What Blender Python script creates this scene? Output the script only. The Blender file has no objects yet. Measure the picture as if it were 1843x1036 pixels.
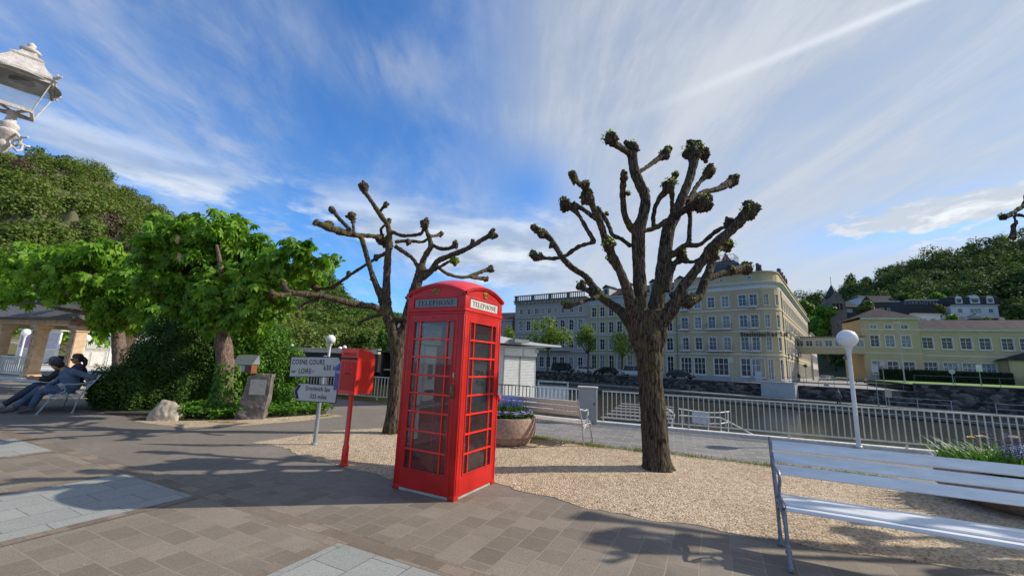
import bpy, bmesh, math, random
import numpy as np
from math import sin, cos, tan, pi, radians, atan2, sqrt, exp
from mathutils import Vector, Matrix, noise as mnoise

scene = bpy.context.scene
COL = scene.collection
random.seed(7)
RNG = np.random.default_rng(7)

# ------------------------------------------------------------------ camera
PW, PH, FPX = 1843.0, 1036.0, 733.0
PITCH, ROLL, EYE = 0.181514, 0.039573, 1.568
_f = Vector((0, cos(PITCH), sin(PITCH))); _r = Vector((1, 0, 0)); _u = _r.cross(_f)
RT = _r * cos(ROLL) + _u * sin(ROLL); UP = -_r * sin(ROLL) + _u * cos(ROLL)
cam_data = bpy.data.cameras.new('camera'); cam = bpy.data.objects.new('camera', cam_data); COL.objects.link(cam)
cam_data.sensor_width = 36; cam_data.lens = FPX / PW * 36; cam_data.clip_start = .05; cam_data.clip_end = 3000
mw = Matrix(((RT.x, UP.x, -_f.x, 0), (RT.y, UP.y, -_f.y, 0), (RT.z, UP.z, -_f.z, EYE), (0, 0, 0, 1)))
cam.matrix_world = mw
scene.camera = cam

def ray(px, py):
    return _f + RT * ((px - PW / 2) / FPX) - UP * ((py - PH / 2) / FPX)
def at(px, py, Y):
    "world point that stands at depth Y in that direction"
    v = ray(px, py); return v * (Y / v.y) + Vector((0, 0, EYE))
def gd(px, py, z=0.0):
    v = ray(px, py); return v * ((z - EYE) / v.z) + Vector((0, 0, EYE))

# ------------------------------------------------------------------ node helpers
class NT:
    def __init__(s, tree): s.t = tree; s.n = tree.nodes; s.l = tree.links
    def node(s, typ, **kw):
        n = s.n.new(typ)
        for k, v in kw.items(): setattr(n, k, v)
        return n
    def put(s, sock, v):
        if v is None: return
        if isinstance(v, bpy.types.NodeSocket): s.l.new(v, sock)
        else:
            if isinstance(v, (tuple, list)) and len(v) == 3 and len(getattr(sock, 'default_value', (0,))) == 4: v = tuple(v) + (1,)
            sock.default_value = v
    def m(s, op, a, b=None, c=None, clamp=False):
        n = s.node('ShaderNodeMath', operation=op); n.use_clamp = clamp
        s.put(n.inputs[0], a); s.put(n.inputs[1], b); s.put(n.inputs[2], c); return n.outputs[0]
    def vm(s, op, a, b=None):
        n = s.node('ShaderNodeVectorMath', operation=op); s.put(n.inputs[0], a); s.put(n.inputs[1], b)
        return n.outputs['Value'] if op in ('DOT_PRODUCT', 'LENGTH') else n.outputs[0]
    def xyz(s, x, y, z):
        n = s.node('ShaderNodeCombineXYZ'); s.put(n.inputs[0], x); s.put(n.inputs[1], y); s.put(n.inputs[2], z); return n.outputs[0]
    def sep(s, v):
        n = s.node('ShaderNodeSeparateXYZ'); s.put(n.inputs[0], v); return n.outputs
    def noise(s, vec, scale, detail=4, rough=.55, dist=0.0):
        n = s.node('ShaderNodeTexNoise'); s.put(n.inputs['Vector'], vec); n.inputs['Scale'].default_value = scale
        n.inputs['Detail'].default_value = detail; n.inputs['Roughness'].default_value = rough; n.inputs['Distortion'].default_value = dist
        return n.outputs['Fac']
    def smooth(s, x, a, b, lo=0.0, hi=1.0):
        n = s.node('ShaderNodeMapRange', interpolation_type='SMOOTHSTEP'); s.put(n.inputs[0], x)
        n.inputs[1].default_value = a; n.inputs[2].default_value = b; n.inputs[3].default_value = lo; n.inputs[4].default_value = hi
        return n.outputs[0]
    def mix(s, fac, a, b, blend='MIX'):
        n = s.node('ShaderNodeMix', data_type='RGBA', blend_type=blend); s.put(n.inputs[0], fac); s.put(n.inputs[6], a); s.put(n.inputs[7], b)
        return n.outputs[2]
    def ramp(s, fac, stops):
        n = s.node('ShaderNodeValToRGB'); s.put(n.inputs[0], fac); e = n.color_ramp.elements
        while len(e) < len(stops): e.new(.5)
        for k, (p, c) in enumerate(stops): e[k].position = p; e[k].color = tuple(c) + (1,)
        return n.outputs[0]

# ------------------------------------------------------------------ sky, sun, exposure
SUN_EL, SUN_AZ = radians(35), radians(10.5)          # azimuth from +x towards +y
world = bpy.data.worlds.new('World'); scene.world = world; world.use_nodes = True
W = NT(world.node_tree); W.n.clear()
def build_sky():
    sky = W.node('ShaderNodeTexSky', sky_type='NISHITA'); sky.sun_disc = False
    sky.sun_elevation = SUN_EL; sky.sun_rotation = pi / 2 - SUN_AZ
    sky.air_density = 1.0; sky.dust_density = .4; sky.ozone_density = 3.0
    d = W.node('ShaderNodeTexCoord').outputs['Generated']
    x, y, z = W.sep(d)
    base = W.vm('MULTIPLY', sky.outputs[0], (.070, .128, .184))
    zz = W.m('ADD', W.m('MAXIMUM', z, 0.0), .13)
    u = W.m('DIVIDE', x, zz); v = W.m('DIVIDE', y, zz)
    # cirrus combed along the view, thick on the right
    vec = W.xyz(W.m('ADD', W.m('MULTIPLY', u, 1.35), W.m('MULTIPLY', v, .25)), W.m('MULTIPLY', v, .62), 0.0)
    n1 = W.noise(vec, 1.15, 8, .58, .7)
    n2 = W.noise(W.xyz(W.m('MULTIPLY', u, .5), W.m('MULTIPLY', v, .22), 4.3), 1.1, 3, .5, .6)
    fine = W.noise(W.xyz(W.m('MULTIPLY', u, 5.0), W.m('MULTIPLY', v, 1.5), 2.0), 1.2, 6, .6, .4)
    fan = W.noise(W.xyz(W.m('ADD', W.m('MULTIPLY', u, 3.4), W.m('MULTIPLY', v, .15)), W.m('MULTIPLY', v, .75), 7.0), 1.2, 9, .66, .5)
    hor = W.m('SQRT', W.m('ADD', W.m('MULTIPLY', x, x), W.m('MULTIPLY', y, y)))
    t = W.m('DIVIDE', x, hor)                        # sine of the azimuth
    tt = W.m('ADD', t, W.m('MULTIPLY', W.m('SUBTRACT', n2, .5), .55))
    right = W.smooth(tt, -.28, .14)
    wisp = W.m('MULTIPLY', W.m('MULTIPLY', W.smooth(W.m('ADD', W.m('MULTIPLY', n1, .7), W.m('ADD', W.m('MULTIPLY', n2, .28), W.m('MULTIPLY', fine, .16))), .46, .76), W.smooth(W.noise(W.xyz(W.m('MULTIPLY', u, 4.2), W.m('MULTIPLY', v, 2.0), 11.0), 1.3, 8, .62, .4), .34, .66, .25, 1.0)), .62)
    veil = W.m('ADD', W.m('MULTIPLY', right, W.m('MULTIPLY', W.smooth(n1, .12, .62, .80, 1.0), W.smooth(fan, .28, .58, .86, 1.0))), W.m('MULTIPLY', W.m('SUBTRACT', 1.0, right), wisp))
    # one window of clear blue left of the great tree
    def blob(ax, el, sa, se, k):
        a, e = radians(ax), radians(el)
        c = (sin(a) * cos(e), cos(a) * cos(e), sin(e))
        dv = W.vm('SUBTRACT', d, c); q = W.sep(dv)
        r2 = W.m('ADD', W.m('POWER', W.m('DIVIDE', q[0], sa), 2.0), W.m('POWER', W.m('DIVIDE', q[2], se), 2.0))
        return W.m('MULTIPLY', W.m('EXPONENT', W.m('MULTIPLY', r2, -1.0)), k)
    def px_dir(px, py):
        r = ray(px, py); return math.degrees(atan2(r.x, r.y)), math.degrees(atan2(r.z, sqrt(r.x * r.x + r.y * r.y)))
    hole = blob(*px_dir(955, 345), .10, .085, .9)
    veil = W.m('MULTIPLY', veil, W.m('SUBTRACT', 1.0, hole))
    hole2 = blob(*px_dir(1700, 398), .16, .035, .55)
    veil = W.m('MULTIPLY', veil, W.m('SUBTRACT', 1.0, hole2))
    add = W.m('ADD', blob(*px_dir(690, 120), .13, .05, .42), blob(*px_dir(130, 60), .05, .09, .30))
    veil = W.m('ADD', veil, W.m('MULTIPLY', add, W.smooth(fine, .3, .62)), clamp=True)
    # low cumulus over the hills
    cn = W.noise(W.xyz(W.m('MULTIPLY', t, 4.2), W.m('MULTIPLY', z, 11.0), 1.7), 1.0, 8, .6, .25)
    lowmask = W.m('MULTIPLY', W.smooth(z, .02, .12), W.smooth(z, .42, .27))
    leftlow = W.m('ADD', blob(*px_dir(560, 350), .34, .085, .26), blob(*px_dir(860, 440), .28, .09, .24))
    rightlow = W.m('ADD', blob(*px_dir(1665, 392), .11, .030, .0), 0.0); cright = W.m('ADD', blob(*px_dir(1655, 390), .10, .026, .8), W.m('ADD', blob(*px_dir(1745, 366), .09, .024, .7), blob(*px_dir(1800, 425), .10, .020, .4)))
    cd = W.smooth(W.m('ADD', W.m('ADD', W.m('MULTIPLY', cn, .8), W.m('MULTIPLY', W.noise(W.xyz(W.m('MULTIPLY', t, 16.0), W.m('MULTIPLY', z, 40.0), 3.0), 1.0, 7, .65, .3), .22)), W.m('ADD', leftlow, rightlow)), .60, .74)
    cu = W.noise(W.xyz(W.m('MULTIPLY', t, 15.0), W.m('MULTIPLY', z, 34.0), 5.5), 1.0, 9, .62, .2)
    cd = W.m('MAXIMUM', cd, W.smooth(W.m('ADD', W.m('MULTIPLY', cu, .9), W.m('MULTIPLY', cright, .42)), .62, .72))
    cd = W.m('MULTIPLY', cd, lowmask)
    shade = W.smooth(W.noise(W.xyz(W.m('MULTIPLY', t, 6.0), W.m('MULTIPLY', z, 22.0), 9.0), 1.0, 5, .55), .38, .66)
    ccol = W.mix(shade, (.36, .45, .60), (.68, .74, .82))
    ccol = W.mix(W.m('MULTIPLY', cright, 1.0, clamp=True), ccol, W.mix(W.smooth(cu, .42, .62), (.52, .58, .66), (.80, .83, .86)))
    # contrail
    d1, d2 = ray(1650, 0).normalized(), ray(1180, 192).normalized()
    nrm = d1.cross(d2).normalized(); mid = (d1 * .5 + d2 * .5).normalized(); tang = (d1 - d2).normalized()
    off = W.m('ABSOLUTE', W.vm('DOT_PRODUCT', d, tuple(nrm)))
    along = W.vm('DOT_PRODUCT', d, tuple(tang)); m_along = mid.dot(tang)
    wid = W.smooth(along, m_along - .3, m_along + .5, .011, .0045)
    tr = W.m('MULTIPLY', W.m('EXPONENT', W.m('MULTIPLY', W.m('POWER', W.m('DIVIDE', off, wid), 2.0), -1.0)), W.smooth(along, m_along - .36, m_along + .25))
    tr = W.m('MULTIPLY', tr, W.m('ADD', .55, W.m('MULTIPLY', fine, .7)))
    tr = W.m('MULTIPLY', tr, W.m('GREATER_THAN', y, 0.0))
    vcol = W.mix(W.smooth(z, .05, .75), (.52, .575, .64), (.37, .43, .52))
    vcol = W.mix(W.smooth(W.m('ADD', W.m('MULTIPLY', n1, .4), W.m('MULTIPLY', fan, .6)), .40, .64), vcol, (.55, .59, .645))
    c = W.mix(W.m('MULTIPLY', veil, .97), base, vcol)
    c = W.mix(cd, c, ccol)
    c = W.mix(W.m('MULTIPLY', tr, .85, clamp=True), c, (.74, .79, .86))
    c = W.mix(W.smooth(z, 0.0, -.05), c, (.14, .15, .13))
    bg = W.node('ShaderNodeBackground'); W.l.new(c, bg.inputs[0]); bg.inputs[1].default_value = 1.0
    out = W.node('ShaderNodeOutputWorld'); W.l.new(bg.outputs[0], out.inputs[0])
build_sky()
sun = bpy.data.lights.new('sun', 'SUN'); sun.energy = 4.3; sun.angle = radians(.5); sun.color = (1, .93, .82)
sun_o = bpy.data.objects.new('sun', sun); COL.objects.link(sun_o)
sdir = Vector((cos(SUN_EL) * cos(SUN_AZ), cos(SUN_EL) * sin(SUN_AZ), sin(SUN_EL)))
sun_o.rotation_euler = sdir.to_track_quat('Z', 'Y').to_euler(); sun_o.location = (20, 0, 30)
vs = scene.view_settings; vs.view_transform = 'Standard'; vs.look = 'None'; vs.exposure = 0.22; vs.gamma = 1.0
scene.render.engine = 'CYCLES'
scene.cycles.max_bounces = 6; scene.cycles.transparent_max_bounces = 16; scene.cycles.caustics_reflective = False; scene.cycles.caustics_refractive = False

# ------------------------------------------------------------------ materials
MATS = {}
def mat(name, col, rough=.7, var=.18, scale=6.0, bump=0.0, bscale=40.0, metal=0.0, spec=.5, col2=None, stretch=None, coat=0.0):
    if name in MATS: return MATS[name]
    m = bpy.data.materials.new(name); m.use_nodes = True; T = NT(m.node_tree)
    b = T.n['Principled BSDF']; tc = T.node('ShaderNodeTexCoord').outputs['Object']
    if stretch: tc = T.vm('MULTIPLY', tc, stretch)
    n = T.noise(tc, scale, 6, .6)
    c2 = col2 if col2 else tuple(max(0, c * (1 - var * 1.6)) for c in col)
    c1 = tuple(min(1, c * (1 + var * .7)) for c in col) if not col2 else col
    T.l.new(T.ramp(n, [(.30, c2), (.68, c1)]), b.inputs['Base Color'])
    T.l.new(T.m('ADD', rough - .10, T.m('MULTIPLY', T.noise(tc, scale * 1.7, 5, .65), .22), clamp=True), b.inputs['Roughness']); b.inputs['Metallic'].default_value = metal
    b.inputs['Specular IOR Level'].default_value = spec; b.inputs['Coat Weight'].default_value = coat
    if bump:
        bn = T.node('ShaderNodeBump'); T.l.new(T.noise(tc, bscale, 5, .6), bn.inputs['Height'])
        bn.inputs['Strength'].default_value = bump; bn.inputs['Distance'].default_value = .02
        T.l.new(bn.outputs[0], b.inputs['Normal'])
    MATS[name] = m; return m

def leaf_mat(name, stops, scale=.6, trans=.35, rough=.5):
    m = bpy.data.materials.new(name); m.use_nodes = True; T = NT(m.node_tree); T.n.clear()
    tc = T.node('ShaderNodeTexCoord').outputs['Object']
    geo = T.node('ShaderNodeNewGeometry').outputs['Random Per Island']
    n = T.m('ADD', T.m('MULTIPLY', T.noise(tc, scale, 3, .5), .66), T.m('MULTIPLY', geo, .34))
    c = T.ramp(n, stops)
    p = T.node('ShaderNodeBsdfPrincipled'); T.l.new(c, p.inputs['Base Color']); p.inputs['Roughness'].default_value = rough
    p.inputs['Specular IOR Level'].default_value = .25
    tr = T.node('ShaderNodeBsdfTranslucent'); T.l.new(T.mix(1.0, c, (1.25, 1.3, .7), 'MULTIPLY'), tr.inputs[0])
    mx = T.node('ShaderNodeMixShader'); mx.inputs[0].default_value = trans
    T.l.new(p.outputs[0], mx.inputs[1]); T.l.new(tr.outputs[0], mx.inputs[2])
    o = T.node('ShaderNodeOutputMaterial'); T.l.new(mx.outputs[0], o.inputs[0])
    MATS[name] = m; return m

def glass_mat(name, tint, rough=.02, opacity=.15, ior=1.45, gloss=1.0):
    m = bpy.data.materials.new(name); m.use_nodes = True; T = NT(m.node_tree); T.n.clear()
    tr = T.node('ShaderNodeBsdfTransparent'); tr.inputs[0].default_value = tint + (1,)
    df = T.node('ShaderNodeBsdfDiffuse'); df.inputs[0].default_value = (.5, .52, .52, 1)
    gl = T.node('ShaderNodeBsdfGlossy'); gl.inputs['Roughness'].default_value = rough; gl.inputs[0].default_value = (gloss, gloss, gloss, 1)
    fr = T.node('ShaderNodeFresnel'); fr.inputs[0].default_value = ior
    a = T.node('ShaderNodeMixShader'); tc = T.node('ShaderNodeTexCoord').outputs['Object']
    T.l.new(T.m('MULTIPLY', T.noise(tc, 9, 5, .6), opacity), a.inputs[0]); T.l.new(tr.outputs[0], a.inputs[1]); T.l.new(df.outputs[0], a.inputs[2])
    b = T.node('ShaderNodeMixShader'); T.l.new(fr.outputs[0], b.inputs[0]); T.l.new(a.outputs[0], b.inputs[1]); T.l.new(gl.outputs[0], b.inputs[2])
    o = T.node('ShaderNodeOutputMaterial'); T.l.new(b.outputs[0], o.inputs[0]); MATS[name] = m; return m

def pave_mat(name, bw, bh, rot, cols, joint, off=(0, 0), mortar=.012, bump=.35, jit=.5, rough=.85, stain=.35):
    m = bpy.data.materials.new(name); m.use_nodes = True; T = NT(m.node_tree); b = T.n['Principled BSDF']
    tc = T.node('ShaderNodeTexCoord').outputs['Object']
    mp = T.node('ShaderNodeMapping'); T.l.new(tc, mp.inputs[0]); mp.inputs['Rotation'].default_value = (0, 0, -rot); mp.inputs['Location'].default_value = (off[0], off[1], 0)
    wob = T.noise(tc, 3.0, 2, .5)
    vec = T.vm('ADD', mp.outputs[0], T.xyz(T.m('MULTIPLY', wob, .02), T.m('MULTIPLY', wob, .02), 0.0))
    br = T.node('ShaderNodeTexBrick'); T.l.new(vec, br.inputs['Vector'])
    br.inputs['Scale'].default_value = 1; br.inputs['Brick Width'].default_value = bw; br.inputs['Row Height'].default_value = bh
    br.inputs['Mortar Size'].default_value = mortar; br.inputs['Mortar Smooth'].default_value = .35; br.inputs['Bias'].default_value = 0
    br.offset = .5; br.inputs['Color1'].default_value = (0, 0, 0, 1); br.inputs['Color2'].default_value = (1, 1, 1, 1); br.inputs['Mortar'].default_value = (.5, .5, .5, 1)
    # colour of each stone
    hue = T.sep(br.outputs['Color'])[0]
    big = T.noise(tc, .55, 5, .6); mid = T.noise(tc, 5.0, 5, .65); fin = T.noise(tc, 90.0, 3, .7)
    fac = T.m('ADD', T.m('MULTIPLY', hue, jit), T.m('ADD', T.m('MULTIPLY', big, .35), T.m('MULTIPLY', mid, .3)))
    c = T.ramp(fac, [(.25, cols[0]), (.6, cols[1]), (.95, cols[2])])
    c = T.mix(T.smooth(fin, .25, .75), T.mix(1.0, c, (.76, .76, .78), 'MULTIPLY'), T.mix(1.0, c, (1.2, 1.2, 1.18), 'MULTIPLY'))
    spot = T.smooth(T.noise(tc, 1.7, 7, .7, .5), .60, .74); c = T.mix(T.m('MULTIPLY', spot, stain), c, (.055, .05, .045))
    dry = T.smooth(T.noise(tc, .9, 4, .6, .3), .55, .7); c = T.mix(T.m('MULTIPLY', dry, .22), c, (.40, .34, .27))
    jn = T.m('MULTIPLY', br.outputs['Fac'], T.smooth(T.noise(tc, 6, 4, .6), .25, .6, .35, 1.0))
    c = T.mix(jn, c, joint)
    T.l.new(c, b.inputs['Base Color']); b.inputs['Roughness'].default_value = rough; b.inputs['Specular IOR Level'].default_value = .3
    h = T.m('ADD', T.m('MULTIPLY', br.outputs['Fac'], -1.0), T.m('ADD', T.m('MULTIPLY', fin, .35), T.m('MULTIPLY', hue, .5)))
    bn = T.node('ShaderNodeBump'); T.l.new(h, bn.inputs['Height']); bn.inputs['Strength'].default_value = bump; bn.inputs['Distance'].default_value = .01
    T.l.new(bn.outputs[0], b.inputs['Normal']); MATS[name] = m; return m

def gravel_mat():
    m = bpy.data.materials.new('gravel_sand'); m.use_nodes = True; T = NT(m.node_tree); b = T.n['Principled BSDF']
    tc = T.node('ShaderNodeTexCoord').outputs['Object']
    vo = T.node('ShaderNodeTexVoronoi'); T.l.new(tc, vo.inputs['Vector']); vo.inputs['Scale'].default_value = 42
    vo2 = T.node('ShaderNodeTexVoronoi'); T.l.new(tc, vo2.inputs['Vector']); vo2.inputs['Scale'].default_value = 13
    big = T.noise(tc, .8, 5, .6); mid = T.noise(tc, 7, 6, .7)
    cc = T.sep(vo.outputs['Color'])[0]
    c = T.ramp(T.m('ADD', T.m('MULTIPLY', cc, .4), T.m('ADD', T.m('MULTIPLY', big, .35), T.m('MULTIPLY', mid, .35))), [(.30, (.27, .195, .12)), (.55, (.49, .37, .245)), (.80, (.68, .56, .42))])
    dk = T.smooth(T.noise(tc, 11, 6, .8, .4), .55, .68); c = T.mix(T.m('MULTIPLY', dk, .42), c, (.20, .13, .075))
    red = T.smooth(T.noise(tc, 2.3, 4, .6), .62, .75); c = T.mix(T.m('MULTIPLY', red, .3), c, (.42, .24, .13))
    T.l.new(c, b.inputs['Base Color']); b.inputs['Roughness'].default_value = .95; b.inputs['Specular IOR Level'].default_value = .15
    h = T.m('ADD', T.m('MULTIPLY', vo.outputs['Distance'], -.9), T.m('ADD', T.m('MULTIPLY', mid, 1.2), T.m('MULTIPLY', vo2.outputs['Distance'], -.5)))
    bn = T.node('ShaderNodeBump'); T.l.new(h, bn.inputs['Height']); bn.inputs['Strength'].default_value = .8; bn.inputs['Distance'].default_value = .022
    T.l.new(bn.outputs[0], b.inputs['Normal']); MATS['gravel'] = m; return m

def asphalt_mat(name='asphalt', base=(.198, .172, .145)):
    m = bpy.data.materials.new(name); m.use_nodes = True; T = NT(m.node_tree); b = T.n['Principled BSDF']
    tc = T.node('ShaderNodeTexCoord').outputs['Object']
    big = T.noise(tc, .45, 6, .62, .4); fin = T.noise(tc, 120, 3, .7); mid = T.noise(tc, 9, 5, .6)
    k = lambda s: tuple(c * s for c in base)
    c = T.ramp(T.m('ADD', T.m('MULTIPLY', big, .6), T.m('MULTIPLY', mid, .4)), [(.3, k(.72)), (.52, base), (.72, k(1.35))])
    c = T.mix(T.smooth(fin, .3, .7), T.mix(1.0, c, (.72, .72, .74), 'MULTIPLY'), T.mix(1.0, c, (1.3, 1.28, 1.24), 'MULTIPLY'))
    fleck = T.smooth(T.noise(tc, 55, 2, .5), .70, .76); c = T.mix(T.m('MULTIPLY', fleck, .4), c, (.42, .38, .32))
    T.l.new(c, b.inputs['Base Color']); b.inputs['Roughness'].default_value = .9; b.inputs['Specular IOR Level'].default_value = .25
    bn = T.node('ShaderNodeBump'); T.l.new(fin, bn.inputs['Height']); bn.inputs['Strength'].default_value = .35; bn.inputs['Distance'].default_value = .006
    T.l.new(bn.outputs[0], b.inputs['Normal']); MATS[name] = m; return m

def bark_mat(name, c1, c2, moss, mossk=.5):
    m = bpy.data.materials.new(name); m.use_nodes = True; T = NT(m.node_tree); b = T.n['Principled BSDF']
    tc = T.node('ShaderNodeTexCoord').outputs['Object']
    v = T.vm('MULTIPLY', tc, (1, 1, .22)); n = T.noise(v, 26, 7, .65, .6); vo = T.node('ShaderNodeTexVoronoi', feature='DISTANCE_TO_EDGE'); T.l.new(T.vm('ADD', T.vm('MULTIPLY', tc, (1, 1, .085)), T.xyz(T.m('MULTIPLY', n, .06), T.m('MULTIPLY', n, .06), 0.0)), vo.inputs['Vector']); vo.inputs['Scale'].default_value = 30; n = T.m('ADD', T.m('MULTIPLY', n, .74), T.m('MULTIPLY', T.smooth(vo.outputs['Distance'], .0, .22), .22)); n2 = T.noise(tc, 3, 5, .6)
    c = T.ramp(n, [(.33, c1), (.66, c2)])
    c = T.mix(T.m('MULTIPLY', T.smooth(n2, .52, .68), mossk), c, moss)
    geo = T.node('ShaderNodeNewGeometry'); nz = T.sep(geo.outputs['Normal'])[2]
    c = T.mix(T.m('MULTIPLY', T.m('MULTIPLY', T.smooth(nz, .2, .9), T.smooth(n2, .4, .6)), mossk), c, moss)
    T.l.new(c, b.inputs['Base Color']); b.inputs['Roughness'].default_value = .95; b.inputs['Specular IOR Level'].default_value = .12
    bn = T.node('ShaderNodeBump'); T.l.new(T.m('ADD', n, T.m('MULTIPLY', T.noise(tc, 60, 4, .6), .4)), bn.inputs['Height']); bn.inputs['Strength'].default_value = .9; bn.inputs['Distance'].default_value = .03
    T.l.new(bn.outputs[0], b.inputs['Normal']); MATS[name] = m; return m

# ------------------------------------------------------------------ mesh builder
class MB:
    def __init__(s): s.v = []; s.f = []
    def add(s, vs, fs):
        k = len(s.v); s.v += [tuple(p) for p in vs]; s.f += [tuple(i + k for i in f) for f in fs]; return s
    def box(s, c, d, rz=0.0, mtx=None, bev=0.0):
        hx, hy, hz = d[0] / 2, d[1] / 2, d[2] / 2
        if bev > 0:
            bm = bmesh.new(); bmesh.ops.create_cube(bm, size=1); bmesh.ops.scale(bm, vec=d, verts=bm.verts)
            bmesh.ops.bevel(bm, geom=list(bm.edges), offset=min(bev, min(d) * .45), segments=2, affect='EDGES', profile=.6)
            pts = [v.co.copy() for v in bm.verts]; bm.verts.index_update(); fs = [tuple(v.index for v in f.verts) for f in bm.faces]; bm.free()
        else:
            pts = [Vector((x, y, z)) for z in (-hz, hz) for x, y in ((-hx, -hy), (hx, -hy), (hx, hy), (-hx, hy))]
            fs = [(3, 2, 1, 0), (4, 5, 6, 7), (0, 1, 5, 4), (1, 2, 6, 5), (2, 3, 7, 6), (3, 0, 4, 7)]
        R = Matrix.Rotation(rz, 3, 'Z') if mtx is None else mtx
        return s.add([R @ p + Vector(c) for p in pts], fs)
    def b2(s, x0, x1, y0, y1, z0, z1, bev=0.0):
        return s.box(((x0 + x1) / 2, (y0 + y1) / 2, (z0 + z1) / 2), (abs(x1 - x0), abs(y1 - y0), abs(z1 - z0)), bev=bev)
    def beam(s, a, b, w, h, up=(0, 0, 1)):
        a, b = Vector(a), Vector(b); d = b - a; L = d.length; x = d.normalized(); u = Vector(up)
        if abs(x.dot(u)) > .98: u = Vector((0, 1, 0))
        y = u.cross(x).normalized(); z = x.cross(y)
        return s.box((a + b) / 2, (L, w, h), mtx=Matrix((x, y, z)).transposed())
    def tube(s, pts, rad, seg=8, cap=True, closed=False):
        pts = [Vector(p) for p in pts]; n = len(pts)
        if not hasattr(rad, '__len__'): rad = [rad] * n
        k = len(s.v); prev = None
        for i, p in enumerate(pts):
            if closed: d = pts[(i + 1) % n] - pts[i - 1]
            else: d = pts[min(i + 1, n - 1)] - pts[max(i - 1, 0)]
            if d.length < 1e-9: d = Vector((0, 0, 1))
            d.normalize()
            if prev is None:
                a = Vector((0, 0, 1)) if abs(d.z) < .9 else Vector((1, 0, 0)); x = a.cross(d).normalized()
            else:
                x = prev - d * prev.dot(d)
                if x.length < 1e-6: x = Vector((1, 0, 0)).cross(d)
                x.normalize()
            prev = x; y = d.cross(x)
            for j in range(seg):
                t = 2 * pi * j / seg; s.v.append(tuple(p + (x * cos(t) + y * sin(t)) * rad[i]))
        m = n if closed else n - 1
        for i in range(m):
            for j in range(seg):
                a = k + i * seg + j; b = k + i * seg + (j + 1) % seg; c = k + ((i + 1) % n) * seg + (j + 1) % seg; e = k + ((i + 1) % n) * seg + j
                s.f.append((a, b, c, e))
        if cap and not closed:
            s.f.append(tuple(k + j for j in reversed(range(seg)))); s.f.append(tuple(k + (n - 1) * seg + j for j in range(seg)))
        return s
    def lathe(s, prof, seg=24, c=(0, 0, 0)):
        k = len(s.v)
        for r, z in prof:
            for j in range(seg):
                t = 2 * pi * j / seg; s.v.append((c[0] + r * cos(t), c[1] + r * sin(t), c[2] + z))
        for i in range(len(prof) - 1):
            for j in range(seg):
                a = k + i * seg + j; b = k + i * seg + (j + 1) % seg; s.f.append((a, b, b + seg, a + seg))
        s.f.append(tuple(k + j for j in reversed(range(seg)))); s.f.append(tuple(k + (len(prof) - 1) * seg + j for j in range(seg)))
        return s
    def ball(s, c, r, seg=12, rings=8, jit=0.0, sq=(1, 1, 1)):
        c = Vector(c); k = len(s.v); s.v.append((c.x, c.y, c.z - r * sq[2]))
        for i in range(1, rings):
            ph = -pi / 2 + pi * i / rings
            for j in range(seg):
                t = 2 * pi * j / seg; rr = r * (1 + jit * random.uniform(-1, 1))
                s.v.append((c.x + rr * cos(ph) * cos(t) * sq[0], c.y + rr * cos(ph) * sin(t) * sq[1], c.z + rr * sin(ph) * sq[2]))
        s.v.append((c.x, c.y, c.z + r * sq[2])); top = len(s.v) - 1
        for j in range(seg): s.f.append((k, k + 1 + (j + 1) % seg, k + 1 + j)); s.f.append((top, top - seg + j, top - seg + (j + 1) % seg))
        for i in range(rings - 2):
            for j in range(seg):
                a = k + 1 + i * seg + j; b = k + 1 + i * seg + (j + 1) % seg; s.f.append((a, b, b + seg, a + seg))
        return s
    def prism(s, poly, z0, z1, mtx=None):
        n = len(poly); P = [Vector((x, y, z)) for z in (z0, z1) for x, y in poly]
        if mtx is not None: P = [mtx @ p for p in P]
        return s.add(P, [tuple(reversed(range(n))), tuple(range(n, 2 * n))] + [(i, (i + 1) % n, n + (i + 1) % n, n + i) for i in range(n)])
    def quad(s, a, b, c, d): return s.add([a, b, c, d], [(0, 1, 2, 3)])
    def build(s, name, m, parent=None, smooth=False, loc=(0, 0, 0), rz=0.0, label=None):
        me = bpy.data.meshes.new(name); me.from_pydata(s.v, [], s.f); me.update()
        if m: me.materials.append(m)
        return link(name, me, parent, smooth, loc, rz, label)

def link(name, me, parent=None, smooth=False, loc=(0, 0, 0), rz=0.0, label=None):
    if smooth:
        for p in me.polygons: p.use_smooth = True
    o = bpy.data.objects.new(name, me); COL.objects.link(o); o.location = loc; o.rotation_euler = (0, 0, rz)
    if parent: o.parent = parent
    if label: o['label'] = label
    return o
def tag(o, label, cat, group=None, kind=None):
    o['label'] = label; o['category'] = cat
    if group: o['group'] = group
    if kind: o['kind'] = kind
    return o
def thing(name, label, cat, loc=(0, 0, 0), rz=0.0, group=None):
    o = bpy.data.objects.new(name, None); COL.objects.link(o); o.location = loc; o.rotation_euler = (0, 0, rz); o.empty_display_size = .2
    return tag(o, label, cat, group)
def kids(o): return [c for c in bpy.data.objects if c.parent == o]
def copy_tree(o, parent=None):
    c = o.copy(); COL.objects.link(c); c.parent = parent
    for ch in kids(o): copy_tree(ch, c)
    return c
def struct(o): o['kind'] = 'structure'; return o
def smooth_by_angle(o, deg=35):
    me = o.data
    for p in me.polygons: p.use_smooth = True
    try: me.set_sharp_from_angle(angle=radians(deg))
    except Exception: pass
    return o

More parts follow.
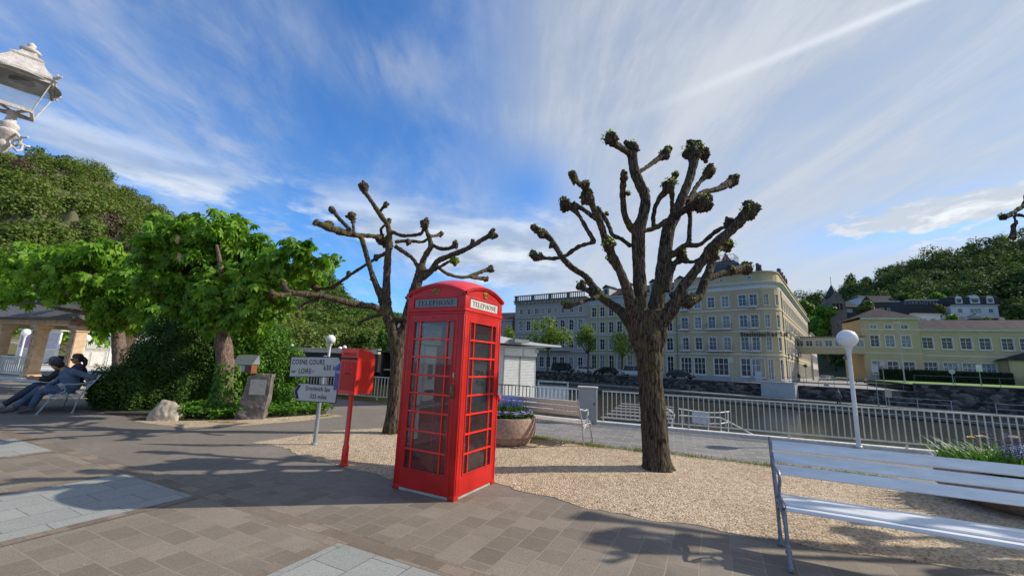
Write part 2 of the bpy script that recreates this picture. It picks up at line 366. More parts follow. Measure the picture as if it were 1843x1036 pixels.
def remesh(mb, voxel, iters=3, fac=.5):
    me = bpy.data.meshes.new('tmp'); me.from_pydata(mb.v, [], mb.f); me.update()
    o = bpy.data.objects.new('tmp', me); COL.objects.link(o)
    r = o.modifiers.new('r', 'REMESH'); r.mode = 'VOXEL'; r.voxel_size = voxel; r.adaptivity = 0
    if iters:
        q = o.modifiers.new('s', 'SMOOTH'); q.factor = fac; q.iterations = iters
    dg = bpy.context.evaluated_depsgraph_get(); dg.update(); new = bpy.data.meshes.new_from_object(o.evaluated_get(dg))
    bpy.data.objects.remove(o); bpy.data.meshes.remove(me); return new
def displace(me, fn):
    nr = [v.normal.copy() for v in me.vertices]
    for v, n in zip(me.vertices, nr):
        v.co = v.co + n * fn(v.co)
    me.update()

def np_mesh(name, V, F, m, parent=None, loc=(0, 0, 0)):
    "V (n,3), F (k,3|4) numpy"
    me = bpy.data.meshes.new(name); me.vertices.add(len(V)); me.vertices.foreach_set('co', np.asarray(V, 'f').ravel())
    k = F.shape[1]; me.loops.add(F.size); me.loops.foreach_set('vertex_index', F.astype('i').ravel())
    me.polygons.add(len(F)); me.polygons.foreach_set('loop_start', np.arange(0, F.size, k, dtype='i'))
    me.polygons.foreach_set('loop_total', np.full(len(F), k, 'i')); me.update(calc_edges=True); me.materials.append(m)
    return link(name, me, parent, False, loc)

def leaf_quads(P, N, size, asp=1.0, fold=.3, down=0.0, rng=RNG):
    "one bent leaf (two triangles as a rhombus) per point"
    n = len(P); S = np.broadcast_to(np.asarray(size, float), (n,))[:, None]
    r = rng.normal(size=(n, 3)); T = np.cross(N, r); T /= np.linalg.norm(T, axis=1, keepdims=True) + 1e-9
    T = T + np.array([0, 0, -down]); T /= np.linalg.norm(T, axis=1, keepdims=True) + 1e-9
    B = np.cross(N, T); B /= np.linalg.norm(B, axis=1, keepdims=True) + 1e-9
    base = P - T * S * .5; tip = P + T * S * .5; L = P + B * S * asp * .5 + N * S * fold * .3; Rr = P - B * S * asp * .5 + N * S * fold * .3
    V = np.stack([base, L, tip, Rr], 1).reshape(-1, 3); i = np.arange(n)[:, None] * 4
    F = np.concatenate([i + np.array([[0, 1, 2]]), i + np.array([[0, 2, 3]])], 0)
    return V, F
def leaf_cloud(blobs, n_per, size, shell=.55, asp=.8, rng=RNG, updir=.5, down=.25, jsz=.5, flat=1.0):
    "blobs: array (k,4+) x,y,z,r ; leaf points in the outer shell of each blob"
    Bb = np.asarray(blobs, float); k = len(Bb)
    cnt = np.maximum(1, (n_per * (Bb[:, 3] / Bb[:, 3].mean()) ** 2).astype(int)); idx = np.repeat(np.arange(k), cnt); n = len(idx)
    d = rng.normal(size=(n, 3)); d /= np.linalg.norm(d, axis=1, keepdims=True)
    rr = (shell + (1.08 - shell) * rng.random(n) ** .7)[:, None]
    lump = 1 + .22 * np.sin(d[:, :1] * 5 + idx[:, None]) * np.cos(d[:, 1:2] * 6 + idx[:, None] * 1.7)
    P = Bb[idx, :3] + d * rr * lump * Bb[idx, 3:4] * np.array([1, 1, flat])
    N = d + rng.normal(size=(n, 3)) * .55 + np.array([0, 0, updir]); N /= np.linalg.norm(N, axis=1, keepdims=True)
    return leaf_quads(P, N, size * (1 + jsz * (rng.random(n) - .5) * 2), asp, .35, down, rng)
def join(parts):
    V = []; F = []; k = 0
    for v, f in parts: V.append(v); F.append(f + k); k += len(v)
    return np.concatenate(V), np.concatenate(F)
# ================================================================== materials used below
ROOT = radians(-26.4)                                   # direction of the paving grid
E1 = Vector((cos(ROOT), sin(ROOT), 0)); E2 = Vector((-sin(ROOT), cos(ROOT), 0))
RD = Vector((.930, -.367, 0)); RN = Vector((.367, .930, 0))   # railing direction, towards the river
pave_front = pave_mat('brown_pavers', .32, .21, ROOT, [(.170, .138, .106), (.220, .182, .142), (.275, .230, .182)], (.28, .225, .16), mortar=.007)
pave_cross = pave_mat('brown_pavers_crosswise', .27, .24, ROOT + pi / 2, [(.155, .127, .098), (.210, .174, .136), (.275, .230, .180)], (.27, .225, .16), mortar=.007, off=(.1, .05))
pave_light = pave_mat('pale_granite_slabs', .50, .36, ROOT + pi / 2, [(.27, .27, .25), (.32, .32, .295), (.38, .375, .35)], (.15, .145, .13), mortar=.006, jit=.3, stain=.10)
pave_tan = pave_mat('tan_border_bricks', .26, .13, ROOT, [(.15, .115, .085), (.21, .165, .125), (.28, .215, .165)], (.17, .145, .11), mortar=.007, jit=.6)
pave_path = pave_mat('grey_path_pavers', .42, .20, radians(-21.5) , [(.15, .142, .135), (.21, .200, .188), (.28, .266, .25)], (.34, .32, .29), mortar=.010, jit=.4, stain=.15)
gravel = gravel_mat(); asphalt = asphalt_mat()
concrete = mat('concrete', (.46, .43, .38), .9, .2, 5, .4, 60)
concrete_pale = mat('pale_concrete', (.62, .60, .55), .9, .14, 3, .3, 50)
stone_wall = mat('dark_rubble_stone', (.085, .075, .068), .95, .5, 3.5, 1.0, 6, col2=(.018, .017, .018))
white_paint = mat('white_painted_metal', (.76, .76, .74), .4, .08, 5)
white_aged = mat('aged_white_paint', (.62, .575, .49), .45, .14, 9, .15, 70)
bench_white = mat('white_painted_slats', (.76, .76, .76), .42, .10, 4, .12, 40, stretch=(1, 6, 6), coat=.05)
iron_grey = mat('grey_cast_iron', (.22, .235, .27), .42, .25, 14, .2, 60, metal=.25)
iron_silver = mat('silver_cast_iron', (.50, .50, .50), .4, .2, 14, .2, 60, metal=.3)
iron_blue = mat('pale_blue_cast_iron', (.30, .38, .42), .45, .2, 14)
red = mat('red_gloss_enamel', (.82, .020, .008), .36, .18, 2.2, .10, 9, coat=.3)
red_dull = mat('red_weathered_enamel', (.56, .013, .010), .42, .20, 2.5, .12, 9, coat=.10, spec=.35)
dark_inside = mat('dark_interior_panel', (.06, .045, .042), .7, .2, 4)
steel = mat('galvanised_steel', (.36, .38, .40), .45, .15, 12, metal=.5)
black = mat('black_paint', (.012, .012, .013), .5, .1, 5)
gold = mat('dull_gold', (.42, .30, .09), .45, .25, 20, metal=.4)
blue_box = mat('blue_enamel', (.035, .085, .30), .35, .12, 5, coat=.3)
sign_white = mat('sign_face_grey_white', (.48, .475, .46), .5, .06, 6)
frost = mat('milky_glass', (.80, .80, .78), .4, .02, 3)
clear = glass_mat('clear_glass', (.96, .97, .97), .02, .10, ior=1.6, gloss=.9)
lamp_glass = glass_mat('lantern_glass', (.93, .96, .96), .02, .25)
globe_mat = mat('white_globe_plastic', (.86, .84, .84), .25, .01, 2)
bark_dark = bark_mat('linden_bark', (.016, .012, .009), (.145, .116, .088), (.10, .10, .035), .55)
bark_left = bark_mat('mossy_bark', (.025, .019, .015), (.16, .122, .088), (.13, .12, .04), .75)
bark_chest = bark_mat('chestnut_bark', (.10, .07, .055), (.30, .21, .165), (.10, .11, .05), .2)
leaf_chest = leaf_mat('chestnut_leaf', [(.28, (.055, .145, .012)), (.5, (.12, .27, .020)), (.72, (.26, .43, .04))], 1.6, .38)
leaf_chest2 = leaf_mat('chestnut_leaf_yellow_green', [(.28, (.08, .19, .015)), (.5, (.16, .33, .028)), (.72, (.30, .46, .05))], 1.4, .45)
leaf_dark = leaf_mat('yew_leaf', [(.3, (.025, .065, .012)), (.55, (.055, .125, .018)), (.75, (.11, .21, .03))], 1.6, .25)
leaf_ivy = leaf_mat('ivy_leaf', [(.3, (.05, .13, .015)), (.55, (.10, .23, .022)), (.75, (.19, .34, .04))], 3, .35)
leaf_bud = leaf_mat('young_leaf', [(.3, (.16, .26, .03)), (.55, (.28, .38, .06)), (.75, (.42, .5, .12))], 6, .45)
leaf_far = leaf_mat('street_tree_leaf', [(.3, (.10, .17, .025)), (.55, (.19, .28, .04)), (.75, (.30, .38, .07))], .8, .4)

# ================================================================== ground and water
def sheet(name, pts, z, m, kind='structure', skirt=False):
    bm = bmesh.new(); vs = [bm.verts.new((p[0], p[1], z)) for p in pts]; bm.faces.new(vs); bm.normal_update()
    bmesh.ops.triangulate(bm, faces=bm.faces[:]); bm.normal_update()
    for f in bm.faces:
        if f.normal.z < 0: f.normal_flip()
    if skirt:
        n = len(vs); lo = [bm.verts.new((p[0], p[1], z - .012)) for p in pts]
        for i in range(n): bm.faces.new((vs[i], vs[(i + 1) % n], lo[(i + 1) % n], lo[i]))
    me = bpy.data.meshes.new(name); bm.to_mesh(me); bm.free(); me.materials.append(m)
    o = link(name, me); o['kind'] = kind; return o
edge0 = Vector((2.45, 11.86, 0)) + RN * .32
BANK = [(60, -60), tuple((edge0 + RD * 70)[:2]), tuple(edge0[:2]), tuple((edge0 - RD * 12)[:2]), (-17, 28), (-30, 60), (-45, 130), (-80, 260), (-900, 900), (-900, -60)]
g = MB(); n = len(BANK)
sheet('near_bank_ground', BANK, 0.0, asphalt)
q = MB()
for i in range(1, 7):
    a, b = BANK[i], BANK[i + 1]; q.quad((a[0], a[1], -4), (b[0], b[1], -4), (b[0], b[1], -.002), (a[0], a[1], -.002))
struct(q.build('bank_retaining_wall', concrete))
# foreground paving.  line L through LP along E1 divides the two kinds of paving
LP = Vector((-3.4, 4.81, 0))
def gp(a, b): p = LP + E1 * a + E2 * b; return (p.x, p.y)
sheet('paving_foreground', [gp(-22, 0.02), gp(16, 0.02), gp(16, -12), gp(-22, -12)], .003, pave_front)
sheet('paving_crosswise_band', [gp(-1.5, .22), gp(16, .22), gp(16, 2.05), gp(3.2, 2.05), gp(2.6, 1.7), gp(1.6, 1.0), gp(0.2, .8)], .003, pave_cross)
sheet('tan_brick_strip', [gp(-22, .02), gp(16, .02), gp(16, .22), gp(-22, .22)], .0036, pave_tan)
for k in range(-4, 5):
    a0 = -1.55 + 3.78 * k if k <= 0 else 2.24 + 3.78 * (k - 1)
    sheet('pale_slab_band', [gp(a0, 0), gp(a0 + 1.55, 0), gp(a0 + 1.55, -9), gp(a0, -9)], .007, pave_light)
    sheet('tan_band_edge', [gp(a0 - .13, 0), gp(a0 - .002, 0), gp(a0 - .002, -9), gp(a0 - .13, -9)], .0075, pave_tan)
    sheet('tan_band_edge', [gp(a0 + 1.552, 0), gp(a0 + 1.68, 0), gp(a0 + 1.68, -9), gp(a0 + 1.552, -9)], .0075, pave_tan)
def gpx(l): return [tuple(gd(*p)[:2]) for p in l]
def wobble(pts, amp, step=.12, seed=1):
    out = []; random.seed(seed)
    for i in range(len(pts)):
        a = Vector(pts[i]); b = Vector(pts[(i + 1) % len(pts)]); L = (b - a).length; k = max(1, int(L / step)) if L < 9 else 1
        for j in range(k):
            p = a.lerp(b, j / k); w = mnoise.noise(Vector((p.x * 2.1, p.y * 2.1, seed))) * amp + mnoise.noise(Vector((p.x * 9, p.y * 9, seed))) * amp * .5
            out.append((p.x + w * .6, p.y + w))
    return out
GR = gpx([(456, 796), (600, 775), (690, 770), (800, 775), (961, 789), (1078, 805), (1216, 819), (1382, 839), (1600, 866)]) + [(9, 4.6), (12, 1.5), tuple((Vector((4.28, 3.68, 0)) + E1 * 6)[:2])] + gpx([(1843, 1040), (1400, 975), (1100, 922), (889, 868), (790, 880), (705, 862), (645, 845), (592, 834), (540, 818), (505, 805)])
sheet('gravel_island', wobble(GR, .09), .006, gravel, skirt=True)
sheet('gravel_strip', wobble(gpx([(236, 758), (330, 769), (430, 766), (540, 757), (618, 748), (590, 744), (480, 744), (330, 750)]), .07, seed=4), .006, gravel, skirt=True)
soil = mat('soil', (.07, .055, .035), .95, .4, 6, .6, 30)
sheet('planted_bed', wobble(gpx([(262, 757), (330, 757), (430, 756), (590, 745), (560, 728), (470, 715), (200, 708), (165, 738)]), .06, seed=6), .008, soil)
pathpts = [tuple((Vector((2.45, 11.86, 0)) - RD * 3.2 - RN * .12)[:2]), tuple((Vector((2.45, 11.86, 0)) + RD * 30 - RN * .12)[:2]), (16, -4), (9.0, 4.7)] + gpx([(1600, 864), (1382, 837), (1216, 817), (1078, 803), (961, 787), (890, 778)])
sheet('riverside_path', pathpts, .003, pave_path)
# thin growth of grass along the gravel's river edge
grass_leaf = leaf_mat('grass_blade', [(.3, (.11, .15, .03)), (.55, (.20, .22, .05)), (.75, (.34, .30, .10))], 4, .3)
def grass_line(pts, n, width, hgt, name, label, seed=3):
    r = np.random.default_rng(seed); P = []; seg = [(Vector(a), Vector(b)) for a, b in zip(pts[:-1], pts[1:])]; L = np.array([(b - a).length for a, b in seg]); pr = L / L.sum()
    for k in r.choice(len(seg), n, p=pr):
        a, b = seg[k]; t = r.random(); p = a.lerp(b, t)
        if mnoise.noise(Vector((p.x * 1.7, p.y * 1.7, seed))) + .25 < r.random() * .5: continue
        P.append((p.x + r.normal() * width, p.y + r.normal() * width, .014))
    P = np.array(P); k = len(P); h = hgt * (.4 + r.random(k)); a = r.random(k) * 6.28; w = .004 + .004 * r.random(k)
    dx = np.stack([np.cos(a) * w, np.sin(a) * w, 0 * a], 1); tip = P + np.stack([r.normal(size=k) * h * .5, r.normal(size=k) * h * .5, h], 1)
    V = np.stack([P - dx, P + dx, tip], 1).reshape(-1, 3); F = np.arange(k * 3).reshape(-1, 3)
    o = np_mesh(name, V, F, grass_leaf); tag(o, label, 'grass', kind='stuff'); return o
grass_line(gpx([(905, 782), (961, 788), (1078, 804), (1216, 818), (1382, 838), (1600, 864)]), 9000, .10, .035, 'grass', 'thin grass growing along the river side edge of the gravel')
grass_line(gpx([(330, 757), (430, 762), (540, 755), (600, 747)]), 1500, .05, .03, 'grass', 'thin grass growing beside the gravel strip below the ivy', 5)
# pebbles strewn over the gravel
def pebbles():
    r = np.random.default_rng(11); poly = [Vector((x, y, 0)) for x, y in GR]
    def inside(x, y):
        c = False; j = len(GR) - 1
        for i in range(len(GR)):
            if (GR[i][1] > y) != (GR[j][1] > y) and x < (GR[j][0] - GR[i][0]) * (y - GR[i][1]) / (GR[j][1] - GR[i][1]) + GR[i][0]: c = not c
            j = i
        return c
    pts = []
    while len(pts) < 9000:
        x = r.uniform(-4.6, 8); y = r.uniform(2, 9.8)
        if y < 6 or r.random() < .5:
            if inside(x, y): pts.append((x + r.normal() * .05, y + r.normal() * .05))
    P = np.array([(x, y, .007) for x, y in pts]); n = len(P); s = (.003 + .007 * r.random(n) ** 3)[:, None]
    octa = np.array([(1, 0, 0), (0, 1, 0), (-1, 0, 0), (0, -1, 0), (0, 0, .7)], float)
    V = (P[:, None, :] + octa[None] * s[:, None, :] * (1 + .5 * r.normal(size=(n, 5, 1)))).reshape(-1, 3)
    i = np.arange(n)[:, None] * 5; F = np.concatenate([i + np.array([t]) for t in ((0, 1, 4), (1, 2, 4), (2, 3, 4), (3, 0, 4))])
    o = np_mesh('pebbles', V, F, mat('pebble_stone', (.55, .42, .29), .9, .5, 25, col2=(.22, .15, .09))); tag(o, 'small loose pebbles strewn over the tan gravel', 'pebbles', kind='stuff')
    # dead leaves and husks
    k = 900; idx = r.choice(n, k); Pp = P[idx] + np.array([0, 0, .008]); N = r.normal(size=(k, 3)) * .35 + np.array([0, 0, 1]); N /= np.linalg.norm(N, axis=1, keepdims=True)
    V, F = leaf_quads(Pp, N, .024 * (.3 + r.random(k)), .6, .4); o = np_mesh('fallen_leaves', V, F, mat('dead_leaf', (.26, .12, .05), .8, .4, 9)); tag(o, 'brown dead leaves scattered over the gravel', 'leaves', kind='stuff')
pebbles()
def debris():
    r = np.random.default_rng(15); k = 1500; P = np.stack([r.uniform(-7, 4.5, k), r.uniform(2.2, 9.5, k), np.full(k, .011)], 1); N = r.normal(size=(k, 3)) * .25 + [0, 0, 1]; N /= np.linalg.norm(N, axis=1, keepdims=True)
    V, F = leaf_quads(P, N, .004 + .016 * r.random(k) ** 3, .55, .3, 0, r); o = np_mesh('fallen_bud_scales', V, F, mat('bud_scale', (.42, .33, .20), .8, .5, 9, col2=(.16, .10, .05))); tag(o, 'tiny pale bud scales and bits littering the brown paving', 'litter', kind='stuff')
debris()
# water
m = bpy.data.materials.new('river_water'); m.use_nodes = True; T = NT(m.node_tree); b = T.n['Principled BSDF']
b.inputs['Base Color'].default_value = (.050, .046, .026, 1); b.inputs['Roughness'].default_value = .10; b.inputs['Specular IOR Level'].default_value = .5
tc = T.node('ShaderNodeTexCoord').outputs['Object']; v = T.vm('MULTIPLY', tc, (.9, 1.6, 1)); h = T.m('ADD', T.noise(v, 1.6, 5, .6), T.m('MULTIPLY', T.noise(v, 9, 3, .5), .3))
bn = T.node('ShaderNodeBump'); T.l.new(h, bn.inputs['Height']); bn.inputs['Strength'].default_value = .35; bn.inputs['Distance'].default_value = .04; T.l.new(bn.outputs[0], b.inputs['Normal'])
sheet('river', [(-500, -300), (900, -300), (900, 900), (-500, 900)], -2.6, m)

# ================================================================== lettering
def text_mesh(name, s, size, m, parent, O, ex, ez, nrm, align='CENTER', thick=.002, bold=0.0, spacing=1.0, sx=1.0):
    c = bpy.data.curves.new('txt', 'FONT'); c.body = s; c.size = size; c.align_x = align; c.align_y = 'CENTER'; c.extrude = thick; c.offset = bold; c.resolution_u = 3; c.space_character = spacing
    o = bpy.data.objects.new('txt', c); COL.objects.link(o); dg = bpy.context.evaluated_depsgraph_get(); me = bpy.data.meshes.new_from_object(o.evaluated_get(dg))
    bpy.data.objects.remove(o); bpy.data.curves.remove(c)
    O, ex, ez, nrm = Vector(O), Vector(ex), Vector(ez), Vector(nrm)
    for v in me.vertices: v.co = O + ex * v.co.x * sx + ez * v.co.y + nrm * v.co.z
    me.materials.clear(); me.materials.append(m); me.name = name; return link(name, me, parent)
def serif_word(word, width, height):
    "thick and thin capitals with serifs in a flat MB (x right, y up)"
    polys = []; x = 0; st, th, sf = .17, .07, .07
    R = lambda a, b, c, d: [(a, c), (b, c), (b, d), (a, d)]
    for ch in word:
        P = []
        if ch == 'T': w = .78; P = [R(.39 - st / 2, .39 + st / 2, 0, 1), R(0, w, 1 - th, 1), R(.22, .56, 0, sf * .7), R(0, .06, .78, 1), R(w - .06, w, .78, 1)]
        if ch == 'E': w = .68; P = [R(.08, .08 + st, 0, 1), R(0, w - .04, 1 - th, 1), R(0, w, 0, th), R(.2, .48, .49, .56), R(w - .10, w - .04, .8, 1), R(w - .06, w, 0, .22), R(.44, .49, .42, .63)]
        if ch == 'L': w = .64; P = [R(.08, .08 + st, 0, 1), R(0, .34, 1 - sf * .7, 1), R(0, w, 0, th), R(w - .06, w, 0, .25)]
        if ch == 'H': w = .92; P = [R(.08, .08 + st, 0, 1), R(w - .08 - st, w - .08, 0, 1), R(.2, .75, .49, .56)] + [R(a, a + .32, c, c + .05) for a in (0, w - .32) for c in (0, .95)]
        if ch == 'N': w = .90; P = [R(.09, .16, 0, 1), R(w - .16, w - .09, 0, 1), [(.06, 1), (.24, 1), (w - .1, 0), (w - .24, 0)], R(0, .26, 0, .05), R(w - .26, w, .95, 1), R(0, .12, .95, 1)]
        if ch == 'P':
            w = .68; P = [R(.08, .08 + st, 0, 1), R(0, .34, 0, .05)]
            pts = [(.2 + .38 * sin(t), .72 + .28 * cos(t)) for t in [pi * k / 10 for k in range(11)]]; inn = [(.2 + .22 * sin(t), .72 + .21 * cos(t)) for t in [pi * k / 10 for k in range(11)]]
            P += [[pts[k], inn[k], inn[k + 1], pts[k + 1]] for k in range(10)] + [R(0, .22, .93, 1)]
        if ch == 'O':
            w = .90; P = []
            for k in range(20):
                a, b_ = 2 * pi * k / 20, 2 * pi * (k + 1) / 20
                o = lambda t: (.45 + .44 * cos(t), .5 + .52 * sin(t)); i = lambda t: (.45 + .27 * cos(t), .5 + .45 * sin(t)); P.append([o(a), o(b_), i(b_), i(a)])
        polys += [[(px + x, py) for px, py in p] for p in P]; x += w + .13
    x -= .13
    return [[((px / x - .5) * width, (py - .5) * height) for px, py in p] for p in polys]

# ================================================================== telephone kiosk
BC = Vector((-.566, 4.95, 0)); UA = 1.07780147; BU = Vector((cos(UA), sin(UA), 0)); BV = Vector((-sin(UA), cos(UA), 0)); HW = .4575
def build_booth():
    c = BC + (BU + BV) * HW
    t = thing('telephone_kiosk', 'red glazed telephone kiosk with domed roof standing at the edge of the gravel', 'phone box', (c.x, c.y, .004), UA)
    def F(k):
        R = Matrix.Rotation(-pi / 2 * k, 3, 'Z')
        return lambda s, d, z: R @ Vector((s, -HW + -d, z))       # s right, d outwards
    def fb(mb, f, s0, s1, d0, d1, z0, z1, bev=.004):
        a = MB().b2(s0, s1, 0, 1, z0, z1) if 0 else None
        M = MB(); M.b2(s0, s1, -d1, -d0, z0, z1, bev)
        mb.add([f(v[0], -v[1], v[2]) for v in M.v], M.f)
    frame = MB(); doors = []
    for sx in (-1, 1):
        for sy in (-1, 1):
            x, y = sx * (HW - .042), sy * (HW - .042)
            frame.b2(x - .042, x + .042, y - .042, y + .042, .0, 2.2, .006)
            frame.b2(x - .046, x + .046, y - .046, y + .046, .0, .05, .006)
    for k in range(4):
        f = F(k)
        for s in (-1, 1): # reeded pilaster mouldings
            a = s * (HW - .085)
            fb(frame, f, a - .008, a + .008, -.03, -.004, .05, 2.14, .003)
            fb(frame, f, s * (HW - .03) - .010, s * (HW - .03) + .010, .0, .007, .06, 2.13, .003)
        fb(frame, f, -HW, HW, -.05, .004, 2.135, 2.165); fb(frame, f, -HW - .006, HW + .006, -.05, .014, 2.168, 2.20)
        # sign housing
        fb(frame, f, -HW, HW, -.05, -.012, 2.20, 2.40, .0); fb(frame, f, -HW, -.355, -.012, .004, 2.20, 2.36); fb(frame, f, .355, HW, -.012, .004, 2.20, 2.36)
        fb(frame, f, -.355, .355, -.012, .004, 2.20, 2.222); fb(frame, f, -.355, .355, -.012, .004, 2.338, 2.362)
        # pediment
        N = 18; zs = lambda s: 2.395 + .118 * (1 - (s / HW) ** 2)
        P = [(HW * (2 * i / N - 1)) for i in range(N + 1)]
        V = []; 
        for s in P: V += [f(s, .0, 2.362), f(s, .0, zs(s))]
        frame.add(V, [(2 * i, 2 * i + 2, 2 * i + 3, 2 * i + 1) for i in range(N)])
        V = []
        for s in P:                                   # arched moulding in two steps
            q = s * 1.03; V += [f(q, .002, zs(s) - .030), f(q, .018, zs(s) - .028), f(q, .020, zs(s) - .010), f(q, .030, zs(s) - .008), f(q, .030, zs(s) + .012), f(q, .0, zs(s) + .016)]
        frame.add(V, [(6 * i + j, 6 * i + 6 + j, 6 * i + 7 + j, 6 * i + 1 + j) for i in range(N) for j in range(5)])
    smooth_by_angle(frame.build('frame', red_dull, t))
    # sill slab
    MB().b2(-HW + .01, HW - .01, -HW + .01, HW - .01, -.002, .03).build('base', concrete, t)
    MB().b2(-HW + .05, HW - .05, -HW + .05, HW - .05, .03, .05).build('floor_plate', dark_inside, t)
    # roof
    N = 20; rf = MB(); H = HW * 1.03 + .0; V = []
    for i in range(N + 1):
        for j in range(N + 1):
            x, y = 2 * i / N - 1, 2 * j / N - 1; e = max(abs(x), abs(y))
            V.append((x * H, y * H, 2.408 + .118 * (1 - x * x) + .118 * (1 - y * y) - (.0 if e < .999 else .004)))
    rf.add(V, [(i * (N + 1) + j, (i + 1) * (N + 1) + j, (i + 1) * (N + 1) + j + 1, i * (N + 1) + j + 1) for i in range(N) for j in range(N)])
    smooth_by_angle(rf.build('roof', red, t), 50)
    MB().b2(-HW + .03, HW - .03, -HW + .03, HW - .03, 2.36, 2.39).build('ceiling', white_aged, t)
    for k in (0, 1, 3):                               # k=2..: 0 right face, 1 left face (door), 3 far end; 2 glazed back
        pass
    names = {0: 'glazed_panel', 1: 'door', 2: 'glazed_panel', 3: 'back_panel'}
    gl0, gl1, zb, zt = -.295, .330 - .0, .258, 2.042
    gl0, gl1 = -.3125, .3125
    for k in range(4):
        f = F(k); mb = MB(); o0, o1 = -.012, .0
        if k == 3:
            fb(mb, f, -.372, .372, -.045, -.02, .03, 2.135); mb.build('back_panel', red_dull, t)
            MB2 = MB(); fb(MB2, f, -.30, .30, -.065, -.046, .9, 1.95); bp = MB2.build('notice_board', mat('brown_interior_board', (.36, .30, .26), .6), t)
            q = MB(); fb(q, f, -.30, -.06, -.075, -.066, 1.12, 1.52); bd = q.build('notice', mat('cream_card', (.62, .58, .48), .7, .1, 8), t)
            n = -(f(0, 1, 0) - f(0, 0, 0)); ex = -(f(1, 0, 0) - f(0, 0, 0))
            text_mesh('notice_lettering', 'SPA', .10, black, bd, f(-.18, -.077, 1.40), ex, (0, 0, 1), n, bold=.001)
            q = MB(); 
            for i in range(9): q.tube([f(-.18 + .09 * cos(a) * (1 - i * .09), -.078, 1.24 + .05 * sin(a) * (1 - i * .05) + .008 * i) for a in (0.3 + i * .7, 1.5 + i * .7, 2.6 + i * .7)], .0022, 4)
            q.build('notice_drawing', black, bd)
            q = MB(); fb(q, f, -.17, .17, -.20, -.067, .98, 1.0); q.build('shelf', steel, t)
            continue
        fb(mb, f, -.372, .372, -.03, .0, .03, zb); fb(mb, f, -.372, .372, -.03, .0, zt, 2.133)
        fb(mb, f, -.372, gl0, -.03, .0, zb, zt); fb(mb, f, gl1, .372, -.03, .0, zb, zt)
        for z0, z1 in ((zb - .012, zb + .004), (zt - .004, zt + .012)): fb(mb, f, gl0 - .012, gl1 + .012, .0, .007, z0, z1, .002)
        for s0 in (gl0 - .012, gl1 - .004): fb(mb, f, s0, s0 + .016, .0, .007, zb, zt, .002)
        pn = mb.build(names[k], red_dull, t)
        bars = MB(); rows = 8; pitch = (zt - zb) / rows
        for r in range(1, rows): fb(bars, f, gl0, gl1, -.026, .006, zb + pitch * r - .011, zb + pitch * r + .011, .005)
        for s in (gl0 + .095, gl1 - .095): fb(bars, f, s - .009, s + .009, -.025, .004, zb, zt, .004)
        bars.build('glazing_bars', red, pn)
        q = MB(); q.quad(f(gl0, -.014, zb), f(gl1, -.014, zb), f(gl1, -.014, zt), f(gl0, -.014, zt)); q.build('pane', clear, pn)
        if k == 1:
            q = MB(); q.tube([f(.352, .002, 1.12), f(.352, .03, 1.135), f(.352, .036, 1.20), f(.352, .03, 1.265), f(.352, .002, 1.28)], [.007, .009, .012, .009, .007], 8); q.add([f(*p) for p in ((.335, .003, 1.10), (.369, .003, 1.10), (.369, .003, 1.30), (.335, .003, 1.30))], [(0, 1, 2, 3)])
            q.build('handle', mat('old_brass', (.20, .15, .10), .4, .3, 20, metal=.6), pn, True)
            [MB().box(f(a_, .003, 2.092), (.006, .012, .012)).build('screw', black, pn) for a_ in (-.03, .01)]
            q = MB(); fb(q, f, .352 - .012, .352 + .012, .0, .006, 1.36, 1.42); q.build('lock', steel, pn)
    # signs: opal glass with black letters, coloured darker for the shaded door side
    for k in range(4):
        f = F(k); q = MB(); fb(q, f, -.335, .335, -.012, .0, 2.228, 2.332, .0)
        sg = q.build('sign_panel', mat('sign_opal_shaded', (.20, .19, .19), .4, .1, 8) if k == 1 else mat('sign_opal', (.66, .64, .60), .4, .1, 8), t)
        ex = f(1, 0, 0) - f(0, 0, 0); nn = f(0, 1, 0) - f(0, 0, 0); O = f(0, .0015, 2.280); L = MB()
        for p in serif_word('TELEPHONE', .585, .062):
            L.add([O + ex * a + Vector((0, 0, 1)) * b_ for a, b_ in p] + [O + nn * .0008 + ex * a + Vector((0, 0, 1)) * b_ for a, b_ in p], [tuple(range(4, 8)), (0, 1, 5, 4), (1, 2, 6, 5), (2, 3, 7, 6), (3, 0, 4, 7)])
        L.build('lettering', black, sg)
        # crown
        cr = MB(); O = f(.0, .004, 2.40)
        P = lambda a, b_, d=.0: O + ex * a + Vector((0, 0, b_)) + nn * d
        cr.tube([P(-.038, -.004), P(0, -.008, .006), P(.038, -.004)], .0075, 8); cr.tube([P(-.040, .012), P(0, .008, .007), P(.040, .012)], .0045, 8)
        for s in (-1, 1):
            cr.tube([P(s * .038, .010), P(s * .052, .036, .002), P(s * .040, .058, .003), P(s * .012, .058, .004), P(0, .050, .004)], [.005, .006, .006, .005, .004], 8)
            cr.tube([P(s * .018, .010, .004), P(s * .022, .034, .006), P(s * .008, .052, .005)], .004, 6); cr.ball(P(s * .026, .024, .004), .006, 8, 6)
        cr.tube([P(0, .010, .006), P(0, .056, .006)], .004, 6); cr.ball(P(0, .064, .004), .009, 8, 6); cr.tube([P(0, .07, .004), P(0, .088, .004)], .003, 5); cr.tube([P(-.008, .080, .004), P(.008, .080, .004)], .003, 5)
        cr.build('crown_emblem', gold, t, True)
    # pale boards, telephone unit and shelf inside
    pale = mat('pale_interior_board', (.78, .80, .80), .5, .1, 6); wb = MB().b2(-.26, .20, HW - .075, HW - .06, 1.77, 2.05, .002).build('instruction_board', mat('white_card', (.85, .84, .80), .5, .04), t)
    for i in range(8): MB().b2(-.14, .17 - .05 * (i % 3), HW - .078, HW - .0755, 1.80 + i * .03, 1.806 + i * .03).build('printed_line', steel, wb)
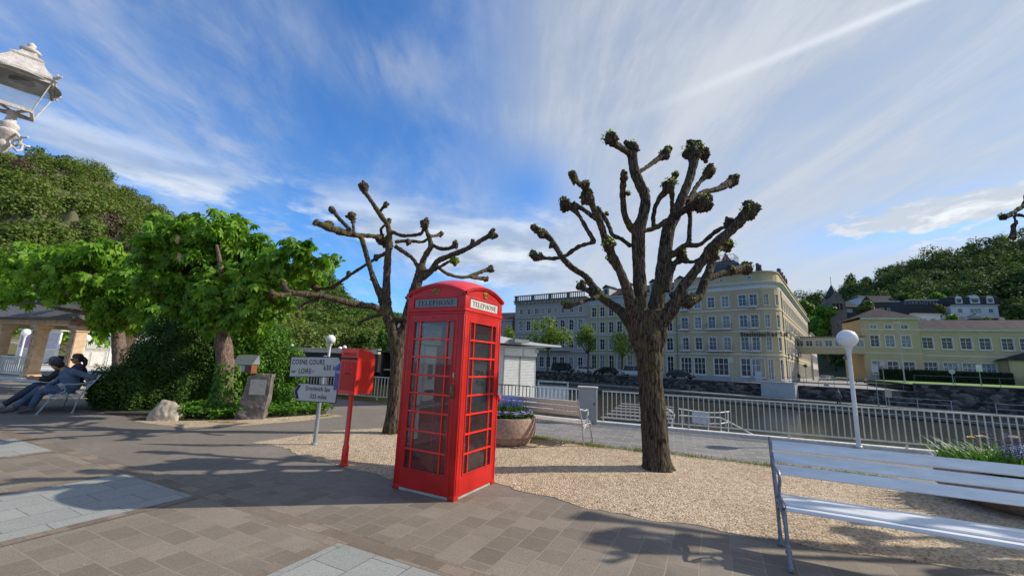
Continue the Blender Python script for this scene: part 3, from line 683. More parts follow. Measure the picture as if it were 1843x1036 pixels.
    q = MB(); q.tube([(-.23, HW - .078, 1.84), (-.19, HW - .078, 1.90), (-.23, HW - .078, 1.95), (-.20, HW - .078, 2.0)], .012, 6); q.build('yellow_mark', gold, wb)
    MB().b2(-.30, -.17, HW - .09, HW - .06, .55, 1.75, .004).build('side_board', mat('white_board_strip', (.84, .87, .90), .5, .05), t); u_ = MB().b2(-.165, .06, HW - .12, HW - .06, 1.02, 1.74, .006).build('telephone_unit', pale, t); MB().b2(-.14, .03, HW - .135, HW - .12, 1.12, 1.16).build('tray', black, u_); MB().b2(-.10, .0, HW - .125, HW - .12, 1.3, 1.5).build('keypad', steel, u_)
    q = MB(); q.b2(-.30, .30, HW - .20, HW - .06, .95, .975); q.build('shelf', steel, t)
build_booth()

# ================================================================== red pillar box on a post
def build_postbox():
    pb = gd(619, 838); t = thing('letter_box', 'red iron letter box with rounded back on a slim red post', 'letter box', (pb.x, pb.y, .012), UA)
    q = MB(); q.lathe([(.062, 0), (.062, .02), (.050, .028), (.046, .26), (.042, .275), (.036, .29), (.034, 1.02)], 20); smooth_by_angle(q.build('post', red, t))
    # box: local x = towards the right face, y = along the face we see on the left
    x0, x1, y0, y1 = -.10, .24, -.17, .19; z0, z1 = 1.02, 1.665
    prof = [(x0, z0), (x1, z0 + .0), (x1, z1 - .15)] + [(x1 - .13 + .13 * cos(a), z1 - .15 + .13 * sin(a)) for a in [pi / 2 * k / 6 for k in range(1, 7)]] + [(x0, z1)]
    q = MB(); n = len(prof); V = [(a, y, b_) for y in (y0, y1) for a, b_ in prof]
    q.add(V, [tuple(range(n)), tuple(reversed(range(n, 2 * n)))] + [(i + n, (i + 1) % n + n, (i + 1) % n, i) for i in range(n)])
    q.b2(x0 - .006, x1 - .10, y0 - .006, y1 + .006, z1 - .004, z1 + .012, .004); q.b2(x0 - .004, x1 + .004, y0 - .004, y1 + .004, z0 - .012, z0 + .006, .003)
    o = q.build('box', red, t); bv = o.modifiers.new('b', 'BEVEL'); bv.width = .004; bv.segments = 2
    q = MB(); q.b2(x0 - .022, x0 - .001, y0 + .03, y1 - .03, z1 - .155, z1 - .135); q.b2(x0 - .026, x0 - .001, y0 + .02, y1 - .02, z1 - .135, z1 - .125); q.build('slot_hood', black, t)
    q = MB(); q.b2(x0 - .006, x0 - .001, y0 + .03, y1 - .03, z0 + .04, z1 - .19); dr = q.build('door', red_dull, t)
    q = MB(); q.b2(x0 - .008, x0 - .002, y0 + .05, y1 - .05, z1 - .10, z1 - .05); pl = q.build('name_plate', red_dull, t)
    ex = (0, -1, 0); nn = (-1, 0, 0); yc = (y0 + y1) / 2
    text_mesh('lettering', 'E II R', .085, red, dr, (x0 - .0065, yc, z1 - .25), ex, (0, 0, 1), nn, bold=.0015, thick=.004)
    q = MB(); 
    for i in range(8):
        y = y0 + .065 + i * .031; q.tube([(x0 - .010, y, z1 - .09), (x0 - .010, y + (.0 if i % 2 else .01), z1 - .06)], .003, 5)
    q.build('raised_marks', red, pl)
    for y in (yc - .03, yc + .03): MB().ball((x0 - .008, y, z1 - .36), .012, 10, 6).build('lock', black, dr, True)
    # blue box behind
    p = at(618, 684, 6.62); t = thing('small_letter_box', 'small blue box with sloping lid fixed behind the red letter box', 'letter box', (p.x, p.y, 1.0), UA - .1)
    q = MB(); q.b2(-.08, .12, -.12, .12, .04, .38, .006); q.build('box', blue_box, t)
    q = MB(); q.add([(-.11, -.14, .37), (.13, -.14, .37), (.13, .14, .37), (-.11, .14, .37), (-.02, -.11, .46), (.10, -.11, .46), (.10, .11, .46), (-.02, .11, .46)], [(3, 2, 1, 0), (4, 5, 6, 7), (0, 1, 5, 4), (1, 2, 6, 5), (2, 3, 7, 6), (3, 0, 4, 7)]); q.build('lid', blue_box, t)
    q = MB(); q.b2(-.086, -.081, -.09, .09, .30, .345); s = q.build('name_strip', mat('pale_print', (.30, .36, .46), .5, .1, 20), t)
    MB().ball((-.083, -.02, .18), .010, 8, 6).build('lock', black, t)
    q = MB(); q.tube([(0.02, -.02, .2), (.02, -.26, .2)], .014, 8); q.build('bracket', steel, t)
build_postbox()

# ================================================================== direction signs
def build_signs():
    p = gd(566, 800); t = thing('direction_sign_post', 'grey post carrying two white direction boards with black lettering', 'signpost', (p.x, p.y, .012), 0)
    q = MB(); q.lathe([(.035, 0), (.033, 1.55), (.0, 1.56)], 16); smooth_by_angle(q.build('post', steel, t)); MB().lathe([(.06, 0), (.055, .02), (.036, .03)], 16).build('foot', steel, t)
    def board(A, B, C_, D_, tip, lines, name, blab, right):
        # A top left, B top right, C bottom right, D bottom left in pixels ; build on a real plane
        Y = p.y - .055
        a, d = at(*A, Y), at(*D_, Y); b_, c = at(*B, Y), at(*C_, Y)
        h = (a - d).length; ex = (b_ - a); ex.z = 0; ex = ex.normalized(); wdt = (b_ - a).dot(ex); O = d - p
        tilt = (c - d).normalized(); ex = Vector((tilt.x, 0, tilt.z)).normalized(); ez = Vector((-ex.z, 0, ex.x)); nn = Vector((0, -1, 0)); h = (a - d).dot(ez); wdt = (c - d).dot(ex)
        out = [(0, 0), (wdt, 0), (wdt, h), (0, h)]
        if right: out = [(0, 0), (wdt, 0), (wdt + tip, h * .42), (wdt - .02, h), (0, h)]
        else: out = [(0, 0), (wdt, 0), (wdt, h), (0, h), (-tip, h * .5)]
        cx = sum(q_[0] for q_ in out) / len(out); cy = sum(q_[1] for q_ in out) / len(out)
        def slab(sc, z0, z1, mm, nm, par):
            pts = [(cx + (x - cx) * (1 - sc / wdt * 2), cy + (y - cy) * (1 - sc / h * 2)) for x, y in out]; n = len(pts); q = MB()
            q.add([O + ex * x + ez * y + nn * z for z in (z0, z1) for x, y in pts], [tuple(range(n)), tuple(reversed(range(n, 2 * n)))] + [(i, i + n, (i + 1) % n + n, (i + 1) % n) for i in range(n)])
            return q.build(nm, mm, par)
        bd = slab(0, 0, .012, black, name, t); slab(.014, .012, .0145, sign_white, 'board_face', bd)
        for (s, sz, u, v, al) in lines: text_mesh('lettering', s, sz, black, bd, O + ex * u * wdt + ez * v * h + nn * .0155, ex, ez, nn, al, .0005, .0024, 1.10, .66)
        return bd, O, ex, ez, nn, wdt, h
    bd, O, ex, ez, nn, w, h = board((522, 642), (612, 640), (622, 680), (520, 679), .05, [('COSNE COURS', .122, .035, .72, 'LEFT'), ('sur', .085, .04, .28, 'LEFT'), ('LOIRE', .122, .165, .28, 'LEFT'), ('630 km', .130, .60, .45, 'LEFT')], 'upper_board', '', True)
    q = MB(); q.add([O + ex * (w - .16 + dx) + ez * y + nn * .0155 for dx, y in ((.0, h - .01), (.07, h - .01), (.19, h * .42), (.12, h * .42))], [(0, 1, 2, 3)])
    q.build('arrow_edge', black, bd)
    q = MB(); c = O + ex * w * .42 + ez * h * .28 + nn * .0152; q.add([c + ex * .035 * cos(a) + ez * .035 * sin(a) for a in [k * pi / 10 for k in range(20)]], [tuple(range(20))]); q.build('worn_sticker', mat('worn_sticker_grey', (.40, .38, .34), .7, .2, 30), bd)
    bd, O, ex, ez, nn, w, h = board((536, 689), (607, 694), (605, 727), (533, 722), .085, [('Droitwich Spa', .105, .50, .72, 'CENTER'), ('522 miles', .105, .54, .30, 'CENTER')], 'lower_board', '', False)
    q = MB(); q.add([O + ex * x + ez * y + nn * .0155 for x, y in ((-.055, h * .5), (.0, h * .88), (.05, h * .88), (.0, h * .5), (.05, h * .12), (.0, h * .12))], [(0, 3, 2, 1), (0, 5, 4, 3)]); q.build('chevron', black, bd)
    for z in (.84, .98, 1.2, 1.42): MB().b2(-.045, .045, -.05, .04, z - .012, z + .012).build('clamp', steel, t)
build_signs()

# ================================================================== benches
def build_bench(loc, rz, L, label, iron, slat, arms=(0, 1), nsup=2, group=None):
    t = thing('park_bench', label, 'bench', loc, rz, group)
    for i, z in enumerate((.83, .725, .62)):
        k = (z - .42) / .46; y = .055 + .275 * k
        o = MB().box((L / 2, y, z), (L - .03, .026, .098), mtx=Matrix.Rotation(-.50, 3, 'X'), bev=.010).build('back_slat', slat, t); smooth_by_angle(o)
    for y, z, w in ((-.40, .415, .105), (-.295, .430, .085), (-.195, .430, .085), (-.095, .422, .085), (.005, .412, .085)):
        o = MB().box((L / 2, y, z), (L - .03, w, .034), mtx=Matrix.Rotation(.06 if y > -.35 else -.12, 3, 'X'), bev=.011).build('seat_slat', slat, t); smooth_by_angle(o)
    xs = [.0, L] if nsup == 2 else [0, L / 2, L]
    for i, x in enumerate(xs):
        q = MB(); s = 8
        P = lambda *l: [(x, y, z) for y, z in l]
        q.tube(P((-.02, 0), (-.01, .06), (.015, .20), (.04, .36), (.075, .46), (.16, .60), (.27, .76), (.335, .90)), [.020, .018, .015, .017, .019, .017, .015, .012], s)
        q.tube(P((-.58, 0), (-.56, .05), (-.525, .12), (-.45, .28), (-.42, .40)), [.024, .018, .015, .016, .018], s)
        q.tube(P((-.53, .10), (-.525, .125)), .024, s); q.tube(P((-.515, .145), (-.510, .16)), .022, s)
        q.tube(P((-.42, .385), (-.2, .395), (-.05, .385), (.06, .375)), .014, s)
        q.tube(P((-.46, .24), (-.32, .34), (-.13, .37), (-.02, .32), (.01, .20)), [.011, .012, .012, .012, .011], s)
        q.b2(x - .02, x + .02, -.05, .01, 0, .012); q.b2(x - .02, x + .02, -.62, -.55, 0, .012)
        smooth_by_angle(q.build('end_frame' if i in (0, len(xs) - 1) else 'middle_frame', iron, t), 60)
        if i in (0, len(xs) - 1):
            q = MB(); q.tube(P((.23, .70), (.14, .705), (.02, .675), (-.10, .66), (-.20, .675), (-.27, .66), (-.30, .61), (-.275, .565), (-.235, .585), (-.245, .62)), [.012, .016, .017, .016, .015, .014, .012, .010, .009, .007], s)
            q.tube(P((-.275, .63), (-.215, .56), (-.22, .50), (-.30, .45), (-.41, .41)), [.011, .012, .012, .013, .014], s)
            q.tube(P((-.21, .50), (-.17, .46), (-.19, .42), (-.22, .44)), .009, s)
            smooth_by_angle(q.build('armrest', iron, t), 60)
    return t
build_bench((2.60, 4.15, .012), ROOT, 2.42, 'white slatted bench with grey iron frame in the right foreground', iron_grey, bench_white, nsup=2)
fx = Vector((.50, .866, 0))
build_bench((1.53, 8.47, .012), atan2(fx.y, fx.x) + pi / 2, 2.0, 'bench seen from behind with silver iron frame beside the round planter', iron_silver, mat('shaded_bench_slats', (.62, .56, .50), .5, .12, 8, stretch=(1, 5, 5)))  # aged white slats; tan of shade and gravel bounce put into their colour
B3F = Vector((-.62, -.785, 0)).normalized(); b3y = -B3F; b3x = Vector((b3y.y, -b3y.x, 0)); b3rz = atan2(b3x.y, b3x.x)
B3L = 1.75; b3o = Vector((-10.22, 10.05, 0)) - b3x * B3L
build_bench(tuple(b3o), b3rz, B3L, 'pale blue iron bench on the left carrying three seated people', iron_blue, mat('pale_slats', (.55, .58, .60), .45, .1, 6))

# ================================================================== planters
stone_planter = mat('pink_exposed_aggregate', (.40, .27, .21), .9, .25, 18, .6, 90)
def blades(P0, n, h, w, spread, rng, lean=.5):
    V = []; F = []
    for i in range(n):
        a = rng.random() * 6.28; r = spread * sqrt(rng.random()); b = P0 + np.array([cos(a) * r, sin(a) * r, 0]); hh = h * (.6 + .6 * rng.random()); da = a + rng.normal() * .6
        out = np.array([cos(da), sin(da), 0]) * hh * lean * rng.random(); sd = np.array([-sin(da), cos(da), 0]) * w
        k = len(V); pts = [(0, 1.0), (.35, 1.1), (.7, .8), (1, .05)]
        for u, ww in pts:
            c = b + out * u ** 1.8 + np.array([0, 0, hh * (u - .12 * u ** 3)]); V += [c - sd * ww, c + sd * ww]
        F += [(k, k + 1, k + 3, k + 2), (k + 2, k + 3, k + 5, k + 4), (k + 4, k + 5, k + 7, k + 6)]
    return np.array(V), np.array(F)
def np_part(name, V, F, m, parent): return np_mesh(name, V, F, m, parent)
def petals(C_, n, size, cup, rng, M=6):
    V = []; F = []
    for c in C_:
        for j in range(M):
            a = 2 * pi * j / M + rng.random() * .4; o = np.array([cos(a), sin(a), 0]); s = np.array([-sin(a), cos(a), 0]); k = len(V)
            V += [c, c + o * size * .55 + s * size * .34 + np.array([0, 0, size * cup * .6]), c + o * size + np.array([0, 0, size * cup]), c + o * size * .55 - s * size * .34 + np.array([0, 0, size * cup * .6])]
            F += [(k, k + 1, k + 2, k + 3)]
    return np.array(V), np.array(F)
petal = lambda n, c: mat(n, c, .6, .15, 20)
stem_green = leaf_mat('stem_green', [(.3, (.04, .11, .02)), (.55, (.08, .19, .03)), (.75, (.15, .28, .05))], 9, .3)
def build_planters():
    r = np.random.default_rng(5)
    p = gd(925, 806); p.y += .55; p.x += -.05
    t = thing('flower_planter', 'round pink stone planter of tulips and pansies behind the phone box', 'planter', (p.x - .12, p.y, .012), .3)
    R_, H_ = .60, .50
    q = MB(); q.lathe([(.47, 0), (.50, .03), (.525, .11), (.56, .135), (.60, .16), (R_ + .003, .18), (R_ + .004, H_ - .03), (R_ - .01, H_), (R_ - .07, H_), (R_ - .08, H_ - .05), (.02, H_ - .06)], 48)
    smooth_by_angle(q.build('bowl', stone_planter, t), 30)
    s = []; 
    V, F = leaf_quads(np.stack([r.normal(size=2600) * .21, r.normal(size=2600) * .21, H_ - .02 + .10 * r.random(2600)], 1).clip([-.50, -.50, 0], [.50, .50, 2]), r.normal(size=(2600, 3)) + [0, 0, 1], .045, .8); np_part('foliage', V, F, stem_green, t)
    a = r.random(260) * 6.28; rr = .53 * np.sqrt(r.random(260) * .75 + .25); C_ = np.stack([np.cos(a) * rr, np.sin(a) * rr, H_ + .05 + .07 * r.random(260)], 1)
    V, F = petals(C_[:170], 0, .046, .25, r, 5); np_part('pale_pansies', V, F, petal('pale_violet_petal', (.55, .55, .80)), t)
    V, F = petals(C_[170:], 0, .042, .25, r, 5); np_part('violet_pansies', V, F, petal('violet_petal', (.16, .10, .42)), t)
    a = r.random(700) * 6.28; rr = .34 * np.sqrt(r.random(700)); C_ = np.stack([np.cos(a) * rr, np.sin(a) * rr, H_ + .18 + .24 * r.random(700) * (1.1 - rr / .34 * .6)], 1)
    V, F = petals(C_, 0, .024, .5, r, 4); np_part('forget_me_nots', V, F, petal('blue_petal', (.14, .20, .55)), t)
    V, F = blades(np.array([0, 0, H_ - .05]), 220, .36, .012, .40, r, .45); np_part('tulip_leaves', V, F, stem_green, t)
    for (x, y, z) in ((-.34, -.22, .36), (-.30, -.10, .40), (-.26, -.3, .38), (-.36, -.05, .37), (-.40, -.2, .33)):
        q = MB(); q.tube([(x, y, H_ - .03), (x * 1.02, y, H_ + z - .05)], .004, 5); st = q.build('tulip', stem_green, t)
        k = MB(); k.ball((x, y, H_ + z - .02), .046, 8, 6, .08, (1, 1, 1.5)); k.build('petals', petal('tulip_red', (.75, .02, .06)), st, True)
    # planter behind the foreground bench
    p = gd(1720, 905); t = thing('flower_planter', 'round planter of daffodils and purple hyacinths behind the foreground bench', 'planter', (6.60, 5.50, .012), 0)
    q = MB(); R_ = .80; q.lathe([(.50, 0), (.54, .03), (.70, .10), (.80, .17), (.80, .20), (R_, H_ - .12), (R_ - .01, H_ - .06), (R_ - .07, H_ - .06), (R_ - .08, H_ - .1), (.02, H_ - .12)], 48); smooth_by_angle(q.build('bowl', stone_planter, t), 30)
    V, F = blades(np.array([0, 0, H_ - .12]), 520, .36, .011, .70, r, 1.2); np_part('leaves', V, F, stem_green, t)
    n = 5000; a = r.random(n) * 6.28; rr = .74 * np.sqrt(r.random(n)); V, F = leaf_quads(np.stack([np.cos(a) * rr, np.sin(a) * rr, H_ - .08 + .16 * r.random(n)], 1), r.normal(size=(n, 3)) + [0, 0, 1], .05, .7); np_part('foliage', V, F, stem_green, t)
    def hy(cs, m_, nm):
        for (x, y, z) in cs:
            C_ = np.array([(x + .05 * cos(k * 2.4), y + .05 * sin(k * 2.4), H_ + z + .06 + .006 * k) for k in range(34)]); V, F = petals(C_, 0, .036, .1, r, 5); np_part(nm, V, F, m_, t)
    hy([(-.62, -.25, .26), (-.47, -.36, .14), (-.40, -.28, .18), (-.52, -.30, .10), (-.44, -.42, .10), (.02, -.55, .14), (.30, -.5, .12), (.1, -.5, .16)], petal('deep_purple_petal', (.05, .02, .22)), 'purple_hyacinth')
    a = r.random(900) * 6.28; rr = .36 * np.sqrt(r.random(900)); C_ = np.stack([.1 + np.cos(a) * rr, -.15 + np.sin(a) * rr * .7, H_ + .10 + .16 * r.random(900)], 1); V, F = petals(C_, 0, .020, .5, r, 4); np_part('forget_me_nots', V, F, petal('pale_blue_petal', (.30, .42, .66)), t)
    for (x, y, z, c) in ((-.60, -.15, .50, 0), (-.12, -.1, .50, 1), (.12, -.3, .38, 0), (.30, -.35, .33, 1), (.2, -.05, .46, 2), (.42, -.2, .42, 0), (-.35, .2, .44, 1)):
        q = MB(); q.tube([(x * .8, y * .8, H_ - .1), (x, y, H_ + z * .6), (x, y, H_ + z - .14)], .004, 5); st = q.build('daffodil', stem_green, t)
        V, F = petals(np.array([(x, y, H_ + z - .14)]), 0, .065, .35, r, 6); np_part('petals', V, F, [petal('cream_petal', (.78, .74, .46)), petal('apricot_petal', (.72, .48, .22)), petal('pink_white_petal', (.62, .55, .62))][c], st)
        MB().lathe([(.010, 0), (.016, .02), (.020, .03)], 10, (x, y, H_ + z - .14)).build('trumpet', petal('yellow_petal', (.75, .55, .10)), st)
build_planters()

# ================================================================== cabinet, railings, globe lamps
def rail_run(A, B, label, m_, spacing, H_=.84, post_every=18, name='railing'):
    A, B = Vector(A), Vector(B); d = (B - A); L = d.length; rz = atan2(d.y, d.x)
    t = thing(name, label, 'railing', tuple(A), rz)
    MB().b2(0, L, -.022, .022, H_ - .03, H_, .006).build('top_rail', m_, t); MB().b2(0, L, -.014, .014, .10, .13, .004).build('bottom_rail', m_, t)
    n = int(L / spacing); bar = None
    for i in range(n + 1):
        x = min(L - .01, i * spacing + .02)
        if i % post_every == 0: MB().b2(x - .016, x + .016, -.016, .016, .0, .10).build('foot', m_, t, label=None)
        if bar is None: bar = MB().b2(-.011, .011, -.008, .008, .13, H_ - .03).build('baluster', m_, t, loc=(x, 0, 0))
        else:
            b_ = bar.copy(); COL.objects.link(b_); b_.location = (x, 0, 0); b_.parent = t
    return t
R0 = Vector((2.45, 11.86, 0))
rail_run(tuple(R0 + RD * .22 + Vector((0, 0, .06))), tuple(R0 + RD * 9.6 + Vector((0, 0, .06))), 'cream painted river railing running right from the grey cabinet', white_aged, .122)
rail_run(tuple(R0 - RD * 1.95 + RN * .25 + Vector((0, 0, .06))), tuple(R0 - RD * .42 + RN * .15 + Vector((0, 0, .06))), 'short white railing left of the grey cabinet by the glass screen', white_paint, .125)
rail_run(tuple(R0 - RD * 4.3 + RN * .25 + Vector((0, 0, .06))), tuple(R0 - RD * 2.0 + RN * .25 + Vector((0, 0, .06))), 'dark railing in front of the white shuttered kiosk', mat('dark_grey_paint', (.06, .06, .065), .5), .12)
rail_run((-9.4, 16.9, .02), (-3.4, 15.3, .02), 'white railing beyond the road seen behind the red letter box', white_paint, .13)
k = MB()
for a, b_ in ((R0 - RD * 4.5, R0 + RD * 30),):
    c = (a + b_) / 2; k.box((c.x, c.y, .03), ((b_ - a).length, .26, .075), rz=atan2(RD.y, RD.x), bev=.01)
struct(k.build('river_kerb', concrete_pale))
def cabinet():
    p = R0 - RD * .16 - RN * .06; t = thing('electrical_cabinet', 'grey metal electrical cabinet between the two river railings', 'cabinet', (p.x, p.y, .01), radians(-14))
    cm = mat('grey_cabinet_paint', (.36, .36, .35), .6, .08, 5)
    o = MB().b2(-.27, .24, -.16, .16, .0, .95, .012).build('body', cm, t); MB().b2(-.29, .26, -.18, .18, .95, .985, .01).build('cap', concrete_pale, t)
    d = MB().b2(-.25, .22, -.168, -.161, .06, .92).build('door', cm, t); MB().b2(.15, .18, -.178, -.168, .48, .56).build('handle', black, d)
cabinet()
def globe_lamp(x, y, z, r, label, H_=None, m_=white_paint, sh=.035):
    t = thing('globe_lamp', label, 'street lamp', (x, y, .01), 0)
    zz = z - r * .93; q = MB(); q.lathe([(sh * 1.5, 0), (sh * 1.5, .03), (sh * 1.05, .05), (sh, zz - .34), (sh * .95, zz - .20), (sh * 1.2, zz - .10), (sh * 1.6, zz - .05), (sh * 2.0, zz - .03), (sh * 2.0, zz)], 20); smooth_by_angle(q.build('pole', m_, t), 40)
    MB().lathe([(r * .38, zz - .005), (r * .38, zz + .012)], 20).build('collar', steel, t)
    MB().ball((0, 0, z), r, 32, 20).build('globe', globe_mat, t, True)
    return t
globe_lamp(7.90, 9.55, 2.42, .205, 'white globe lamp on a slim pole by the railing right of the tree', sh=.042)
for px, py, Y, r, lab in ((595, 611, 17.5, .20, 'white globe lamp above the upper direction board'), (155, 609, 26, .24, 'white globe lamp nearest the carved pillar'), (203, 607, 27, .24, 'white globe lamp left of the chestnut trunk behind the wall'), (47, 598, 27, .22, 'white globe lamp seen through the pavilion opening')):
    p = at(px, py, Y); globe_lamp(p.x, p.y, p.z, r, lab, sh=.05)
# ================================================================== trees
def sm_path(P, sub=4):
    "Catmull-Rom through points (x,y,z,r)"
    P = [np.array(p, float) for p in P]
    if len(P) < 3: return [P[0] + (P[1] - P[0]) * k / sub for k in range(sub + 1)]
    Q = [2 * P[0] - P[1]] + P + [2 * P[-1] - P[-2]]; out = []
    for i in range(1, len(Q) - 2):
        for k in range(sub):
            t = k / sub; a, b, c, d = Q[i - 1:i + 3]
            out.append(.5 * ((2 * b) + (-a + c) * t + (2 * a - 5 * b + 4 * c - d) * t * t + (-a + 3 * b - 3 * c + d) * t ** 3))
    out.append(P[-1]); return out
def pollard(name, label, base, branches, knobs, voxel, m_, cv, tufts, extra=None, ridge=1.0, fac=None, leafn=26, leafs=.035, rot=0.0, group='pollarded trees'):
    """branches: [(dy_tip, [(x,y,r)...])] in crop pixels, cv converts (x, y, Y) -> world ; each starts on the trunk plane unless given dy_start"""
    mb = MB(); Y0 = base.y; rr = random.Random(3); ends = []
    for br in branches:
        d0, d1, pts = br; n = len(pts); L = [0]
        for a, b in zip(pts[:-1], pts[1:]): L.append(L[-1] + sqrt((a[0] - b[0]) ** 2 + (a[1] - b[1]) ** 2))
        P = []
        for (x, y, r), l in zip(pts, L):
            t = l / L[-1]; Y = Y0 + d0 + (d1 - d0) * t + (rr.uniform(-.04, .04) if 0 < t < 1 else 0); w, s = cv(x, y, Y); w = w - base; P.append((w.x, w.y, w.z, r * s * .88))
        Q = sm_path(P, 4)
        for q in Q: 
            j = 1 + .10 * mnoise.noise(Vector(q[:3]) * 4.0) + .10 * mnoise.noise(Vector(q[:3]) * 9); q[3] = max(.012, q[3] * j)
        mb.tube([q[:3] for q in Q], [q[3] for q in Q], 10)
    for (x, y, r, dy) in knobs:
        w, s = cv(x, y, Y0 + dy); w = w - base; R_ = r * s
        mb.ball(w, R_ * .70, 12, 8, .15)
        ax = Vector((rr.gauss(0, .5), rr.gauss(0, .5), 1)).normalized()
        for k in range(15):
            d = Vector((rr.gauss(0, 1), rr.gauss(0, 1), rr.gauss(.1, 1))).normalized(); d = d + ax * d.dot(ax) * .45; mb.ball(w + d * R_ * rr.uniform(.45, .80), R_ * rr.uniform(.20, .46), 8, 6, .18)
        ends.append((w, R_))
    if extra: extra(mb, ends)
    me = remesh(mb, voxel, 2, .45)
    kn = [(e[0], e[1]) for e in ends]
    def fn(c):
        ang = atan2(c.y, c.x); h = mnoise.noise(Vector((c.x * 15, c.y * 15, c.z * 1.6))) * .014 * ridge + mnoise.noise(c * 30) * .005 * ridge
        if c.z > 2.1: h = h * .6 + mnoise.noise(c * 14) * .010
        for w, R_ in kn:
            if (c - w).length < R_ * 1.35: h += (mnoise.noise(c * 42) * .040 + abs(mnoise.noise(c * 22)) * .024) * min(1, R_ * 8); break
        if c.z < .35: h += (.35 - c.z) ** 2 * .30 * (1 + mnoise.noise(Vector((cos(ang) * 2.2, sin(ang) * 2.2, 3))) * 1.6)
        return h
    displace(me, fn); me.materials.append(m_)
    t = thing(name, label, 'tree', tuple(base), rot, group); link('trunk', me, t, True)
    r = np.random.default_rng(9); P = []
    for i, (w, R_) in enumerate(ends):
        k = int(leafn * tufts.get(i, 1.0)); 
        if k == 0: continue
        big = tufts.get(i, 1.0) > 1.5
        d = r.normal(size=(k, 3)); d[:, 2] = np.abs(d[:, 2]) + (.35 if not big else -.3); d /= np.linalg.norm(d, axis=1, keepdims=True); P.append(np.array(w) + d * R_ * (.92 + .16 * r.random((k, 1)) * (2.2 if big else 1)))
    P = np.concatenate(P); N = r.normal(size=P.shape) + [0, 0, .5]; N /= np.linalg.norm(N, axis=1, keepdims=True)
    V, F = leaf_quads(P, N, leafs * (.5 + r.random(len(P))), .75, .3, .3, r); np_mesh('young_leaves', V, F, leaf_bud, t)
    return t, ends

# the great tree; pixel coordinates in a crop with origin (900,200), 2.59 px per photo px
B1 = gd(1181, 843); B1.z = .0
def cv1(x, y, Y): return at(900 + x / 2.59, 200 + y / 2.59, Y), Y / FPX / 2.59 * .95
BR1 = [
 (0, 0, [(737, 1692, 76), (733, 1650, 72), (728, 1600, 69), (722, 1520, 67), (712, 1400, 66), (704, 1300, 64), (697, 1180, 66), (690, 1080, 72), (680, 1000, 84), (676, 930, 84)]),
 (0, 0, [(700, 1200, 50), (640, 1040, 52), (615, 960, 40)]), (0, 0, [(700, 1200, 50), (735, 1040, 54), (745, 960, 42)]),
 (-.05, -.35, [(650, 1040, 58), (652, 850, 40), (645, 650, 36), (645, 560, 38), (668, 480, 33), (676, 400, 31), (642, 320, 31), (622, 260, 29), (616, 190, 28)]),
 (-.32, -.75, [(610, 210, 20), (570, 175, 19), (530, 150, 22), (515, 130, 28)]),
 (-.28, .15, [(648, 285, 13), (700, 250, 13), (740, 220, 18), (765, 200, 22)]),
 (-.15, -.7, [(618, 555, 24), (583, 490, 20), (572, 400, 20), (575, 330, 20), (578, 300, 20)]),
 (.05, .5, [(610, 630, 15), (560, 592, 14), (525, 578, 13), (505, 530, 13), (482, 490, 16), (452, 462, 18)]),
 (.1, .45, [(700, 1020, 56), (738, 850, 42), (765, 700, 39), (782, 560, 38), (815, 490, 34), (850, 400, 29), (885, 310, 27), (902, 240, 26), (900, 200, 34)]),
 (.4, .9, [(875, 420, 14), (920, 345, 14), (950, 310, 16), (975, 290, 24)]),
 (.4, 1.3, [(870, 440, 16), (940, 382, 16), (1010, 365, 17), (1050, 345, 22), (1085, 322, 24)]),
 (.3, -.2, [(815, 490, 22), (870, 455, 20), (910, 440, 26)]),
 (.2, -.25, [(780, 510, 20), (722, 545, 15), (680, 555, 14), (655, 570, 14)]),
 (.05, -.55, [(713, 540, 14), (720, 455, 14), (750, 398, 17), (785, 360, 24), (812, 320, 18)]),
 (.2, -.3, [(800, 490, 13), (802, 430, 13), (800, 370, 18)]),
 (.12, .0, [(886, 455, 14), (884, 540, 14), (880, 628, 15)]),
 (0, -.9, [(640, 1020, 50), (585, 810, 29), (530, 690, 28), (492, 600, 24), (462, 510, 21), (436, 450, 21), (410, 390, 24), (395, 335, 24)]),
 (-.9, -1.15, [(400, 350, 18), (365, 335, 17), (342, 300, 22)]),
 (-.5, -.2, [(440, 610, 14), (402, 545, 13), (362, 478, 14), (310, 435, 20)]), (-.5, -.2, [(445, 505, 13), (385, 455, 14), (335, 430, 14)]),
 (-.5, .3, [(445, 610, 12), (370, 630, 12), (290, 680, 13), (205, 685, 13), (160, 672, 18)]),
 (0, .9, [(630, 1010, 46), (560, 930, 28), (470, 862, 24), (400, 772, 20), (340, 732, 18), (290, 682, 16), (240, 602, 16), (200, 570, 20), (160, 545, 18)]),
 (.4, .6, [(440, 850, 16), (405, 835, 14), (378, 815, 18)]), (.3, -.5, [(460, 865, 16), (400, 882, 11), (350, 900, 12), (312, 905, 17)]),
 (0, -.6, [(715, 1010, 54), (800, 925, 38), (852, 820, 30), (920, 732, 27), (972, 660, 30), (1012, 612, 30), (1080, 552, 28), (1130, 500, 30), (1165, 465, 32)]),
 (.2, -.4, [(800, 675, 16), (860, 627, 16), (930, 622, 14), (990, 572, 14), (1038, 540, 15)]),
 (0, .3, [(780, 840, 16), (808, 720, 16), (845, 690, 20)]), (.3, -.3, [(855, 697, 12), (900, 702, 12), (950, 680, 14)]),
 (-.3, .0, [(990, 640, 20), (1030, 640, 18), (1060, 628, 22)]),
 (0, .7, [(730, 1020, 44), (800, 905, 30), (850, 882, 27), (920, 870, 25), (952, 800, 26), (982, 720, 24), (1000, 655, 20)]),
 (.5, 1.1, [(955, 785, 16), (1050, 752, 20), (1130, 735, 26), (1160, 725, 22)]),
 (-.1, -.2, [(790, 850, 18), (840, 870, 26), (880, 885, 26)])]
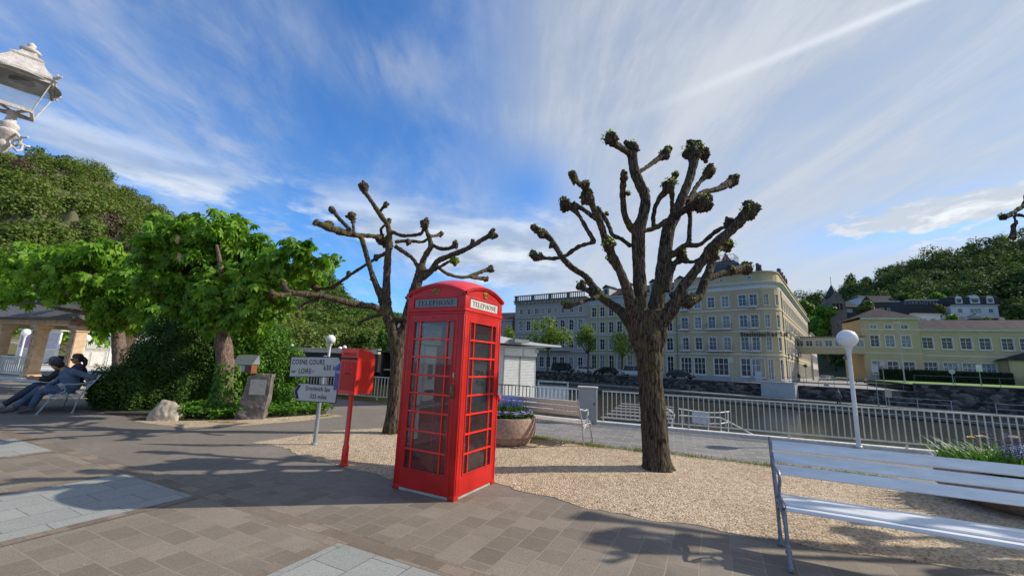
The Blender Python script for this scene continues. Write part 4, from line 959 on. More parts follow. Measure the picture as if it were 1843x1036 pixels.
KN1 = [(513, 125, 38, -.75), (612, 165, 34, -.35), (768, 200, 31, .15), (785, 178, 20, .2), (578, 298, 24, -.7), (597, 385, 16, -.6), (458, 462, 20, .5), (497, 480, 13, .5),
 (893, 185, 48, .45), (925, 175, 34, .55), (955, 205, 32, .65), (975, 285, 36, .9), (1088, 325, 34, 1.3), (938, 435, 54, -.2), (790, 342, 38, -.55), (818, 298, 20, -.55),
 (405, 400, 34, -.8), (395, 348, 28, -.9), (337, 300, 25, -1.15), (345, 330, 18, -1.1), (303, 432, 36, -.2), (160, 672, 27, .3), (178, 678, 22, .28), (200, 572, 28, .85), (158, 545, 22, .9), (245, 625, 18, .8),
 (508, 620, 34, -.55), (515, 690, 26, -.45), (380, 815, 26, .6), (445, 850, 28, .4), (310, 905, 23, -.5), (1165, 462, 44, -.6), (1110, 520, 30, -.5), (1062, 520, 26, -.4), (842, 668, 30, .3), (1060, 625, 34, 0), (990, 660, 34, -.3),
 (880, 885, 36, -.2), (1150, 728, 32, 1.1), (1080, 745, 26, .8), (675, 375, 22, -.2), (850, 690, 22, .2)]
TF1 = {0: 2.2, 1: .7, 8: 2.4, 9: 1.5, 11: 1.2, 12: 1, 13: 1.2, 14: 2, 16: 1.5, 20: 1.4, 21: 2, 26: 3, 28: 2.5, 35: 3, 36: 2.6, 38: 2, 31: 1.6, 33: .3, 40: 0, 41: 0, 37: 1.4}
t1, ends1 = pollard('pollarded_tree', 'large gnarled pollarded tree with dark knobby branches right of the phone box', B1, BR1, KN1, .021, bark_dark, cv1, TF1)
# left pollard; crop origin (440,300), 2.159
B2 = gd(703, 779); B2.z = 0
def cv2(x, y, Y): return at(440 + x / 2.159, 300 + y / 2.159, Y), Y / FPX / 2.159 * .90
BR2 = [
 (0, 0, [(569, 1036, 34), (570, 1010, 36), (577, 950, 32), (586, 850, 30), (592, 760, 31), (590, 700, 34), (578, 650, 27), (556, 570, 27), (550, 520, 22)]),
 (0, .5, [(552, 540, 22), (553, 420, 19), (560, 320, 17), (560, 240, 14), (530, 190, 13), (490, 130, 12), (465, 95, 13)]),
 (.3, .2, [(527, 172, 8), (545, 152, 9)]), (.3, .6, [(558, 250, 9), (562, 215, 9)]), (.4, .1, [(538, 275, 8), (530, 245, 8), (548, 225, 6)]),
 (.3, -.2, [(572, 252, 9), (615, 268, 9), (680, 262, 9), (700, 240, 10)]), (.3, .9, [(585, 292, 10), (635, 288, 9), (690, 292, 8), (715, 278, 7)]),
 (.2, .1, [(585, 308, 12), (630, 338, 10), (655, 358, 10), (676, 392, 12)]),
 (0, -.15, [(548, 545, 22), (520, 480, 16), (490, 400, 14), (464, 305, 13), (452, 272, 14)]),
 (.3, -1.0, [(550, 288, 14), (500, 270, 12), (430, 266, 14), (380, 254, 17), (330, 238, 18), (290, 222, 16)]),
 (-.4, -.3, [(426, 265, 8), (422, 220, 8), (417, 200, 10)]), (-.5, -.2, [(412, 245, 11), (372, 206, 10), (345, 172, 12)]),
 (.3, 1.3, [(525, 348, 9), (470, 382, 8), (410, 420, 9), (340, 468, 9), (285, 474, 9)]), (.3, .2, [(560, 330, 10), (520, 350, 10), (505, 355, 9)]),
 (0, -1.5, [(548, 570, 20), (505, 545, 17), (440, 536, 17), (380, 522, 16), (300, 502, 15), (240, 495, 14), (190, 490, 13), (160, 478, 12)]),
 (-1.4, -1.8, [(185, 492, 12), (150, 500, 12), (110, 495, 12)]), (-1.4, -1.2, [(170, 488, 11), (158, 470, 12), (148, 455, 13)]),
 (-.9, -1.1, [(290, 512, 9), (235, 530, 8), (212, 558, 8), (205, 575, 9)]), (0, .6, [(540, 572, 10), (490, 585, 9), (450, 604, 9)]), (0, -.3, [(565, 590, 9), (620, 592, 9), (640, 602, 10)]),
 (0, .1, [(588, 720, 30), (622, 620, 24), (642, 540, 24), (668, 460, 26), (686, 400, 24)]),
 (.1, .7, [(682, 412, 19), (700, 350, 15), (724, 310, 15), (716, 272, 12), (704, 240, 10)]), (.5, .0, [(725, 302, 10), (770, 320, 10), (812, 312, 10)]), (.5, 1.1, [(718, 270, 8), (742, 268, 8), (762, 262, 9)]),
 (.1, -.5, [(690, 432, 19), (728, 400, 16), (748, 368, 14), (800, 345, 14), (870, 316, 13), (930, 280, 13), (960, 265, 13)]), (-.2, -.2, [(868, 318, 8), (886, 295, 8)]),
 (0, 1.2, [(750, 388, 10), (790, 416, 9), (850, 430, 9), (900, 416, 10), (935, 402, 10), (955, 400, 12)]), (.6, 1.4, [(880, 430, 8), (935, 435, 11)]), (0, -.3, [(755, 392, 8), (800, 366, 8), (820, 372, 8)]),
 (0, -.2, [(648, 532, 10), (632, 510, 8)]), (.1, 0, [(560, 700, 12), (575, 640, 14), (600, 590, 8)])]
KN2 = [(462, 80, 23, .5), (548, 148, 15, .2), (562, 210, 14, .6), (702, 222, 23, -.2), (637, 292, 14, .4), (416, 194, 22, -.3), (342, 168, 17, -.2), (275, 218, 15, -1.0), (330, 230, 20, -.8), (365, 248, 17, -.6),
 (532, 288, 26, .3), (560, 305, 20, .3), (276, 472, 15, 1.3), (510, 352, 15, .3), (150, 455, 17, -1.2), (108, 494, 19, -1.8), (140, 500, 13, -1.6), (205, 575, 13, -1.1), (450, 604, 11, .6), (645, 604, 12, -.3),
 (820, 302, 18, 0), (764, 262, 13, 1.1), (962, 262, 20, -.5), (975, 270, 12, -.5), (888, 290, 11, -.2), (957, 400, 17, 1.2), (940, 436, 14, 1.4), (815, 368, 15, -.3), (630, 508, 9, -.2), (692, 405, 22, .1), (548, 525, 20, 0), (405, 415, 11, .9), (498, 430, 12, -.1), (740, 395, 12, 0)]
TF2 = {k: 0 for k in range(40)}; TF2.update({17: 1.5, 18: 1, 27: 7, 14: .6, 5: .3})
t2, ends2 = pollard('pollarded_tree', 'smaller forked pollarded tree with mossy horizontal limbs left of the phone box', B2, BR2, KN2, .021, bark_left, cv2, TF2, leafn=22, leafs=.075)
# third pollard, mostly outside the frame on the right
B3 = Vector((9.95, 4.95, 0)); O1 = ends1
def extra3(mb, ends):
    base = B3
    def run(l, r):
        mb.tube([Vector(p) for p in l], r, 10)
    a = [at(1804, 391, 4.6), at(1815, 388, 4.65), at(1843, 370, 4.75), at(1900, 330, 4.95)]; a = [p - base for p in a] + [Vector((-.8, -.2, 3.0)), Vector((-.1, 0, 2.2))]
    q = sm_path([(p.x, p.y, p.z, r) for p, r in zip(a, (.03, .033, .03, .04, .07, .12))]); run([k[:3] for k in q], [k[3] for k in q])
    b_ = [at(1822, 430, 5.2), at(1824, 412, 5.2), at(1829, 402, 5.2), at(1860, 393, 5.2)]; b_ = [p - base for p in b_] + [Vector((-1.0, -.1, 2.75)), Vector((-.1, 0, 2.1))]
    q = sm_path([(p.x, p.y, p.z, r) for p, r in zip(b_, (.03, .035, .028, .028, .06, .1))]); run([k[:3] for k in q], [k[3] for k in q])
    for p, r in ((at(1806, 391, 4.6), .05), (at(1822, 428, 5.2), .05)):
        for k in range(5): mb.ball(p - base + Vector((random.uniform(-1, 1), random.uniform(-1, 1), random.uniform(-1, 1))) * r * .4, r * .7, 8, 6, .15)
        ends.append((p - base, r))
A3 = radians(118)
def cv3(x, y, Y):
    p, s = cv1(x, y, B1.y + (Y - B3.y)); d = p - B1; c, s2 = cos(A3), sin(A3)
    d = Vector((d.x * c - d.y * s2, d.x * s2 + d.y * c, d.z)); d.x *= .62; d.y *= .85
    d.x = max(d.x, -1.15); return B3 + d, s
t3, ends3 = pollard('pollarded_tree', 'pollarded tree whose branch tips reach in at the right edge of the view', B3, BR1, KN1, .026, bark_dark, cv3, {}, extra=extra3, leafn=10)

# ---------------------------------------------------------------- chestnuts
def palmate(C_, N, size, droop, rng, M=6):
    "a drooping hand of M leaflets on each point"
    n = len(C_); r = rng.normal(size=(n, 3)); T = np.cross(N, r); T /= np.linalg.norm(T, axis=1, keepdims=True); B = np.cross(N, T); V = []; F = []; k = 0; S = size * (.65 + .7 * rng.random((n, 1)))
    for j in range(M):
        a = (j - (M - 1) / 2) * (4.4 / M) ; d = T * cos(a) + B * sin(a) - N * .25 + np.array([0, 0, -droop]) * (.6 + .6 * rng.random((n, 1))); d /= np.linalg.norm(d, axis=1, keepdims=True)
        s = np.cross(N, d); s /= np.linalg.norm(s, axis=1, keepdims=True) + 1e-9; up = np.cross(d, s); l = S * (1 - .25 * abs(a) / 2.2); w = l * .21
        p0 = C_; p1 = C_ + d * l * .62; p2 = C_ + d * l + np.array([0, 0, -.16]) * l; L = p1 + s * w + up * w * .30; R_ = p1 - s * w + up * w * .30
        V.append(np.stack([p0, L, p2, R_, p1], 1)); 
    V = np.stack(V, 1).reshape(-1, 3); i = np.arange(n * M)[:, None] * 5
    F = np.concatenate([i + np.array([t]) for t in ((0, 1, 4), (1, 2, 4), (0, 4, 3), (4, 2, 3))]); return V, F
def chestnut(label, base, blobs, n_leaf, size, limbs, tr, lm, seed, group='chestnut trees', Y0=None, candles=(), nearr=.5):
    r = np.random.default_rng(seed); t = thing('chestnut_tree', label, 'tree', tuple(base), 0, group)
    mb = MB()
    for P in limbs:
        Q = sm_path([(p[0] - base[0], p[1] - base[1], p[2], p[3]) for p in P], 4); mb.tube([q[:3] for q in Q], [q[3] * .86 for q in Q], 12)
    me = remesh(mb, .03, 2); displace(me, lambda c: mnoise.noise(Vector((c.x * 12, c.y * 12, c.z * 3))) * .018 + mnoise.noise(c * 26) * .006 + (max(0, .35 - c.z) ** 2) * .5); me.materials.append(bark_chest); link('trunk', me, t, True)
    Bb = np.array(blobs); cnt = (n_leaf * Bb[:, 3] ** 2 / (Bb[:, 3] ** 2).sum()).astype(int); idx = np.repeat(np.arange(len(Bb)), cnt); n = len(idx)
    d = r.normal(size=(n, 3)); d /= np.linalg.norm(d, axis=1, keepdims=True); rr = .45 + .62 * r.random((n, 1)) ** .6
    P = Bb[idx, :3] - np.array(base) + d * rr * Bb[idx, 3:4] * np.array([1, 1, .85])
    tz = P[::7]; nt_ = len(tz); own = np.minimum(np.arange(n) // 7, nt_ - 1); off = r.normal(size=(n, 3)); off /= np.linalg.norm(off, axis=1, keepdims=True); P = tz[own] + off * size * np.array([.75, .75, .55]); d = d[::7][own] * .35 + off * .8; N = d * .6 + r.normal(size=(n, 3)) * .55 + np.array([0, 0, .45]); N /= np.linalg.norm(N, axis=1, keepdims=True)
    V, F = palmate(P, N, size, .55, r); np_mesh('crown', V, F, lm, t)
    # twigs
    q = MB()
    for k in range(0, n, max(1, n // 260)):
        c = Bb[idx[k], :3] - np.array(base); q.tube([c, c * .4 + P[k] * .6 + r.normal(size=3) * .05, P[k]], [.016, .010, .005], 5)
    q.build('twigs', bark_chest, t)
    if len(candles):
        C_ = []
        for c in candles:
            c = np.array(c) - np.array(base)
            for k in range(16): C_.append(c + np.array([.03 * cos(k * 2.4), .03 * sin(k * 2.4), .012 * k]))
        V, F = petals(np.array(C_), 0, .035, .3, r, 5); np_mesh('flower_candles', V, F, mat('cream_blossom', (.72, .62, .52), .6), t)
    return t
def pxblobs(l, Y, spread, seed):
    rr = random.Random(seed); out = []
    for (x, y, r_, *dy) in l:
        Yc = Y + (dy[0] if dy else rr.uniform(-spread, spread)); p = at(x, y, Yc); out.append((p.x, p.y, p.z, r_ * Yc / FPX))
    return out
c1 = gd(399, 748); cy = c1.y
bl = pxblobs([(300, 430, 38), (345, 418, 40), (395, 418, 38), (440, 436, 36), (485, 444, 32), (530, 458, 28), (565, 462, 30), (590, 465, 18), (285, 470, 34), (330, 475, 58, 0), (380, 480, 60, 0), (430, 485, 55, 0), (480, 490, 48), (525, 505, 30), (560, 500, 20), (300, 515, 36), (350, 530, 44), (400, 540, 52, -.5), (445, 545, 46), (490, 545, 32), (340, 556, 26), (380, 572, 26, -1.0), (455, 580, 26), (280, 440, 26), (265, 500, 24), (505, 470, 26, -1.0), (300, 400, 22), (370, 392, 22), (430, 405, 20), (360, 450, 55, 1.2), (440, 470, 50, 1.2), (320, 500, 50, 1.3), (390, 520, 45, 1.4), (465, 528, 34, -1.1), (425, 560, 26, -.9)], cy, 1.1, 3)
def wp(x, y, Y, r): p = at(x, y, Y); return (p.x, p.y, p.z, r)
lim = [[(c1.x, cy, -.05, .30), wp(402, 700, cy, .25), wp(405, 650, cy, .225), wp(401, 600, cy, .22), wp(402, 560, cy, .23), wp(410, 530, cy, .2)],
  [wp(402, 570, cy, .16), wp(370, 530, cy + .2, .11), wp(330, 490, cy + .3, .07), wp(300, 440, cy + .4, .03)], [wp(405, 560, cy, .16), wp(440, 520, cy - .3, .11), wp(490, 490, cy - .4, .07), wp(560, 470, cy - .3, .03)],
  [wp(405, 550, cy, .14), wp(400, 500, cy - .5, .10), wp(390, 440, cy - .8, .04)], [wp(405, 550, cy, .12), wp(430, 500, cy + .6, .08), wp(440, 440, cy + 1.0, .03)], [wp(400, 575, cy, .1), wp(360, 570, cy - .5, .06), wp(320, 545, cy - .9, .03)]]
chestnut('dense green chestnut with a stout pinkish trunk behind the book box', (c1.x, cy, 0), bl, 4300, .215, lim, .5, leaf_chest, 21, candles=[tuple(at(x, y, cy - 1.2)) for x, y in ((318, 438), (321, 470))])
c2y = 15.5; c2 = at(218, 680, c2y)
bl = pxblobs([(80, 482, 24), (115, 488, 44), (160, 480, 46), (205, 490, 44), (240, 510, 40), (270, 540, 34), (95, 520, 22), (135, 520, 34), (180, 530, 40), (225, 550, 36), (15, 540, 14), (50, 535, 16), (185, 560, 22), (250, 575, 30), (290, 560, 30), (130, 460, 28), (180, 455, 26), (215, 470, 26), (90, 470, 24), (300, 530, 34), (205, 585, 20), (260, 500, 30)], c2y, 1.5, 8)
lim = [[(c2.x, c2y, -.05, .32), wp(216, 650, c2y, .27), wp(213, 610, c2y, .24), wp(212, 580, c2y, .24)], [wp(213, 590, c2y, .16), wp(160, 565, c2y - .3, .10), wp(110, 556, c2y - .4, .08), wp(60, 545, c2y - .5, .05), wp(20, 550, c2y - .5, .03)],
  [wp(213, 590, c2y, .14), wp(205, 540, c2y, .10), wp(180, 500, c2y, .05)], [wp(213, 585, c2y, .14), wp(235, 540, c2y, .10), wp(240, 500, c2y, .05)], [wp(213, 590, c2y, .12), wp(160, 540, c2y + .8, .06), wp(120, 500, c2y + 1, .03)], [wp(213, 590, c2y, .12), wp(270, 560, c2y - .6, .06), wp(300, 520, c2y - 1, .03)]]
chestnut('wide yellow green chestnut in flower spreading above the pavilion roof', (c2.x, c2y, 0), bl, 2900, .28, lim, .5, leaf_chest2, 22, candles=[tuple(at(x, y, c2y - 1.6)) for x, y in ((170, 502), (222, 505), (252, 517), (277, 521), (248, 572), (120, 530), (60, 520), (300, 470))])
c3y = 34.0; c3 = at(60, 660, c3y)
bl = pxblobs([(10, 470, 34), (45, 462, 34), (85, 470, 34), (120, 480, 28), (20, 500, 36), (70, 500, 36), (110, 520, 36), (40, 530, 30), (-20, 480, 34), (140, 600, 22), (170, 605, 20), (100, 570, 30), (60, 585, 26)], c3y, 1.5, 9)
lim = [[(c3.x, c3y, -.05, .35), wp(60, 600, c3y, .28), wp(60, 540, c3y, .2)], [wp(60, 600, c3y, .15), wp(100, 560, c3y, .08), wp(150, 600, c3y, .04)], [wp(60, 560, c3y, .12), wp(20, 510, c3y, .05)]]
chestnut('distant flowering chestnut with cream blossom behind the pavilion roof', (c3.x, c3y, 0), bl, 2300, .42, lim, .5, leaf_chest2, 23, candles=[tuple(at(x, y, c3y - 1.8)) for x, y in [(random.Random(k).uniform(0, 125), random.Random(k + 99).uniform(448, 500)) for k in range(34)]])

# ---------------------------------------------------------------- shrubs and ivy
def shrub(label, l, Y, n, size, m_, seed, spread=.8, cat='shrub', z0=None):
    bl = pxblobs(l, Y, spread, seed); c = np.mean(np.array(bl)[:, :2], 0); base = (c[0], c[1], 0); t = thing('shrub', label, cat, base, 0, 'shrubs on the left'); r = np.random.default_rng(seed)
    bl = [(b[0] - c[0], b[1] - c[1], max(b[2], b[3] * .6), b[3]) for b in bl]; V, F = leaf_cloud(bl, n // len(bl), size, .5, .55, r, .5, .3); np_mesh('crown', V, F, m_, t)
    q = MB(); rr = random.Random(seed)
    for b in bl: q.tube([(b[0] * .5, b[1] * .5, 0), (b[0] * .8, b[1] * .8, b[2] * .5), b[:3]], [.03, .02, .01], 6)
    q.build('stems', bark_chest, t)
shrub('feathery low evergreen bush beside the bench with seated people', [(205, 690, 34), (240, 680, 32), (185, 705, 22), (225, 712, 34), (260, 700, 32), (200, 730, 20), (250, 728, 26), (170, 690, 12)], 11.3, 30000, .055, leaf_dark, 31, .4)
shrub('tall dark evergreen shrub left of the chestnut trunk', [(290, 690, 42), (320, 650, 46), (350, 690, 42), (300, 620, 40), (345, 610, 40), (280, 655, 34), (330, 725, 30), (285, 728, 28), (370, 640, 34), (370, 725, 26), (310, 585, 30), (355, 575, 30), (385, 690, 24), (255, 640, 26)], 12.0, 60000, .06, leaf_dark, 32, .6)
shrub('bright green bush right of the chestnut trunk behind the stone block', [(440, 610, 40), (480, 620, 38), (515, 650, 30), (450, 660, 42), (500, 690, 34), (430, 700, 36), (470, 720, 24), (515, 712, 20), (410, 640, 30), (535, 680, 16), (460, 580, 26), (425, 580, 26)], 12.6, 42000, .07, leaf_ivy, 33, .6)
def ivy():
    r = np.random.default_rng(41); poly = gpx([(300, 757), (380, 757), (470, 753), (598, 745), (570, 733), (480, 722), (400, 712), (330, 735)]); xs = [p[0] for p in poly]; ys = [p[1] for p in poly]; P = []
    while len(P) < 9000:
        x, y = r.uniform(min(xs), max(xs)), r.uniform(min(ys), max(ys)); c = False; j = len(poly) - 1
        for i in range(len(poly)):
            if (poly[i][1] > y) != (poly[j][1] > y) and x < (poly[j][0] - poly[i][0]) * (y - poly[i][1]) / (poly[j][1] - poly[i][1]) + poly[i][0]: c = not c
            j = i
        if c: P.append((x, y, .03 + (.22 + .14 * mnoise.noise(Vector((x * 1.5, y * 1.5, 0)))) * r.random() ** .5))
    N = r.normal(size=(len(P), 3)) * .5 + [0, 0, 1]; N /= np.linalg.norm(N, axis=1, keepdims=True); V, F = leaf_quads(np.array(P), N, .085 * (.5 + r.random(len(P))), .85, .25)
    o = np_mesh('ivy', V, F, leaf_ivy); tag(o, 'bright ivy ground cover under the chestnut and around the stone block', 'ivy', kind='stuff')
    k = 1500; a = r.random(k) * 6.28; z = r.random(k) ** 1.4 * 1.25; rad = .27 + .05 * r.random(k) + .12 * np.exp(-z * 3); P = np.stack([c1.x + .03 + np.cos(a) * rad, cy + np.sin(a) * rad, z], 1); P = P[(np.sin(a * 1.0 + 2.4 + z) > -.2)]
    N = np.stack([P[:, 0] - c1.x, P[:, 1] - cy, np.full(len(P), .15)], 1); N += r.normal(size=N.shape) * .12; N /= np.linalg.norm(N, axis=1, keepdims=True); V, F = leaf_quads(P, N, .075 * (.5 + r.random(len(P))), .85, .25)
    o = np_mesh('climbing_ivy', V, F, leaf_ivy); tag(o, 'ivy climbing the foot of the pinkish chestnut trunk', 'ivy', kind='stuff')
ivy()

# ---------------------------------------------------------------- stones, book box
def rock(name, label, base, size, seed, m_, cat, sharp=.25):
    bm = bmesh.new(); bmesh.ops.create_icosphere(bm, subdivisions=5, radius=1)
    for v in bm.verts:
        c = v.co.copy(); f = 1 + sharp * mnoise.noise(c * 1.3 + Vector((seed, 0, 0))) + .12 * mnoise.noise(c * 3.2 + Vector((0, seed, 0))) + .03 * mnoise.noise(c * 9)
        v.co = Vector((c.x * size[0], c.y * size[1], max(-.25, c.z) * size[2])) * f
        v.co += Vector((0, 0, .02)) * round(mnoise.noise(v.co * 4) * 3) / 3
    me = bpy.data.meshes.new(name); bm.to_mesh(me); bm.free(); me.materials.append(m_); o = link(name, me, None, True, base); tag(o, label, cat); return o
rp = gd(284, 757); boulder = mat('pale_boulder', (.50, .43, .34), .9, .45, 4, .8, 14, col2=(.24, .20, .15))
rock('boulder', 'pale rounded boulder lying at the edge of the gravel by the bushes', (rp.x, rp.y + .22, .02), (.36, .28, .40), 9.1, boulder, 'boulder', .22)
def stone_block():
    a, b = gd(423, 756), gd(468, 752); c = (a + b) / 2; t = thing('memorial_stone', 'rough grey standing stone with a pale metal plaque', 'stone block', (c.x, c.y + .12, 0), radians(16)); g_ = mat('grey_basalt', (.17, .15, .135), .9, .3, 5, .9, 16)
    q = MB(); bm = bmesh.new(); bmesh.ops.create_cube(bm, size=1); bmesh.ops.subdivide_edges(bm, edges=bm.edges[:], cuts=18, use_grid_fill=True)
    for v in bm.verts:
        x, y, z = v.co; z01 = z + .5; front = max(0, -y - .45) * 20
        v.co = Vector((x * (.62 - .10 * z01) + .10 * z01 + (.03 * (x < 0)) * z01, y * .32, z01 * 1.06 + (.05 * x - .06 * abs(x)) * (z01 > .95)))
        k = mnoise.noise(v.co * 5) * .035 + mnoise.noise(v.co * 14) * .014; k *= .25 if (y < -.49 and z01 > .3 and z01 < .95 and abs(x) < .42) else 1; v.co += Vector((x, y, 0)).normalized() * k if (x or y) else Vector()
    me = bpy.data.meshes.new('block'); bm.to_mesh(me); bm.free(); me.materials.append(g_); link('block', me, t, False)
    MB().box((.09, -.175, .75), (.34, .012, .36), bev=.004).build('plaque', mat('dull_zinc_plate', (.34, .34, .33), .5, .12, 12, metal=.2), t)
stone_block()
def book_box():
    p = gd(405, 735); Y = p.y - .35; A, B, C_, D_ = at(413, 638, Y + .28), at(448, 637, Y + .28), at(455, 655, Y), at(416, 655, Y); b = (C_ + D_) / 2; t = thing('book_box', 'small brown box with a pitched metal roof on a leaning grey pole', 'box', (b.x, b.y, 0), 0)
    L = lambda v: v - Vector((b.x, b.y, 0)); h = .24; w = (C_ - D_).length; zt = b.z
    q = MB(); q.b2(-w / 2 + .02, w / 2 - .02, 0, .26, zt - h, zt, .004); bx = q.build('box', mat('brown_wood_box', (.26, .085, .045), .55, .2, 9, stretch=(1, 1, 6)), t)
    q = MB(); q.add([(-w / 2, -.03, zt - .01), (w / 2, -.03, zt - .01), (w / 2 - .03, .28, zt + .24), (-w / 2 + .0, .28, zt + .24), (-w / 2, -.03, zt + .01), (w / 2, -.03, zt + .01), (w / 2 - .03, .28, zt + .26), (-w / 2 + .0, .28, zt + .26), (w / 2, .34, zt), (-w / 2, .34, zt)], [(4, 5, 6, 7), (0, 3, 2, 1), (0, 1, 5, 4), (1, 2, 6, 5), (3, 0, 4, 7), (7, 6, 8, 9), (5, 8, 6), (4, 7, 9)])
    q.build('roof', mat('sheet_zinc', (.40, .45, .47), .35, .15, 5, metal=.6, stretch=(1, 4, 4)), t); MB().box((.02, -.004, zt - .115), (.15, .004, .17)).build('notice', mat('white_paper', (.66, .66, .66), .6, .05), bx)
    q = MB(); e = gd(406, 738); q.tube([(e.x - b.x, e.y - b.y, 0), (-w / 2 + .03, .1, zt - h)], .022, 10); q.build('pole', mat('pale_green_pole', (.34, .40, .36), .5), t)
book_box()

# ================================================================== Victorian lantern, top left
def lantern():
    X, Y = -6.92, 5.10; t = thing('street_lantern', 'ornate white square street lantern on a scrolled post at the top left', 'street lamp', (X, Y, .65), radians(2)); wp_ = mat('peeling_white_paint', (.68, .66, .63), .6, .25, 16, .4, 50, col2=(.42, .36, .32))
    q = MB(); MB().lathe([(.20, -.65), (.20, .25), (.15, .30), (.12, .5), (.10, .6), (.085, .8), (.075, 3.0), (.065, 3.75), (.09, 3.78), (.09, 3.84), (.03, 3.95), (.01, 4.05)], 20, (-1.35, 0, 0)).build('column', wp_, t, True); MB().tube([(-1.35, 0, 3.0), (-.9, 0, 3.12), (-.55, 0, 3.35), (-.30, 0, 3.52), (-.02, 0, 3.54)], [.035, .035, .032, .03, .03], 10).build('bracket_arm', wp_, t, True); MB().tube([(-1.35, 0, 3.6), (-.7, 0, 3.58), (-.05, 0, 3.56)], .022, 8).build('bracket_stay', wp_, t, True); q.lathe([(.012, 3.42), (.045, 3.46), (.06, 3.5), (.075, 3.52), (.075, 3.56), (.05, 3.6), (.09, 3.66), (.12, 3.70), (.12, 3.73), (.085, 3.76), (.10, 3.80), (.10, 3.83), (.06, 3.87), (.045, 3.95), (.06, 4.0), (.06, 4.03)], 20); smooth_by_angle(q.build('post', wp_, t), 40)
    for a in (0, pi / 2, pi, 3 * pi / 2):
        q = MB(); ca, sa = cos(a), sin(a); sp = [(.06, 3.72), (.13, 3.70), (.19, 3.64), (.20, 3.57), (.15, 3.53), (.10, 3.56), (.11, 3.61), (.15, 3.61)]
        q.tube([(x * ca, x * sa, z) for x, z in sp], [.016, .018, .018, .016, .015, .013, .011, .009], 8); q.tube([(.18 * ca, .18 * sa, 3.66), (.25 * ca, .25 * sa, 3.655), (.28 * ca, .28 * sa, 3.67)], [.012, .011, .014], 8); q.build('scroll', wp_, t, True)
    r0, r1, z0, z1 = .235, .40, 4.05, 4.50
    for k in range(4):
        a = k * pi / 2; b = a + pi / 2; P = lambda r, an, z: Vector((r * cos(an), r * sin(an), z))
        w_ = .045 if k == 3 else .010; q = MB(); q.beam(P(r0, a, z0), P(r1, a, z1), w_, w_); q.build('frame_bar', wp_, t)
        q = MB(); q.beam(P(r0, a, z0), P(r0, b, z0), .03, .045); q.beam(P(.05, a, z0 - .02), P(r0, a, z0), .02, .03); q.build('lower_rail', wp_, t); MB().beam(P(r1, a, z1), P(r1, b, z1), .03, .05).build('upper_rail', wp_, t)
        q = MB(); q.quad(P(r0, a, z0), P(r0, b, z0), P(r1, b, z1), P(r1, a, z1)); q.build('glass_pane', lamp_glass, t)
        q = MB(); e = P(r1 + .03, a, z1 + .06); o = P(1, a, 0); q.tube([e, e + o * .04 + Vector((0, 0, .03)), e + o * .09 + Vector((0, 0, .035))], [.022, .02, .008], 8); q.tube([e + o * .01, e + o * .03 + Vector((0, 0, .07))], [.02, .008], 8); q.tube([e - Vector((0, 0, .04)), e + o * .05 - Vector((0, 0, .05))], [.016, .008], 8); q.build('corner_ornament', wp_, t, True)
    def sq(r, z, a0=0): return [(r * cos(a0 + k * pi / 2), r * sin(a0 + k * pi / 2), z) for k in range(4)]
    rings = [(.40, 4.49), (.45, 4.53), (.45, 4.56), (.40, 4.59), (.30, 4.68), (.21, 4.79), (.215, 4.80), (.225, 4.82), (.20, 4.835), (.13, 4.87), (.10, 4.92), (.085, 4.95)]
    q = MB(); V = []; 
    for r, z in rings: V += sq(r, z)
    q.add(V, [(4 * i + j, 4 * i + (j + 1) % 4, 4 * i + 4 + (j + 1) % 4, 4 * i + 4 + j) for i in range(len(rings) - 1) for j in range(4)]); q.build('roof', wp_, t)
    q = MB(); q.lathe([(.09, 4.94), (.105, 4.96), (.105, 4.975), (.05, 5.0), (.035, 5.02), (.045, 5.04), (.042, 5.065), (.02, 5.085), (.006, 5.10)], 14); q.build('finial', wp_, t, True)
    q = MB(); q.lathe([(.375, 4.50), (.36, 4.515), (.15, 4.56), (.06, 4.57)], 32); q.build('reflector', mat('reflector_grey', (.45, .44, .42), .4), t); MB().lathe([(.12, 4.49), (.12, 4.53), (.10, 4.54)], 20).build('lamp_fitting', black, t)
lantern()

